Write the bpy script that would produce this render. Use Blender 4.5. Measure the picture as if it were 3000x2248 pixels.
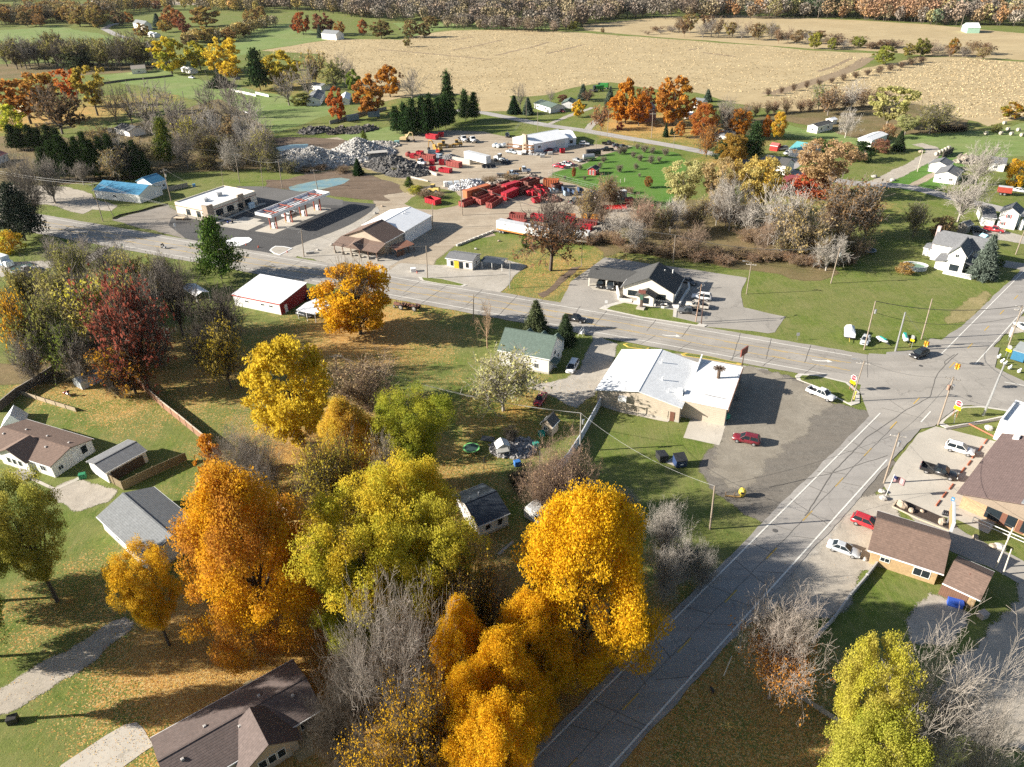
import bpy,math,random
import numpy as np
from mathutils import Matrix,Vector
R=math.radians
SC=bpy.context.scene
COL=SC.collection
for _o in list(SC.objects):bpy.data.objects.remove(_o)
CAM_H,PITCH,ROLL,FOC=80.0,R(31.388),R(-1.53),2136.0
_r,_u,_f=np.array([1.,0,0]),np.array([0,math.sin(PITCH),math.cos(PITCH)]),np.array([0,math.cos(PITCH),-math.sin(PITCH)])
_X=math.cos(ROLL)*_r+math.sin(ROLL)*_u
_Y=-math.sin(ROLL)*_r+math.cos(ROLL)*_u
cam_data=bpy.data.cameras.new('camera');cam=bpy.data.objects.new('camera',cam_data);COL.objects.link(cam)
cam_data.sensor_fit='HORIZONTAL';cam_data.sensor_width=36;cam_data.lens=36*FOC/3000
cam_data.clip_start=1;cam_data.clip_end=30000
_m=Matrix.Identity(4)
for i in range(3):
 _m[i][0],_m[i][1],_m[i][2]=_X[i],_Y[i],-_f[i]
_m[2][3]=CAM_H
cam.matrix_world=_m
SC.camera=cam
SUN_EL,SUN_AZ=R(23.5),R(183.0)
world=bpy.data.worlds.new('World');SC.world=world;world.use_nodes=True
wn=world.node_tree;bg=wn.nodes['Background']
sky=wn.nodes.new('ShaderNodeTexSky');sky.sky_type='NISHITA';sky.sun_disc=False
sky.sun_elevation=SUN_EL;sky.sun_rotation=R(90)-SUN_AZ
sky.dust_density=1.2
wn.links.new(sky.outputs[0],bg.inputs[0]);bg.inputs[1].default_value=0.052
sun_data=bpy.data.lights.new('sun','SUN');sun_data.energy=5.0;sun_data.angle=R(0.5);sun_data.color=(1,.93,.82)
sun=bpy.data.objects.new('sun',sun_data);COL.objects.link(sun)
_sd=Vector((math.cos(SUN_AZ)*math.cos(SUN_EL),math.sin(SUN_AZ)*math.cos(SUN_EL),math.sin(SUN_EL)))
sun.rotation_euler=_sd.to_track_quat('Z','Y').to_euler()
sun.location=(0,0,200)
SC.view_settings.view_transform='Standard';SC.view_settings.look='None'
SC.view_settings.exposure=1.4;SC.view_settings.gamma=1
SC.render.engine='CYCLES'
SC.cycles.max_bounces=6;SC.cycles.diffuse_bounces=3;SC.cycles.glossy_bounces=3;SC.cycles.transmission_bounces=4
SC.cycles.transparent_max_bounces=16
SC.cycles.sample_clamp_indirect=4;SC.cycles.use_denoising=False
def haze():
 mb=MB().box(-3500,3500,-120,8000,-1,95);m=bpy.data.materials.new('haze_air');m.use_nodes=True;nt=m.node_tree;nt.nodes.remove(nt.nodes['Principled BSDF'])
 vo=nt.nodes.new('ShaderNodeVolumePrincipled');vo.inputs['Color'].default_value=(.86,.90,.95,1);vo.inputs['Density'].default_value=HAZE;vo.inputs['Anisotropy'].default_value=0
 nt.links.new(vo.outputs[0],nt.nodes['Material Output'].inputs['Volume']);o=mb.build('haze',m,label='thin pale air over the whole valley',category='haze');o['kind']='stuff';o.display_type='WIRE'
HAZE=.000014
ZN={0:(0,0,1.3562),31:(300,480,.31646),32:(780,370,.22604),33:(1150,370,.15823),34:(1230,500,.15823),
 35:(1550,500,.18083),36:(1420,340,.19892),37:(2700,540,.19305),38:(2440,880,.25316)}
for _rr in range(4):
 for _cc in range(4):
  ZN[{0:1,1:5,2:11,3:15}[_rr]+_cc]=(750*_cc,562*_rr,.33906)
def ray(k,x,y):
 zx,zy,s=ZN[k]
 X,Y=(zx+x*s-1500)/FOC,-(zy+y*s-1124)/FOC
 return _X*X+_Y*Y+_f
def P(k,x,y,z=0.0):
 d=ray(k,x,y);t=(z-CAM_H)/d[2]
 return np.array([d[0]*t,d[1]*t,z])
def height_at(base,k,x,y):
 """height of a plumb point over a ground place, seen at a photo point"""
 d=ray(k,x,y)
 return CAM_H+d[2]*np.hypot(base[0],base[1])/np.hypot(d[0],d[1])
def slope(v):return math.atan2(v[1],v[0])
class MB:
 def __init__(s):s.v=[];s.f=[];s.m=[]
 def add(s,vs,fs,m=0):
  n=len(s.v);s.v += [tuple(map(float,q)) for q in vs]
  s.f += [tuple(n+i for i in f) for f in fs];s.m += [m]*len(fs);return s
 def box(s,x0,x1,y0,y1,z0,z1,m=0,bev=0,rz=0,at=(0,0)):
  vs=[(x,y,z) for z in (z0,z1) for x,y in ((x0,y0),(x1,y0),(x1,y1),(x0,y1))]
  if bev:
   b=bev
   vs=[(x0,y0,z0),(x1,y0,z0),(x1,y1,z0),(x0,y1,z0),(x0,y0,z1-b),(x1,y0,z1-b),(x1,y1,z1-b),(x0,y1,z1-b),
 (x0+b,y0+b,z1),(x1-b,y0+b,z1),(x1-b,y1-b,z1),(x0+b,y1-b,z1)]
   fs=[(3,2,1,0),(8,9,10,11)]+[(i+o,(i+1)%4+o,(i+1)%4+4+o,i+4+o) for o in (0,4) for i in range(4)]
  else:
   fs=[(3,2,1,0),(4,5,6,7),(0,1,5,4),(1,2,6,5),(2,3,7,6),(3,0,4,7)]
  if rz or at != (0,0):
   c,n=math.cos(rz),math.sin(rz)
   vs=[(at[0]+c*x-n*y,at[1]+n*x+c*y,z) for x,y,z in vs]
  return s.add(vs,fs,m)
 def prism(s,prof,y0,y1,m=0,axis='y',cap=True):
  """a profile in (x,z) swept along y (or (y,z) along x)"""
  n=len(prof)
  vs=[((a,y0,b) if axis == 'y' else (y0,a,b)) for a,b in prof]+[((a,y1,b) if axis == 'y' else (y1,a,b)) for a,b in prof]
  fs=[(i,(i+1)%n,(i+1)%n+n,i+n) for i in range(n)]
  if cap:fs += [tuple(range(n))[::-1],tuple(range(n,2*n))]
  return s.add(vs,fs,m)
 def tube(s,pts,rad,n=6,m=0,cap=True):
  pts=[np.array(p,float) for p in pts]
  if not hasattr(rad,'__len__'):rad=[rad]*len(pts)
  rings=[]
  for i,p in enumerate(pts):
   d=pts[min(i+1,len(pts)-1)]-pts[max(i-1,0)];d=d/(np.linalg.norm(d)+1e-9)
   a=np.cross(d,(0,0,1)) if abs(d[2])<.95 else np.cross(d,(1,0,0))
   a /= np.linalg.norm(a);b=np.cross(d,a)
   rings.append([p+rad[i]*(math.cos(t)*a+math.sin(t)*b) for t in [2*math.pi*k/n for k in range(n)]])
  vs=[q for r in rings for q in r]
  fs=[(i*n+k,i*n+(k+1)%n,(i+1)*n+(k+1)%n,(i+1)*n+k) for i in range(len(pts)-1) for k in range(n)]
  if cap:fs += [tuple(range(n))[::-1],tuple((len(pts)-1)*n+k for k in range(n))]
  return s.add(vs,fs,m)
 def cyl(s,x,y,z0,z1,r0,r1=None,n=12,m=0):return s.tube([(x,y,z0),(x,y,z1)],[r0,r0 if r1 is None else r1],n,m)
 def lathe(s,prof,c,axis=(0,0,1),n=14,m=0):
  ax=np.array(axis,float);a=np.cross(ax,(0,0,1)) if abs(ax[2])<.9 else np.array([1.,0,0])
  a /= np.linalg.norm(a);b=np.cross(ax,a);c=np.array(c,float)
  vs=[c+ax*h+r*(math.cos(2*math.pi*k/n)*a+math.sin(2*math.pi*k/n)*b) for r,h in prof for k in range(n)]
  fs=[(i*n+k,i*n+(k+1)%n,(i+1)*n+(k+1)%n,(i+1)*n+k) for i in range(len(prof)-1) for k in range(n)]
  fs += [tuple(range(n))[::-1],tuple((len(prof)-1)*n+k for k in range(n))]
  return s.add(vs,fs,m)
 def rock(s,c,rx,ry,rz,seed=0,m=0,nu=9,nv=6):
  rd=random.Random(seed);vs=[]
  for j in range(nv+1):
   t=math.pi*j/nv
   for i in range(nu):
    p=2*math.pi*i/nu;q=1+rd.uniform(-.16,.16)
    vs.append((c[0]+rx*q*math.sin(t)*math.cos(p),c[1]+ry*q*math.sin(t)*math.sin(p),c[2]+rz*q*math.cos(t)))
  fs=[(j*nu+i,j*nu+(i+1)%nu,(j+1)*nu+(i+1)%nu,(j+1)*nu+i) for j in range(nv) for i in range(nu)]
  return s.add(vs,fs,m)
 def build(s,name,mats,parent=None,loc=None,rz=0,smooth=False,**tags):
  me=bpy.data.meshes.new(name);me.from_pydata(s.v,[],s.f)
  if not isinstance(mats,(list,tuple)):mats=[mats]
  for q in mats:me.materials.append(q)
  if len(mats)>1:me.polygons.foreach_set('material_index',s.m)
  if smooth:me.polygons.foreach_set('use_smooth',[True]*len(s.f))
  me.update()
  o=bpy.data.objects.new(name,me);COL.objects.link(o)
  if parent is not None:o.parent=parent
  if loc is not None:o.location=loc
  if rz:o.rotation_euler=(0,0,rz)
  for k,q in tags.items():
   if q is not None:o[k]=q
  return o
def empty(name,label,cat,loc=(0,0,0),rz=0,group=None):
 o=bpy.data.objects.new(name,None);COL.objects.link(o)
 o.location=loc;o.rotation_euler=(0,0,rz);o['label']=label;o['category']=cat;o.empty_display_size=.2
 if group:o['group']=group
 return o
KIDS={}
def kids(o):
 if o.name not in KIDS:KIDS[o.name]=[c for c in bpy.data.objects if c.parent == o]
 return KIDS[o.name]
def copy_tree(o,loc=None,rz=None,label=None,group=None,color=None,scale=None,parent=None):
 c=o.copy();COL.objects.link(c)
 if parent is not None:c.parent=parent
 if loc is not None:c.location=loc
 if rz is not None:c.rotation_euler=(0,0,rz)
 if scale is not None:c.scale=scale
 if label:c['label']=label
 if group:c['group']=group
 if color is not None:c.color=(*color,1)
 for ch in kids(o):copy_tree(ch,color=color,parent=c)
 return c
MATS={}
def nodes(name):
 m=bpy.data.materials.new(name);m.use_nodes=True
 nt=m.node_tree;return m,nt,nt.nodes['Principled BSDF'],nt.nodes,nt.links
def mix(nt,fac,a,b,mode='MIX'):
 n=nt.nodes.new('ShaderNodeMix');n.data_type='RGBA';n.blend_type=mode
 for i,v in ((0,fac),(6,a),(7,b)):
  if hasattr(v,'is_output'):nt.links.new(v,n.inputs[i])
  elif i == 0:n.inputs[0].default_value=v
  else:n.inputs[i].default_value=(*v,1) if len(v)== 3 else v
 return n.outputs[2]
def noise(nt,scale,vec=None,detail=4,rough=.6,dist=0):
 n=nt.nodes.new('ShaderNodeTexNoise');n.inputs['Scale'].default_value=scale;n.inputs['Detail'].default_value=detail
 n.inputs['Roughness'].default_value=rough;n.inputs['Distortion'].default_value=dist
 if vec is not None:nt.links.new(vec,n.inputs['Vector'])
 return n.outputs[0]
def ramp(nt,fac,lo,hi,a=0.,b=1.):
 n=nt.nodes.new('ShaderNodeMapRange');n.inputs[1].default_value=lo;n.inputs[2].default_value=hi
 n.inputs[3].default_value=a;n.inputs[4].default_value=b;n.clamp=True
 nt.links.new(fac,n.inputs[0]);return n.outputs[0]
def coords(nt,kind='Object',scale=None,rot=0):
 t=nt.nodes.new('ShaderNodeTexCoord')
 if kind == 'World':v=nt.nodes.new('ShaderNodeNewGeometry').outputs['Position']
 else:v=t.outputs[kind]
 if scale is not None or rot:
  mp=nt.nodes.new('ShaderNodeMapping');nt.links.new(v,mp.inputs[0])
  if scale is not None:mp.inputs['Scale'].default_value=scale
  mp.inputs['Rotation'].default_value=(0,0,rot);v=mp.outputs[0]
 return v
def math_(nt,op,a,b=None):
 n=nt.nodes.new('ShaderNodeMath');n.operation=op
 for i,v in ((0,a),(1,b)):
  if v is None:continue
  if hasattr(v,'is_output'):nt.links.new(v,n.inputs[i])
  else:n.inputs[i].default_value=v
 return n.outputs[0]
def bump(nt,b,h,strength=.4,dist=.05):
 n=nt.nodes.new('ShaderNodeBump');n.inputs['Strength'].default_value=strength;n.inputs['Distance'].default_value=dist
 nt.links.new(h,n.inputs['Height']);nt.links.new(n.outputs[0],b.inputs['Normal'])
def M(name,col=(.5,.5,.5),rough=.7,var=.18,scale=1.2,metal=0,kind='Object',col2=None,spec=.4,stripes=None,fine=0,obcol=False,bmp=0):
 """plain surface: base colour broken up by two noises; stripes = (axis, per metre, depth) for ribs, siding, shingles"""
 if name in MATS:return MATS[name]
 m,nt,b,N,L=nodes(name)
 v=coords(nt,kind)
 n1=noise(nt,scale,v,5,.65);n2=noise(nt,scale*.13+.03,v,3)
 base=col
 if obcol:
  oi=N.new('ShaderNodeObjectInfo');base=oi.outputs['Color']
 dark=[c*(1-var) for c in (col2 or col)]; 
 if obcol:
  c=mix(nt,ramp(nt,n1,.35,.75,0,var),base,(.05,.045,.04))
 else:
  c=mix(nt,ramp(nt,n1,.3,.7),dark,[min(1,q*(1+var*.5)) for q in col])
  c=mix(nt,ramp(nt,n2,.35,.65,0,min(1,var*1.6)),c,[q*.75 for q in (col2 or col)])
 if fine:
  wn_=N.new('ShaderNodeTexWhiteNoise');sn=N.new('ShaderNodeVectorMath');sn.operation='SNAP'
  L.new(v,sn.inputs[0]);sn.inputs[1].default_value=(fine,fine,fine);L.new(sn.outputs[0],wn_.inputs[0])
  c=mix(nt,math_(nt,'MULTIPLY',wn_.outputs[0],.5),c,[q*.55 for q in col])
 if stripes:
  ax,per,dep=stripes
  sp=N.new('ShaderNodeSeparateXYZ');L.new(v,sp.inputs[0])
  q=math_(nt,'MULTIPLY',sp.outputs['XYZ'.index(ax)],per);fr=math_(nt,'FRACT',q)
  line=ramp(nt,math_(nt,'ABSOLUTE',math_(nt,'SUBTRACT',fr,.5)),.36,.47)
  c=mix(nt,math_(nt,'MULTIPLY',line,dep),c,[q_*.45 for q_ in col])
  bump(nt,b,line,.5,-.03)
 elif bmp:bump(nt,b,n1,.5,bmp)
 L.new(c,b.inputs['Base Color'])
 b.inputs['Roughness'].default_value=rough;b.inputs['Metallic'].default_value=metal;b.inputs['Specular IOR Level'].default_value=spec
 MATS[name]=m;return m
def MG(name='glass',col=(.02,.028,.035)):
 if name in MATS:return MATS[name]
 m=M(name,col,.25,.3,3,spec=.3);return m
WHITE=M('white_paint',(.78,.78,.77),.5,.06,.8)
DARK=M('dark_metal',(.035,.035,.038),.45,.3)
STEEL=M('galvanised_steel',(.45,.46,.47),.4,.15,3,metal=.6)
WOOD=M('weathered_wood',(.27,.19,.12),.85,.3,2)
POLEW=M('pole_timber',(.30,.245,.19),.9,.25,2)
CONC=M('concrete',(.50,.465,.40),.85,.16,.8,kind='World',fine=.12)
KERB=M('kerb_concrete',(.52,.49,.44),.85,.18,1.5)
BLACK=M('black_rubber',(.018,.018,.018),.8,.2)
GLASS=MG()
SIDING=M('white_siding',(.76,.75,.72),.6,.08,1,stripes=('Z',5,.28))
TRIMW=M('white_trim',(.80,.80,.79),.5,.04)
RED=M('red_paint',(.52,.035,.03),.5,.25,1.2)
# ================================================================ the ground and everything flat on it
LITTER=[]
def m_grass():
 m,nt,b,N,L=nodes('grass')
 v=coords(nt,'World')
 n1=noise(nt,.9,v,6,.75);n2=noise(nt,.045,v,4,.6);n3=noise(nt,5.0,v,3,.8);n4=noise(nt,.16,v,5,.6)
 c=mix(nt,ramp(nt,n1,.3,.72),(.07,.115,.016),(.19,.23,.05))
 c=mix(nt,ramp(nt,n4,.44,.66,0,.6),c,(.215,.215,.085))
 c=mix(nt,ramp(nt,n2,.40,.68,0,.75),c,(.20,.19,.075))
 c=mix(nt,ramp(nt,n3,.35,.75,0,.55),c,(.06,.085,.018))
 n5=noise(nt,.33,v,6,.7,1.2);c=mix(nt,ramp(nt,n5,.52,.70,0,.55),c,(.05,.10,.014));n6=noise(nt,1.5,coords(nt,'World',(1,.12,1),.5),4,.7)
 c=mix(nt,ramp(nt,n6,.48,.7,0,.5),c,(.22,.20,.08))
 at=N.new('ShaderNodeAttribute');at.attribute_name='litter'
 vo=N.new('ShaderNodeTexVoronoi');vo.inputs['Scale'].default_value=6.5;L.new(v,vo.inputs['Vector'])
 sp=N.new('ShaderNodeSeparateColor');L.new(vo.outputs['Color'],sp.inputs[0])
 thick=math_(nt,'ADD',math_(nt,'MULTIPLY',at.outputs['Fac'],1.3),ramp(nt,n4,.35,.65,-.28,.18))
 on=math_(nt,'LESS_THAN',sp.outputs[0],thick)
 leafc=mix(nt,sp.outputs[1],(.46,.27,.07),(.30,.15,.05))
 leafc=mix(nt,ramp(nt,sp.outputs[2],.6,.9),leafc,(.48,.36,.16))
 c=mix(nt,math_(nt,'MULTIPLY',on,ramp(nt,at.outputs['Fac'],.02,.12)),c,leafc)
 at2=N.new('ShaderNodeAttribute');at2.attribute_name='brush'
 bn=mix(nt,ramp(nt,n1,.3,.7),(.10,.065,.035),(.25,.18,.10))
 bn=mix(nt,ramp(nt,n4,.45,.6),bn,(.14,.13,.05))
 c=mix(nt,math_(nt,'MULTIPLY',at2.outputs['Fac'],ramp(nt,n4,.3,.55,.35,1)),c,bn)
 L.new(c,b.inputs['Base Color']);b.inputs['Roughness'].default_value=.95;b.inputs['Specular IOR Level'].default_value=.12
 bump(nt,b,math_(nt,'ADD',n1,n3),.55,.12)
 return m
GRASS=m_grass()
def m_loose(name,a,bcol,c3,scale=1.,track=None,roughn=.95,patch=.5,bmp=.06,det=6):
 """gravel, soil, stubble: three colours in patches of several sizes, with wheel tracks along a direction"""
 m,nt,b,N,L=nodes(name)
 v=coords(nt,'World')
 n1=noise(nt,2.2*scale,v,det,.8);n2=noise(nt,.11*scale,v,5,.6);n3=noise(nt,.5*scale,v,5,.7,.6)
 c=mix(nt,ramp(nt,n1,.32,.7),a,bcol)
 c=mix(nt,ramp(nt,n2,.42,.64,0,patch),c,c3)
 c=mix(nt,ramp(nt,n3,.40,.68,0,.45),c,[q*.62 for q in a])
 if track is not None:
  vt=coords(nt,'World',(.035,.6,1),track)
  n4=noise(nt,1,vt,4,.55,1.0)
  c=mix(nt,ramp(nt,n4,.47,.62,0,.65),c,c3)
 L.new(c,b.inputs['Base Color']);b.inputs['Roughness'].default_value=roughn;b.inputs['Specular IOR Level'].default_value=.15
 fr=N.new('ShaderNodeAttribute');fr.attribute_name='fray';nf=ramp(nt,noise(nt,3.6,v,6,.85),.34,.66)
 L.new(math_(nt,'SUBTRACT',1,math_(nt,'LESS_THAN',nf,math_(nt,'SUBTRACT',fr.outputs['Fac'],.02))),b.inputs['Alpha'])
 bump(nt,b,n1,.6,bmp);return m
def m_road(name,col,crack=.14,dark=.45,lanes=None,fine=1.6,spec=.3,thr=.022):
 m,nt,b,N,L=nodes(name)
 v=coords(nt,'World')
 n1=noise(nt,fine,v,6,.8);n2=noise(nt,.09,v,4,.6);nd=N.new('ShaderNodeTexNoise');nd.inputs['Scale'].default_value=.5;nd.inputs['Detail'].default_value=5
 L.new(v,nd.inputs['Vector'])
 c=mix(nt,ramp(nt,n1,.3,.7),[q*.87 for q in col],[q*1.08 for q in col])
 c=mix(nt,ramp(nt,n2,.38,.62,0,.8),c,[q*.78 for q in col])
 if crack:
  w=N.new('ShaderNodeMix');w.data_type='VECTOR';w.inputs[0].default_value=.09
  vs=N.new('ShaderNodeVectorMath');vs.operation='MULTIPLY_ADD'
  L.new(nd.outputs['Color'],vs.inputs[0]);vs.inputs[1].default_value=(5,5,0);L.new(v,vs.inputs[2])
  vo=N.new('ShaderNodeTexVoronoi');vo.feature='DISTANCE_TO_EDGE';vo.inputs['Scale'].default_value=crack
  L.new(vs.outputs[0],vo.inputs['Vector'])
  ck=ramp(nt,vo.outputs['Distance'],0,thr,1,0)
  ck=math_(nt,'MULTIPLY',ck,ramp(nt,n2,.3,.6,.15,1))
  c=mix(nt,math_(nt,'MULTIPLY',ck,.42),c,[q*dark*.5 for q in col])
 if lanes is not None:
  vl=coords(nt,'World',(.012,.42,1),lanes)
  n4=noise(nt,1,vl,3,.5)
  c=mix(nt,ramp(nt,n4,.48,.62,0,.6),c,[q*.70 for q in col])
 L.new(c,b.inputs['Base Color']);b.inputs['Roughness'].default_value=.85;b.inputs['Specular IOR Level'].default_value=spec
 bump(nt,b,n1,.3,.02);return m
ROADANG=R(-25.4);SIDEANG=R(44.2)
ASPH=m_road('road_asphalt',(.34,.315,.28),.10,lanes=-ROADANG,thr=.014)
ASPH2=m_road('side_road_asphalt',(.33,.31,.285),.11,lanes=-SIDEANG,thr=.014)
LANE=m_road('country_road_asphalt',(.36,.34,.32),0)
LOT=m_road('parking_asphalt',(.33,.305,.27),.15,thr=.014)
FADED=m_loose('faded_lot',(.23,.205,.165),(.31,.28,.23),(.19,.165,.13),1.3)
NEWASPH=m_road('new_asphalt',(.075,.073,.072),0,spec=.35)
DUSTY=m_road('dusty_asphalt',(.13,.125,.12),0)
PAD=m_road('concrete_pad',(.48,.44,.375),.17,.6,thr=.012)
OLDLOT=m_loose('worn_asphalt_lot',(.13,.117,.10),(.23,.21,.18),(.175,.155,.13),1.6,R(40))
GRAVEL=m_loose('gravel',(.37,.34,.295),(.46,.425,.37),(.29,.26,.21),1.2)
PALEGR=m_loose('pale_gravel',(.37,.33,.275),(.46,.415,.35),(.30,.26,.205),1.2)
DIRT=m_loose('yard_dirt',(.36,.30,.225),(.45,.385,.295),(.27,.215,.155),1,R(40))
SOIL=m_loose('bare_soil',(.14,.10,.07),(.22,.165,.12),(.11,.08,.058),1,R(70))
DRYSOIL=m_loose('dark_gravel',(.24,.215,.185),(.31,.28,.245),(.19,.16,.13),1)
CORNG=m_loose('corn_stubble_ground',(.41,.325,.185),(.46,.37,.22),(.345,.265,.145),.16,R(-65),patch=.6,bmp=.03,det=1)
LAWN=m_loose('mown_lawn',(.065,.155,.022),(.10,.205,.034),(.115,.19,.045),.8,R(12),patch=.5,bmp=.05)
MEADOW=m_loose('pasture',(.13,.20,.05),(.18,.25,.075),(.22,.24,.10),.25,R(10),patch=.6,bmp=.05)
DRYGR=m_loose('dry_grass',(.24,.20,.09),(.36,.30,.15),(.16,.16,.055),.8,patch=.6,bmp=.15)
FLOOR=m_loose('leaf_strewn_floor',(.15,.11,.055),(.25,.19,.10),(.10,.105,.035),.6,patch=.6,bmp=.2)
rng=random.Random(7)
def jag(pts,amp,step=1.2,seed=1):
 rd=random.Random(seed);out=[];n=len(pts)
 for i in range(n):
  a,b=np.array(pts[i][:2]),np.array(pts[(i+1)%n][:2]);l=np.linalg.norm(b-a)
  k=max(1,int(l/step));nn=np.array([-(b-a)[1],(b-a)[0]])/(l+1e-9);q=0
  for j in range(k):
   q=.6*q+rd.uniform(-amp,amp)
   out.append(a+(b-a)*j/k+nn*(q if j else 0))
 return out
LEVEL=[0,0];ZM=.105
def sheet(name,pts,mat,z,jit=0,step=1.2,kind='structure',thick=0):
 LEVEL[z >= ZM]+= 1
 z += (LEVEL[1]%60)*.00016 if z >= ZM else LEVEL[0]*.0003*(not thick and z<.085)+LEVEL[0]*.0001*(.085<z<ZM)
 p=[q if hasattr(q,'shape') else P(*q) for q in pts]
 p=[np.array(q[:2]) for q in p]
 if sum(a[0]*b[1]-a[1]*b[0] for a,b in zip(p,p[1:]+p[:1]))<0:p=p[::-1]
 if jit:p=jag(p,jit,step,len(name)+int(abs(p[0][0])))
 mb=MB();n=len(p);vs=[(q[0],q[1],z) for q in p]
 if thick:
  vs += [(q[0],q[1],z-thick) for q in p]
  mb.add(vs,[tuple(range(n))]+[(i+n,(i+1)%n+n,(i+1)%n,i) for i in range(n)])
 elif jit >= .2:
  q=np.array(p);e=np.roll(q,-3,0)-np.roll(q,3,0);e /= np.linalg.norm(e,axis=1)[:,None]+1e-6;w=min(1.4,.3+jit*1.2)*(.4 if z>.085 else 1)
  q0=q-np.c_[-e[:,1],e[:,0]]*w;rj=random.Random(n)
  mb.add([(a[0],a[1],z) for a in q]+[(a[0],a[1],z-rj.uniform(.003,.008)) for a in q0],[tuple(range(n))]+[(i+n,(i+1)%n+n,(i+1)%n,i) for i in range(n)])
  o=mb.build(name,mat,kind=kind);at=o.data.attributes.new('fray','FLOAT','POINT');at.data.foreach_set('value',[.1]*n+[1.]*n);return o
 else:mb.add(vs,[tuple(range(n))])
 return mb.build(name,mat,kind=kind)
def D(*l,k=0):return [(k,a,b) for a,b in zip(l[::2],l[1::2])]
def strip(name,pts,w,mat,z,jit=0):
 """a ribbon of constant width along places"""
 p=[np.array((q if hasattr(q,'shape') else P(*q))[:2]) for q in pts];lo,hi=[],[]
 for i in range(len(p)):
  d=p[min(i+1,len(p)-1)]-p[max(i-1,0)];d /= np.linalg.norm(d);n=np.array([-d[1],d[0]])
  lo.append(p[i]-n*w/2);hi.append(p[i]+n*w/2)
 return sheet(name,lo+hi[::-1],mat,z,jit)
MD=np.array([math.cos(ROADANG),math.sin(ROADANG)]);MN=np.array([-MD[1],MD[0]]);MC=MN*152.3
SD=np.array([math.cos(SIDEANG),math.sin(SIDEANG)]);SN=np.array([-SD[1],SD[0]]);SCN=SN*30.6
def mp(s,o):return MC+MD*s+MN*o
def sp_(s,o):return SCN+SD*s+SN*o
XS=np.linalg.solve(np.array([MD,-SD]).T,SCN-MC)
SX,TX=XS[0],XS[1]
Z1,Z2,Z3,Z4=.010,.020,.030,.040
def rect4(f,s0,s1,o0,o1):return [f(s0,o0),f(s1,o0),f(s1,o1),f(s0,o1)]
sheet('main_road',[mp(s,o) for s,o in ((-330,-7.4),(-60,-7.2),(40,-7.0),(SX+60,-7),(SX+60,7),(40,7.2),(-60,7),(-330,7))],ASPH,.092,.12)
sheet('side_road',[sp_(s,o) for s,o in ((-20,-4.1),(TX-16,-4.2),(TX+3,-7),(TX+3,7),(TX-16,4.4),(-20,4.1))],ASPH2,.088,.12)
sheet('side_road',[sp_(s,o) for s,o in ((TX,-14),(TX+13,-5),(TX+20,-4.3),(TX+95,-4),(TX+95,3.6),(TX+30,4.2),(TX+14,6),(TX+6,12),(TX,10))],ASPH2,.088,.12)
sheet('junction_apron',[P(14,880,300),P(14,790,60),P(8,870,1400),P(8,1250,1420),P(8,1400,1270),P(8,2000,1350),P(8,1960,1520),P(8,2212,1640),P(14,2212,170),P(14,1650,195),P(14,1480,330),P(14,1440,370),P(14,1150,420)],ASPH,.0945,.06)
WLINE=M('white_road_paint',(.74,.72,.66),.8,.2,4,fine=.15)
YLINE=M('yellow_road_paint',(.60,.40,.09),.8,.25,4,fine=.15)
def line(name,f,segs,o,w,mat):
 for a,b in segs:sheet(name,rect4(f,a,b,o-w/2,o+w/2),mat,ZM)
gw=16
line('lane_marking',mp,[(-330,SX-gw),(SX+13,SX+60)],5.15,.2,WLINE)
line('lane_marking',mp,[(-330,SX-gw-4),(SX+17,SX+60)],-5.15,.2,WLINE)
for o in (1.75,-1.75):line('lane_marking',mp,[(-330,SX-gw),(SX+16,SX+60)],o,.16,YLINE)
for o in (1.4,-1.4):
 line('lane_marking',mp,[(a,a+3) for a in np.arange(-250,SX-20,11)],o,.14,YLINE)
line('lane_marking',sp_,[(-20,TX-19)],3.3,.22,WLINE)
line('lane_marking',sp_,[(-20,TX-33),(TX-17,TX-12)],-3.45,.24,WLINE)
line('lane_marking',sp_,[(TX+13,TX+95)],3.0,.2,WLINE)
line('lane_marking',sp_,[(TX+13,TX+95)],-3.7,.2,WLINE)
line('lane_marking',sp_,[(a,a+3.2) for a in np.arange(TX-11.5,-20,-11.6)],-.1,.2,YLINE)
line('lane_marking',sp_,[(a,a+3.2) for a in np.arange(TX+8,TX+95,11.6)],-.3,.2,YLINE)
def arrow(c):
 a=[(-2.2,-.5),(-2.2,-.3),(-.9,-.25),(.2,.05),(.9,.35),(1.0,.75),(2.2,.1),(1.1,-.35),(1.0,-.02),(.3,-.3),(-.9,-.55)]
 sheet('turn_arrow',[np.array(c[:2])+MD*x*.95+MN*y*1.2 for x,y in a],WLINE,ZM)
arrow(P(7,1380,1245));arrow(P(8,470,1462))
TAR=M('tar_seal',(.15,.138,.122),.7,.3)
def crack(pts,w=.09):
 q=[np.array(a[:2]) for a in pts];out=[]
 for a,b in zip(q,q[1:]):
  k=max(2,int(np.linalg.norm(b-a)/1.3))
  out += [a+(b-a)*j/k+np.array([rng.uniform(-.08,.08),rng.uniform(-.08,.08)]) for j in range(k)]
 strip('tar_seam',out+[q[-1]],w,TAR,ZM+.004)
for a in np.arange(-150,SX-14,9.4):
 aa=a+rng.uniform(-2.5,2.5);o=rng.choice([-1,1])
 crack([mp(aa,6.9),mp(aa+rng.uniform(-.8,.8),rng.choice([-6.9,0,-1.8,-3.4]))],rng.uniform(.05,.11))
 if rng.random()<.35:crack([mp(aa,-6.9),mp(aa+2,-1.7)],.07)
crack([mp(-160,3.4),mp(-60,3.5),mp(10,3.3),mp(SX-10,3.5)],.08);crack([mp(-90,-3.4),mp(-10,-3.5),mp(SX-14,-3.3)],.07)
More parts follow.
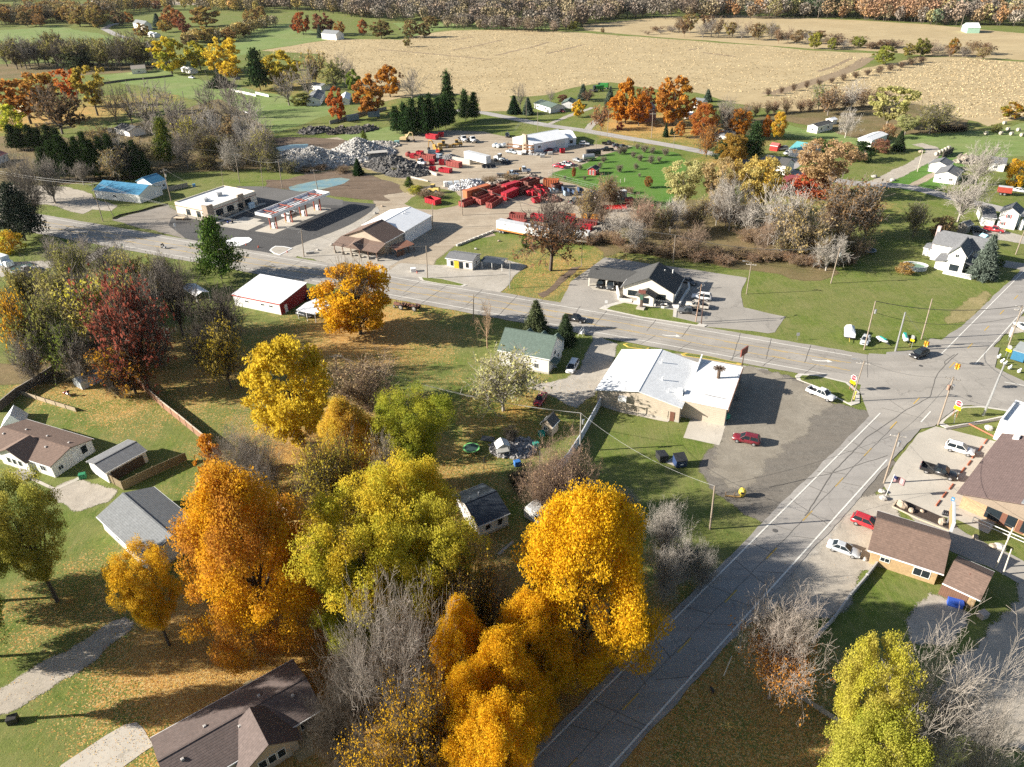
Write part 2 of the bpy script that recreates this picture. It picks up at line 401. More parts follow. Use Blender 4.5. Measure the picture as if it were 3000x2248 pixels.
for a in np.arange(-16,TX-10,6.2):
 aa=a+rng.uniform(-1.5,1.5);crack([sp_(aa,3.9),sp_(aa+rng.uniform(-2,3),rng.choice([0,-3.9]))],.09)
 if rng.random()<.6:crack([sp_(aa,-.4),sp_(aa+rng.uniform(1,4),-3.9)],.08)
crack([sp_(-18,-1.0),sp_(20,-.5),sp_(50,.2),sp_(TX-20,-.2)],.06)
crack([P(14,320,1150),P(14,550,780),P(14,850,470),P(14,1200,230),P(14,1400,120),P(8,1450,1600),P(8,1530,1500),P(8,1640,1400)],.14)
crack([P(14,0,900),P(14,550,780),P(14,1030,625)],.10);crack([P(8,1530,1500),P(8,1520,1470),P(8,1610,1410)],.15)
for k_,x_,y_ in ((8,1320,1508),(14,60,1275),(14,1740,112),(8,1850,1500)):
 c_=P(k_,x_,y_);MB().cyl(0,0,0,.012,.42,n=16).build('manhole_cover',M('cast_iron',(.10,.095,.09),.6,.3,6),loc=(c_[0],c_[1],ZM),label='round iron cover set in the asphalt '+{1320:'at the crossing near the black car',60:'of the side road below the parking lot',1740:'near the silver mast',1850:'at the far right of the crossing'}[x_],category='manhole cover')
sheet('corn_field',D(50,440,300,400,700,335,1250,345,1400,310,1500,290,1700,265,2212,255,k=2)+D(600,285,1000,315,1700,365,2212,400,k=3)
 +D(400,440,950,465,850,500,600,640,300,740,0,820,k=4)+D(1880,880,1600,800,1250,770,1000,730,850,710,560,750,380,800,130,835,k=3)
 +D(2180,830,2180,960,1950,960,1900,830,1700,810,1230,850,1100,880,890,700,700,600,560,470,k=2),CORNG,Z2,2,9)
sheet('corn_field',D(0,835,300,752,800,605,1130,543,1300,497,1700,502,2212,537,2900,600,2900,1060,2212,1020,2050,1050,1900,1090,1650,1020,1300,900,700,920,300,960,0,940,k=4)+D(1900,890,k=3),CORNG,Z2,2,9)
sheet('corn_field',D(620,215,850,195,1250,152,1900,132,2212,142,k=3)+D(400,160,870,182,1450,217,1700,242,2212,290,3000,330,3000,590,2212,522,1430,482,1200,465,950,445,400,425,0,395,k=4)+D(1700,350,850,285,640,265,k=3),CORNG,Z1,2,12)
sheet('corn_field',D(190,-30,700,-60,620,2,470,10,330,12,200,12),m_loose('pale_stubble',(.50,.43,.33),(.60,.53,.42),(.42,.36,.27),.2,R(10)),Z1,2,15)
sheet('pasture',D(-40,68,60,62,125,55,175,68,220,75,290,90,260,105,150,90,-40,95),MEADOW,Z1,2,12)
sheet('pasture',D(490,95,560,60,640,50,680,70,720,82,620,100,560,108,500,125),MEADOW,Z1,2,10)
sheet('pasture',D(850,50,960,45,1180,48,1200,62,960,64,880,80),MEADOW,Z1,2,10)
sheet('lawn',D(200,165,330,150,420,170,520,190,600,205,720,230,720,245,590,290,500,260,430,215,300,185),MEADOW,Z1,1.5,6)
sheet('orchard_lawn',D(350,1500,600,1440,800,1340,1040,1270,1400,1320,1500,1400,1400,1658,1350,1900,1050,1790,760,1650,k=3),LAWN,Z2,.8,3)
sheet('lawn',D(1010,1580,1230,1440,1400,1330,1450,1280,1640,1270,1900,1350,1700,1400,1500,1640,1200,1650,k=4),LAWN,Z1,.8,3)
sheet('lawn',D(0,1040,300,1120,560,1130,1000,1100,1400,1160,1950,1130,2300,1050,2300,1340,1600,1380,1240,1280,900,1260,350,1200,0,1160,k=4),MEADOW,Z1,.8,3)
TRACKM=M('bare_track',(.26,.19,.115),.95,.3,.5,kind='World')
for q in (D(1690,435,1850,410,2000,375,2130,345,k=2),D(2060,480,2150,465,2212,445,k=2)+D(150,415,320,365,k=3),D(300,465,450,430,630,385,k=3),D(1050,430,1200,440,1450,460,1700,485,2030,515,k=2),D(1520,435,1640,415,k=3),D(1640,455,1930,490,k=3),D(1400,790,1880,830,2100,760,k=3)[:0] or D(430,620,560,580,730,500,k=4),D(1650,350,1760,340,1880,320,k=2)):
 strip('field_track',[P(*a) for a in q],3.4,TRACKM,Z3,.15)
strip('field_track',[P(*a) for a in D(0,815,150,780,300,735,450,690,600,640,750,580,870,500,k=4)],8,TRACKM,Z3,.3)
sheet('woodland_floor',D(690,385,700,150,900,140,1300,60,1600,80,1900,130,2300,160,k=7)+D(500,560,600,700,450,760,300,760,0,690,k=8)+D(2212,690,1650,600,1280,560,950,500,800,560,k=7),FLOOR,Z1,1.2,3)
sheet('woodland_floor',D(-30,300,60,290,150,300,320,260,470,215,540,250,600,300,590,340,560,365,380,372,200,395,60,400,-30,420),FLOOR,Z1,1.2,4)
sheet('woodland_floor',D(-30,140,180,135,330,140,330,152,150,165,-30,170),FLOOR,Z1,1.2,5)
sheet('woodland_floor',D(0,1490,500,1480,640,1520,900,1600,500,1640,0,1658,k=5),FLOOR,Z1,1,3)
sheet('fence_row_floor',D(1490,300,1620,260,1800,215,1900,175,1990,160,2080,165,2080,280,1960,290,1860,300,1700,262,1600,300),FLOOR,Z1,1.5,5)
sheet('yard_dirt',D(590,350,615,318,700,300,830,290,880,295,960,282,1045,285,1110,300,1150,300,1190,316,1245,312,1366,316,1330,328,1290,347,1245,362,1190,377,1181,384,1296,414,1420,443,1430,470,1385,474,1300,520,1060,498,1070,508,1000,520,960,545,935,570,905,590,840,585,760,565,665,548,655,520,745,468,815,447,810,430,700,405,655,372),DIRT,Z1,.7,3)
sheet('grass_strip',D(1480,1250,1700,1120,1900,1070,2200,1010,2212,960,2400,930,2300,1000,2100,1090,1800,1170,k=33),DRYGR,Z2,.8,1.5)
sheet('bare_soil',D(0,700,300,690,600,620,900,560,1150,600,1400,650,1700,760,1780,800,1740,860,1500,900,1600,965,1250,945,820,885,760,855,330,845,200,805,0,820,k=32),SOIL,Z2,.6,2)
sheet('bare_soil',D(120,160,300,140,620,150,1040,180,1050,220,850,290,560,240,150,260,k=32),SOIL,Z2,.6,2)
sheet('weedy_bank',D(650,520,900,480,1130,520,1280,560,1700,680,2100,720,2150,760,1980,820,1800,860,1700,740,1400,640,1150,590,900,560,640,610,k=32),DRYGR,Z3,.5,1.5)
sheet('grass_bank',D(900,130,1300,60,1600,10,1750,60,1780,120,1700,190,1350,210,1020,180,k=32),MEADOW,Z2,.5,2)
WATER,_nt,_b,_N,_L=nodes('pond_water')
_v=coords(_nt,'World');_L.new(mix(_nt,ramp(_nt,noise(_nt,.25,_v,4),.45,.7),(.16,.27,.29),(.28,.31,.22)),_b.inputs['Base Color'])
_b.inputs['Roughness'].default_value=.12;_b.inputs['Specular IOR Level'].default_value=.5
bump(_nt,_b,noise(_nt,2,_v,3),.15,.03)
sheet('pond_water',D(310,790,420,760,600,720,850,685,960,672,1070,690,1000,740,850,780,700,820,600,832,440,845,340,830,k=32),WATER,Z3,.25,1.5)
sheet('pond_water',D(140,280,330,240,530,235,520,300,330,330,180,320,k=32),WATER,Z3,.25,1.5)
sheet('grass_patch',D(1300,100,1420,10,1560,-30,1700,0,1760,50,1740,110,1560,150,1380,140,k=6),GRASS,Z2,.4,1.5)
sheet('graded_soil',D(100,520,350,450,610,385,700,450,800,560,770,690,620,650,350,590,k=31),DRYSOIL,Z2,.4,1.5)
sheet('station_forecourt',D(640,500,610,570,765,692,1120,765,1560,838,1600,772,1800,778,2300,562,2525,420,2530,372,2212,345,2000,300,1750,245,1500,215,1260,210,1100,240,k=31),NEWASPH,Z3,.1,2)
sheet('dusty_asphalt',D(1260,212,1500,217,1800,262,2212,340,2212,385,1640,350,1440,330,1400,250,k=31),DUSTY,Z3+.006,.3,2)
sheet('pump_island_slab',D(1410,625,1590,650,2125,415,1935,398,k=31),PAD,Z4)
sheet('tank_slab',D(1080,580,1345,618,1505,545,1430,535,1475,515,1310,492,k=31),PAD,Z4)
sheet('station_walk',D(985,568,1010,575,1470,385,1515,375,1505,362,1440,372,k=31),PAD,Z4)
sheet('station_verge',D(1640,850,1700,800,2250,590,2420,500,2540,400,2560,440,2300,640,1850,830,1790,862,k=31),GRAVEL,Z3,.2,1.5)
def island(name,pts,h,top,kerb=None):
 q=[P(*a) for a in pts];sheet(name,q,kerb or KERB,h,thick=h)
 c=sum(q)/len(q);sheet(name+'_fill',[c+(a-c)*.86 for a in q],top,h+.008)
island('traffic_island',D(1112,735,1180,700,1230,685,1360,685,1388,705,1360,730,1270,766,1180,760,k=31),.14,WHITE,WHITE)
island('traffic_island',D(1548,805,1565,785,1600,765,1680,768,1760,785,1700,820,1640,850,1590,835,k=31),.14,GRAVEL,WHITE)
sheet('store_forecourt',D(340,540,450,480,640,420,720,390,1180,510,1340,540,1150,640,1100,735,560,600,k=6),GRAVEL,Z2,.4,1.5)
sheet('porch_slab',D(730,462,800,490,990,530,1180,515,1110,450,760,410,k=6),PAD,Z4)
sheet('shack_lot',D(1100,738,1250,620,1600,640,2150,590,2330,640,2200,760,2100,872,1830,862,1400,780,k=6),GRAVEL,Z3,.3,1.5)
island('grass_island',D(1405,738,1600,752,1828,808,1790,822,1600,800,1425,768,k=6),.12,GRASS)
sheet('parking_lot',D(415,965,485,830,505,780,660,670,800,568,1160,620,1400,650,2030,745,1990,830,1978,900,2000,1000,2212,1050,k=7)+D(152,1080,110,1140,60,1215,0,1225,k=8)+D(2080,1205,1690,1170,760,1015,k=7),LOT,Z2,.12,2)
sheet('carport_slab',D(660,800,700,790,980,830,960,880,700,850,k=7),PAD,Z4)
island('grass_island',D(755,1012,800,985,930,950,1100,978,1425,1020,1420,1090,1690,1155,1660,1172,1100,1088,k=7),.13,GRASS)
sheet('store_lot',D(1560,965,1577,885,1605,798,1650,800,1700,812,1745,830,1765,862,1800,875,1865,888,1890,900,1860,950,1710,1105,1675,1140,1610,1110,1545,1060,1515,1020,1525,985),OLDLOT,Z3,.4,1)
sheet('gravel_lot',D(1580,890,1610,800,1680,808,1745,838,1790,872,1750,900,1640,1010,1590,1050,1540,1020,1560,960),FADED,Z3+.006,1.0,.8)
sheet('store_forecourt',D(990,1375,1160,1382,1460,1402,1985,1500,2212,1535,2212,1600,1980,1560,1470,1450,1000,1440,k=7),LOT,Z2,.1,2)
sheet('driveway',D(715,1235,900,1320,860,1450,800,1560,740,1680,700,1760,560,1860,330,1750,150,1700,260,1658,480,1620,620,1500,680,1350,k=7),GRAVEL,Z2,.4,1.5)
island('grass_island',D(960,1320,990,1312,1150,1345,1190,1355,1160,1370,1000,1345,k=7),.14,GRASS,M('yellow_kerb',(.55,.40,.08),.8,.3))
island('grass_island',D(1460,1405,1500,1395,1700,1425,1990,1490,1975,1500,1700,1452,1480,1420,k=7),.14,GRASS,M('yellow_kerb',(.55,.40,.08)))
island('grass_island',D(235,1595,260,1575,400,1580,690,1650,790,1735,790,1830,720,1850,620,1800,420,1690,250,1625,k=8),.13,GRASS)
sheet('concrete_apron',D(1540,315,1480,470,1790,535,1860,335,1700,300,k=13),PAD,Z4,.08,2)
sheet('store_walk',D(780,200,940,212,1390,298,1345,335,930,248,k=13),PAD,Z4,.05)
sheet('skip_slab',D(1322,682,1408,625,1512,692,1442,732,k=13),PAD,Z4)
sheet('restaurant_lot',D(1448,372,1650,420,1960,500,2050,440,2140,290,2300,260,2300,700,1900,1300,1640,1180,1500,1150,1065,1005,1000,880,1100,690,1300,432,k=14),PAD,Z3,.1,1.5)
sheet('kerb_strip',D(1530,388,1900,322,2190,258,2330,235,2330,250,2190,272,1900,340,1545,404,k=14),OLDLOT,Z4)
island('grass_island',D(1470,355,1500,320,1590,250,1680,205,1850,200,2060,230,2190,258,1900,320,1540,388,k=14),.13,GRASS)
sheet('gravel_shoulder',D(900,300,1000,560,1100,690,1000,870,900,960,760,1080,690,1190,840,880,k=14),OLDLOT,Z2,.3,1)
sheet('gravel_lot',D(860,990,1000,960,1080,1062,1115,1150,890,1430,905,1540,860,1600,700,1820,560,1970,420,2000,200,2000,60,1840,330,1560,k=14),PALEGR,Z3,.5,1)
sheet('gravel_shoulder',D(-500,2100,0,1800,330,1480,700,1100,830,1000,900,1000,600,1400,250,1750,0,1990,-400,2200,k=14),GRAVEL,Z2,.4,1)
sheet('rear_drive',D(1110,1030,1500,1180,1700,1310,2212,1560,2500,1700,2400,1900,2190,1720,1900,1560,1600,1440,k=14),LOT,Z2,.2,1.5)
sheet('gravel_lot',D(2140,310,1990,430,1850,640,1700,700,1560,900,1450,1100,1700,1350,2300,1500,2600,1300,2700,-100,2250,20,2190,150,k=18),PALEGR,Z3,.6,1)
sheet('gravel_path',D(1300,290,1400,180,1560,230,1720,335,1600,520,1480,590,1250,570,k=18),PALEGR,Z2,.5,1)
sheet('driveway',D(1060,380,1140,420,760,760,400,990,0,1190,-400,1420,-400,1180,0,1000,500,700,k=15),PALEGR,Z2,.35,1)
sheet('concrete_drive',D(1080,1290,1180,1270,1330,1470,1060,1660,900,1820,400,1820,530,1640,830,1440,k=15),PAD,Z2,.1,1)
sheet('driveway',D(460,930,620,840,830,880,1000,930,920,1020,700,1090,500,1000,k=11),PALEGR,Z2,.35,1)
sheet('garden_path',D(220,810,260,800,480,905,600,850,690,800,720,815,470,930,k=11),PAD,Z3)
strip('country_road',[P(0,*q) for q in ((985,238),(1045,244),(1106,256),(1186,272),(1266,283),(1456,316),(1541,333),(1640,356),(1740,378),(1839,396),(1946,402),(1992,410),(2059,428),(2160,452),(2260,474))],6.2,LANE,Z3,.1)
strip('gravel_lane',[P(4,*q) for q in ((900,1600),(1080,1520),(1280,1420),(1400,1350),(1435,1310),(1400,1275),(1290,1245))],5.5,PALEGR,Z2,.3)
strip('gravel_lane',[P(3,*q) for q in ((330,1070),(470,1010),(700,930))],2.4,GRAVEL,Z2,.3)
strip('gravel_lane',[P(3,*q) for q in ((650,1125),(700,1070),(800,1000))],3.2,GRAVEL,Z2,.3)
strip('country_road',[P(1,*q) for q in ((1130,345),(1000,300),(900,250),(960,215),(1040,200))],7,LANE,Z2,.2)
sheet('gravel_lot',D(150,172,0,150,-200,0,100,-60,560,-40,780,20,800,70,1000,120,960,165,800,150,720,190,440,112,220,100,k=5),PALEGR,Z2,.5,2)
sheet('driveway',D(0,1340,100,1360,330,1385,180,1490,0,1440,-60,1380,k=4),LANE,Z2,.3,2)
sheet('driveway',D(1220,1600,1430,1490,1480,1500,1260,1620,k=4),DIRT,Z2,.3,2)
sheet('driveway',D(1760,330,2060,350,2400,440,2300,470,2050,420,1800,390,k=8),GRAVEL,Z2,.3,2)
sheet('driveway',D(2000,590,2212,620,2260,660,2212,680,2020,650,k=8),LOT,Z2,.1,2)
sheet('corner_lot',D(1960,1180,2060,1110,2212,1080,2300,1060,2300,1240,2190,1210,2080,1230,k=8),GRAVEL,Z2,.2,1)
sheet('dry_verge',D(1540,1110,1640,1020,1780,920,1880,860,1900,880,1840,1000,1700,1120,1560,1140,k=8),DRYGR,Z1,.5,1)
sheet('ditch',D(230,880,300,860,400,760,520,660,600,640,420,790,310,890,270,915,k=7),SOIL,Z1,.2,1)
sheet('gravel_drive',D(0,610,600,600,740,580,760,560,900,480,960,470,760,620,400,660,0,740,k=5),GRAVEL,Z1,.4,2)
# ================================================================ buildings
SH_BROWN=M('brown_shingles',(.20,.135,.105),.9,.25,2.5,fine=.28,stripes=('Y',3.2,.35))
SH_DKBROWN=M('dark_brown_shingles',(.15,.115,.105),.9,.25,2.5,fine=.28,stripes=('Y',3.2,.35))
SH_GREY=M('grey_shingles',(.19,.195,.205),.9,.25,2,fine=.28,stripes=('Y',3.2,.3))
SH_BLACK=M('charcoal_shingles',(.085,.085,.083),.9,.25,2,fine=.28,stripes=('Y',3.2,.3))
SH_GREEN=M('green_grey_shingles',(.115,.16,.135),.9,.2,2,fine=.28,stripes=('Y',3.2,.3))
SH_LGREY=M('pale_grey_shingles',(.20,.212,.222),.9,.2,2,fine=.28,stripes=('Y',3.2,.3))
MET_WHITE=M('white_metal_roof',(.80,.81,.82),.45,.07,.5,stripes=('X',1.1,.12))
MET_BLUE=M('blue_metal_roof',(.06,.22,.36),.45,.15,.7,stripes=('X',1.3,.35))
MET_TEAL=M('teal_metal_roof',(.13,.40,.42),.5,.12,.7,stripes=('X',1.1,.2))
MET_BLACK=M('black_metal_roof',(.045,.055,.07),.35,.2,.7,stripes=('X',2.2,.9))
MET_MAROON=M('maroon_metal_roof',(.20,.05,.055),.5,.2,.7,stripes=('X',1.3,.3))
MEMBR=M('white_roof_membrane',(.80,.81,.81),.6,.10,.35,fine=.2)
STUCCO=M('cream_stucco',(.70,.62,.50),.85,.08,2)
TANW=M('tan_block_wall',(.50,.43,.34),.85,.12,1,stripes=('Z',2.4,.12))
TANS=M('tan_siding',(.45,.37,.285),.8,.12,1,stripes=('Z',5,.28))
BRICK=M('orange_brick',(.50,.30,.175),.9,.22,3,fine=.22)
YBRICK=M('yellow_brick',(.45,.31,.165),.9,.15,3,fine=.22)
REDMET=M('red_metal_siding',(.33,.035,.035),.5,.12,.7,stripes=('X',2,.35))
WMET=M('white_metal_siding',(.75,.76,.76),.5,.07,.6,stripes=('X',2,.25))
GREYW=M('grey_siding',(.36,.35,.33),.85,.15,1,stripes=('Z',5,.25))
BROWNW=M('brown_boards',(.16,.085,.055),.85,.25,1.5,stripes=('X',4,.4))
STONE=M('stone_veneer',(.36,.32,.27),.9,.3,4,fine=.3)
GREENW=M('green_metal_siding',(.33,.52,.40),.6,.1,1)
YELLOW=M('yellow_paint',(.62,.42,.02),.6,.12)
GDOOR=M('panel_door',(.70,.69,.67),.6,.05,1,stripes=('Z',1.9,.3))
BRDOOR=M('brown_door',(.17,.075,.05),.6,.1)
MAROON=M('maroon_paint',(.22,.03,.04),.6,.2)
SHUT=M('red_shutter',(.40,.10,.10),.7,.1)
def frame_of(A,B,C,z):
 a,b=P(*A,z)[:2],P(*B,z)[:2]
 u=(b-a)/np.linalg.norm(b-a);n=np.array([-u[1],u[0]]);L=np.linalg.norm(b-a)
 W=abs(np.dot(P(*C,z)[:2]-(a+b)/2,n)) if isinstance(C,tuple) else float(C)
 s=1 if (isinstance(C,tuple) and np.dot(P(*C,z)[:2]-a,n)>0) or not isinstance(C,tuple) else -1
 c=(a+b)/2+n*s*W/2
 return c,slope(u*s) if s>0 else slope(u)+math.pi,L,W
def opening(t,kind,side,pos,z0,w,h,hl,hw,mat=None,shutter=None):
 """a window or a door of its own on one wall; hl, hw = half length and half width of the walls"""
 if side in 'fb':
  x=(pos-.5)*2*hl;y=-hw if side == 'f' else hw;rz=0 if side == 'f' else math.pi
 else:
  y=(pos-.5)*2*hw;x=-hl if side == 'l' else hl;rz=-math.pi/2 if side == 'l' else math.pi/2
 def bx(mb,x0,x1,d0,d1,a,b):mb.box(x0,x1,-d1,-d0,a,b);return mb
 if kind == 'window':
  mb=MB();e=.07
  for q in ((-w/2,-w/2+e,0,h),(w/2-e,w/2,0,h),(-w/2+e,w/2-e,0,e),(-w/2+e,w/2-e,h-e,h),(-.025,.025,e,h-e)):bx(mb,q[0],q[1],0,.06,q[2],q[3])
  o=mb.build('window',mat or TRIMW,t,(x,y,z0),rz)
  bx(MB(),-w/2+e,w/2-e,.005,.03,e,h-e).build('pane',GLASS,o)
  if shutter:
   for s in (-1,1):bx(MB(),s*(w/2+.22)-.17,s*(w/2+.22)+.17,.002,.05,0,h).build('shutter',shutter,o)
 elif kind == 'glass':
  o=bx(MB(),-w/2,w/2,.003,.05,0,h).build('window',mat or DARK,t,(x,y,z0),rz)
  k=max(1,int(w/1.3));mb=MB()
  for i in range(k):bx(mb,-w/2+.06+i*(w-.06)/k,-w/2+(i+1)*(w-.06)/k,.052,.07,.07,h-.07)
  mb.build('pane',GLASS,o)
 else:
  o=bx(MB(),-w/2,w/2,.003,.06,0,h).build('garage_door' if kind == 'garage' else 'door',mat or (GDOOR if kind == 'garage' else TRIMW),t,(x,y,z0),rz)
  if kind == 'door':bx(MB(),w/2-.16,w/2-.09,.062,.12,h*.45,h*.45+.1).build('handle',DARK,o)
 return o
def gable(name,label,cat,A,B,C,eave,peak,wall,roof,over=.35,ops=(),base=None,open_front=False,group=None,vents=0,gable_wall=None):
 c,rz,L,W=frame_of(A,B,C,eave)
 if isinstance(peak,tuple):
  end,px=peak;s=-1 if end == 'A' else 1
  q=c+np.array([math.cos(rz),math.sin(rz)])*s*L/2
  rise=max(.5,height_at(q,*px)-eave)
 else:rise=peak
 t=empty(name,label,cat,(c[0],c[1],0),rz,group)
 hl,hw=L/2-over,W/2-over;zi=eave+rise*over/(W/2)-.06
 MB().prism([(-hw,0),(hw,0),(hw,zi),(0,eave+rise-.12),(-hw,zi)],-hl,hl,axis='x').build('wall',wall,t)
 if base:MB().box(-hl-.05,hl+.05,-hw-.05,hw+.05,0,.45).build('foundation',base,t)
 th=.16;r=MB()
 r.prism([(-W/2,eave),(-W/2,eave-th*.8),(0,eave+rise-th),(0,eave+rise)],-L/2,L/2,axis='x')
 r.prism([(0,eave+rise),(0,eave+rise-th),(W/2,eave-th*.8),(W/2,eave)],-L/2,L/2,axis='x')
 ro=r.build('roof',roof,t)
 MB().box(-L/2,L/2,-.12,.12,eave+rise-.02,eave+rise+.05).build('ridge_cap',roof,ro)
 for y in (-W/2-.07,W/2-.05):MB().box(-L/2-.01,L/2+.01,y,y+.12,eave-.2,eave-.015).build('gutter',TRIMW,ro)
 rd=random.Random(len(label))
 for i in range(vents):
  x=-L/2+L*(i+.7)/(vents+.4);s=1 if i%2 else -1;y=s*W*.14;z=eave+rise*(1-.28)
  MB().box(-.18,.18,-.18,.18,-.1,.2,bev=.05).build('vent',M('vent_metal',(.40,.38,.36),.6),ro,(x,y,z))
 for op in ops:opening(t,op[0],op[1],op[2],op[3],op[4],op[5],hl,hw,*op[6:])
 t['_dims']=(L,W,eave,rise)
 return t
def flue(t,x,y,z0,h,r=.12,mat=None,name='flue'):MB().cyl(0,0,0,h,r,n=8).build(name,mat or STEEL,t,(x,y,z0))
W_='window'
t=gable('workshop','long white workshop with a blue metal roof beside the gravel lot at left','workshop',(0,199,411),(31,337,292),(31,610,215),3.1,('B',(31,455,193)),WMET,MET_BLUE,.3,
 [('door','f',.9,0,1,2.1),(W_,'f',.45,1.2,1.4,.8),('door','r',.72,0,1,2.1)])
flue(t,-6,1,4.4,1.0)
gable('workshop','shorter rear wing with a blue metal roof behind the long blue-roofed workshop','workshop',(31,455,188),(31,592,146),9.5,3.4,1.9,WMET,MET_BLUE,.3,[(W_,'f',.5,1.1,1,1),(W_,'f',.8,1.1,1,1)])
def parapet_box(name,label,cat,A,B,C,H,wall,roofm,par=.45):
 c,rz,L,W=frame_of(A,B,C,H)
 t=empty(name,label,cat,(c[0],c[1],0),rz);hl,hw=L/2,W/2
 mb=MB()
 mb.box(-hl,hl,-hw,hw,0,H-par)
 for q in ((-hl,hl,-hw,-hw+.25),(-hl,hl,hw-.25,hw),(-hl,-hl+.25,-hw+.25,hw-.25),(hl-.25,hl,-hw+.25,hw-.25)):mb.box(*q,H-par+.001,H)
 mb.build('wall',wall,t)
 MB().box(-hl+.25,hl-.25,-hw+.25,hw-.25,H-par+.002,H-par+.06).build('roof',roofm,t)
 return t,hl,hw
t,hl,hw=parapet_box('filling_station_shop','new cream shop with a flat white roof behind the fuel canopy','shop',(31,965,412),(31,1415,252),(31,608,372),4.9,STUCCO,MEMBR)
trim=M('rust_band',(.26,.07,.045),.6)
b=MB();b.box(-hl-.04,hl+.04,-hw-.04,-hw-.002,3.55,3.75);b.box(-hl-.04,-hl-.002,-hw,hw,3.55,3.75);b.build('trim_band',trim,t)
b=MB();b.box(-hl-.09,hl+.06,-hw-.09,-hw-.042,0,.95);b.box(-hl-.09,-hl-.042,-hw-.04,hw,0,.95);b.build('stone_base',STONE,t)
for x in (-hl+1.2,hl*.36):
 MB().box(x-1.3,x+1.3,-hw-.16,-hw+.5,.96,5.6).build('entrance_tower',M('taupe_stucco',(.36,.29,.22),.85),t)
MB().box(-hl-.16,-hl+.5,-hw-.17,-hw+2.4,.96,5.6).build('corner_tower',M('taupe_stucco',(.36,.29,.22)),t)
for p in (.22,.44,.80):opening(t,'glass','f',p,1.1,3.0,2.1,hl,hw)
opening(t,'glass','f',.64,.1,2.2,2.6,hl,hw+.1)
for p in (.30,.62):opening(t,'glass','l',p,1.1,2.0,2.1,hl,hw)
for x,y,s in ((-hl*.45,-.4,1.2),(-hl*.3,1.4,.8),(hl*.15,.5,1.5)):
 MB().box(-s*.7,s*.7,-s*.6,s*.6,0,s*.8,bev=.06).build('rooftop_unit',M('cooler_metal',(.48,.48,.48),.5),t,(x,y,4.52))
MB().box(-1.1,1.1,-.45,.45,0,1.9,bev=.05).build('ice_cabinet',M('ice_cabinet_white',(.55,.70,.80),.4),None,tuple(P(31,1385,408)),ROADANG+R(70),label='pale blue ice cabinet standing against the filling station shop',category='ice cabinet')
c,rz,L,W=frame_of((31,1560,478),(31,2105,262),(31,1385,458),5.9)
t=empty('fuel_canopy','long white fuel canopy with open rust-red roof beams over the pump island','canopy',(c[0],c[1],0),rz)
hl,hw=L/2,W/2;f=MB()
for q in ((-hl,hl,-hw,-hw+.15),(-hl,hl,hw-.15,hw),(-hl,-hl+.15,-hw+.15,hw-.15),(hl-.15,hl,-hw+.15,hw-.15)):f.box(*q,5.0,5.95)
f.build('fascia',WHITE,t)
MB().box(-hl+.15,hl-.15,-hw+.15,hw-.15,5.0,5.08).build('deck',M('canopy_deck',(.62,.63,.64),.5,stripes=('Y',1.2,.5)),t)
REDIRON=M('red_oxide_steel',(.30,.075,.05),.7,.25)
for i in range(4):
 x=-hl+L*(i+.5)/4
 b=MB();b.box(x-.12,x+.12,-hw+.2,hw-.2,5.45,5.75)
 for y in (-1.4,1.4):b.box(x-1.9,x+1.9,y-.1,y+.1,5.2,5.44)
 b.build('beam',REDIRON,t)
 for y in (-1.5,1.5):MB().box(x-.17,x+.17,y-.17,y+.17,.05,5.0).build('column',REDIRON,t)
for k in range(5):MB().box(-hl+.3,hl-.3,-hw+.7+k*W/6,-hw+.95+k*W/6,5.09,5.2).build('purlin',DARK if k%2 else WHITE,t)
can=(c,rz,L)
PUMPW=M('pump_body',(.70,.71,.72),.4,.1)
for i in range(4):
 q=c+np.array([math.cos(rz),math.sin(rz)])*(-hl+L*(i+.5)/4)
 p=empty('fuel_pump','%s fuel pump from the road under the white canopy'%('first','second','third','farthest')[i],'fuel pump',(q[0],q[1],.05),rz,'fuel pumps on the island')
 MB().box(-.3,.3,-.55,.55,0,1.75,bev=.05).build('pump_body',PUMPW,p)
 for s in (-1,1):
  MB().box(-.22,.22,s*.57-.02,s*.57+.02,1.0,1.5).build('screen',DARK,p)
  MB().tube([(.33,s*.3,1.3),(.42,s*.3,.8),(.33,s*.3,.3)],.03,5).build('hose',BLACK,p)
 for s in (-1,1):MB().cyl(s*1.5,0,0,1.0,.08,n=8).build('bollard',YELLOW,p)
t=gable('warehouse','long white metal warehouse joined to the back of the brown store','warehouse',(6,1285,345),(6,1522,205),(6,935,275),4.3,('B',(6,1335,130)),WMET,MET_WHITE,.2,[('door','f',.1,0,1,2.1),('garage','r',.5,0,3.5,3)])
for x in (.2,.35):MB().cyl(0,0,0,.9,.16,n=8).build('vent',WHITE,t,(x*10,-1,5.4))
t=gable('store','brown shingled store with a deep front porch joined to a white warehouse','store',(6,1112,446),(6,1283,352),(6,735,384),4.0,('A',(6,960,322)),TANS,SH_BROWN,.5,[(W_,'f',.5,1.2,1.2,1.1)])
L,W=t['_dims'][0],t['_dims'][1]
pr=MB();y0,y1=-W/2-.3,W/2+.3;x0,x1=-L/2-4.6,-L/2+.4
pr.add([(x0,y0,2.7),(x0,y1,2.7),(x1,y1,4.0),(x1,y0,4.0),(x0,y0,2.55),(x0,y1,2.55),(x1,y1,3.85),(x1,y0,3.85)],[(3,2,1,0),(4,5,6,7),(0,1,5,4),(1,2,6,5),(3,0,4,7)])
pr.add([(x0-.4,-2.6,2.7),(x0-.4,2.6,2.7),(x0-.4,0,4.4),(x1,-.1,4.4),(x1,2.6,3.95),(x1,-2.6,3.95)],[(0,2,3,5),(2,1,4,3),(0,1,2)])
pr.build('porch_roof',SH_BROWN,t)
for i in range(6):
 y=y0+.4+(y1-y0-.8)*i/5
 q=MB().box(-.09,.09,-.09,.09,.9,2.6).build('porch_post',BROWNW,t,(x0+.35,y,0));MB().box(-.3,.3,-.3,.3,-.0,.9).build('stone_base',STONE,q)
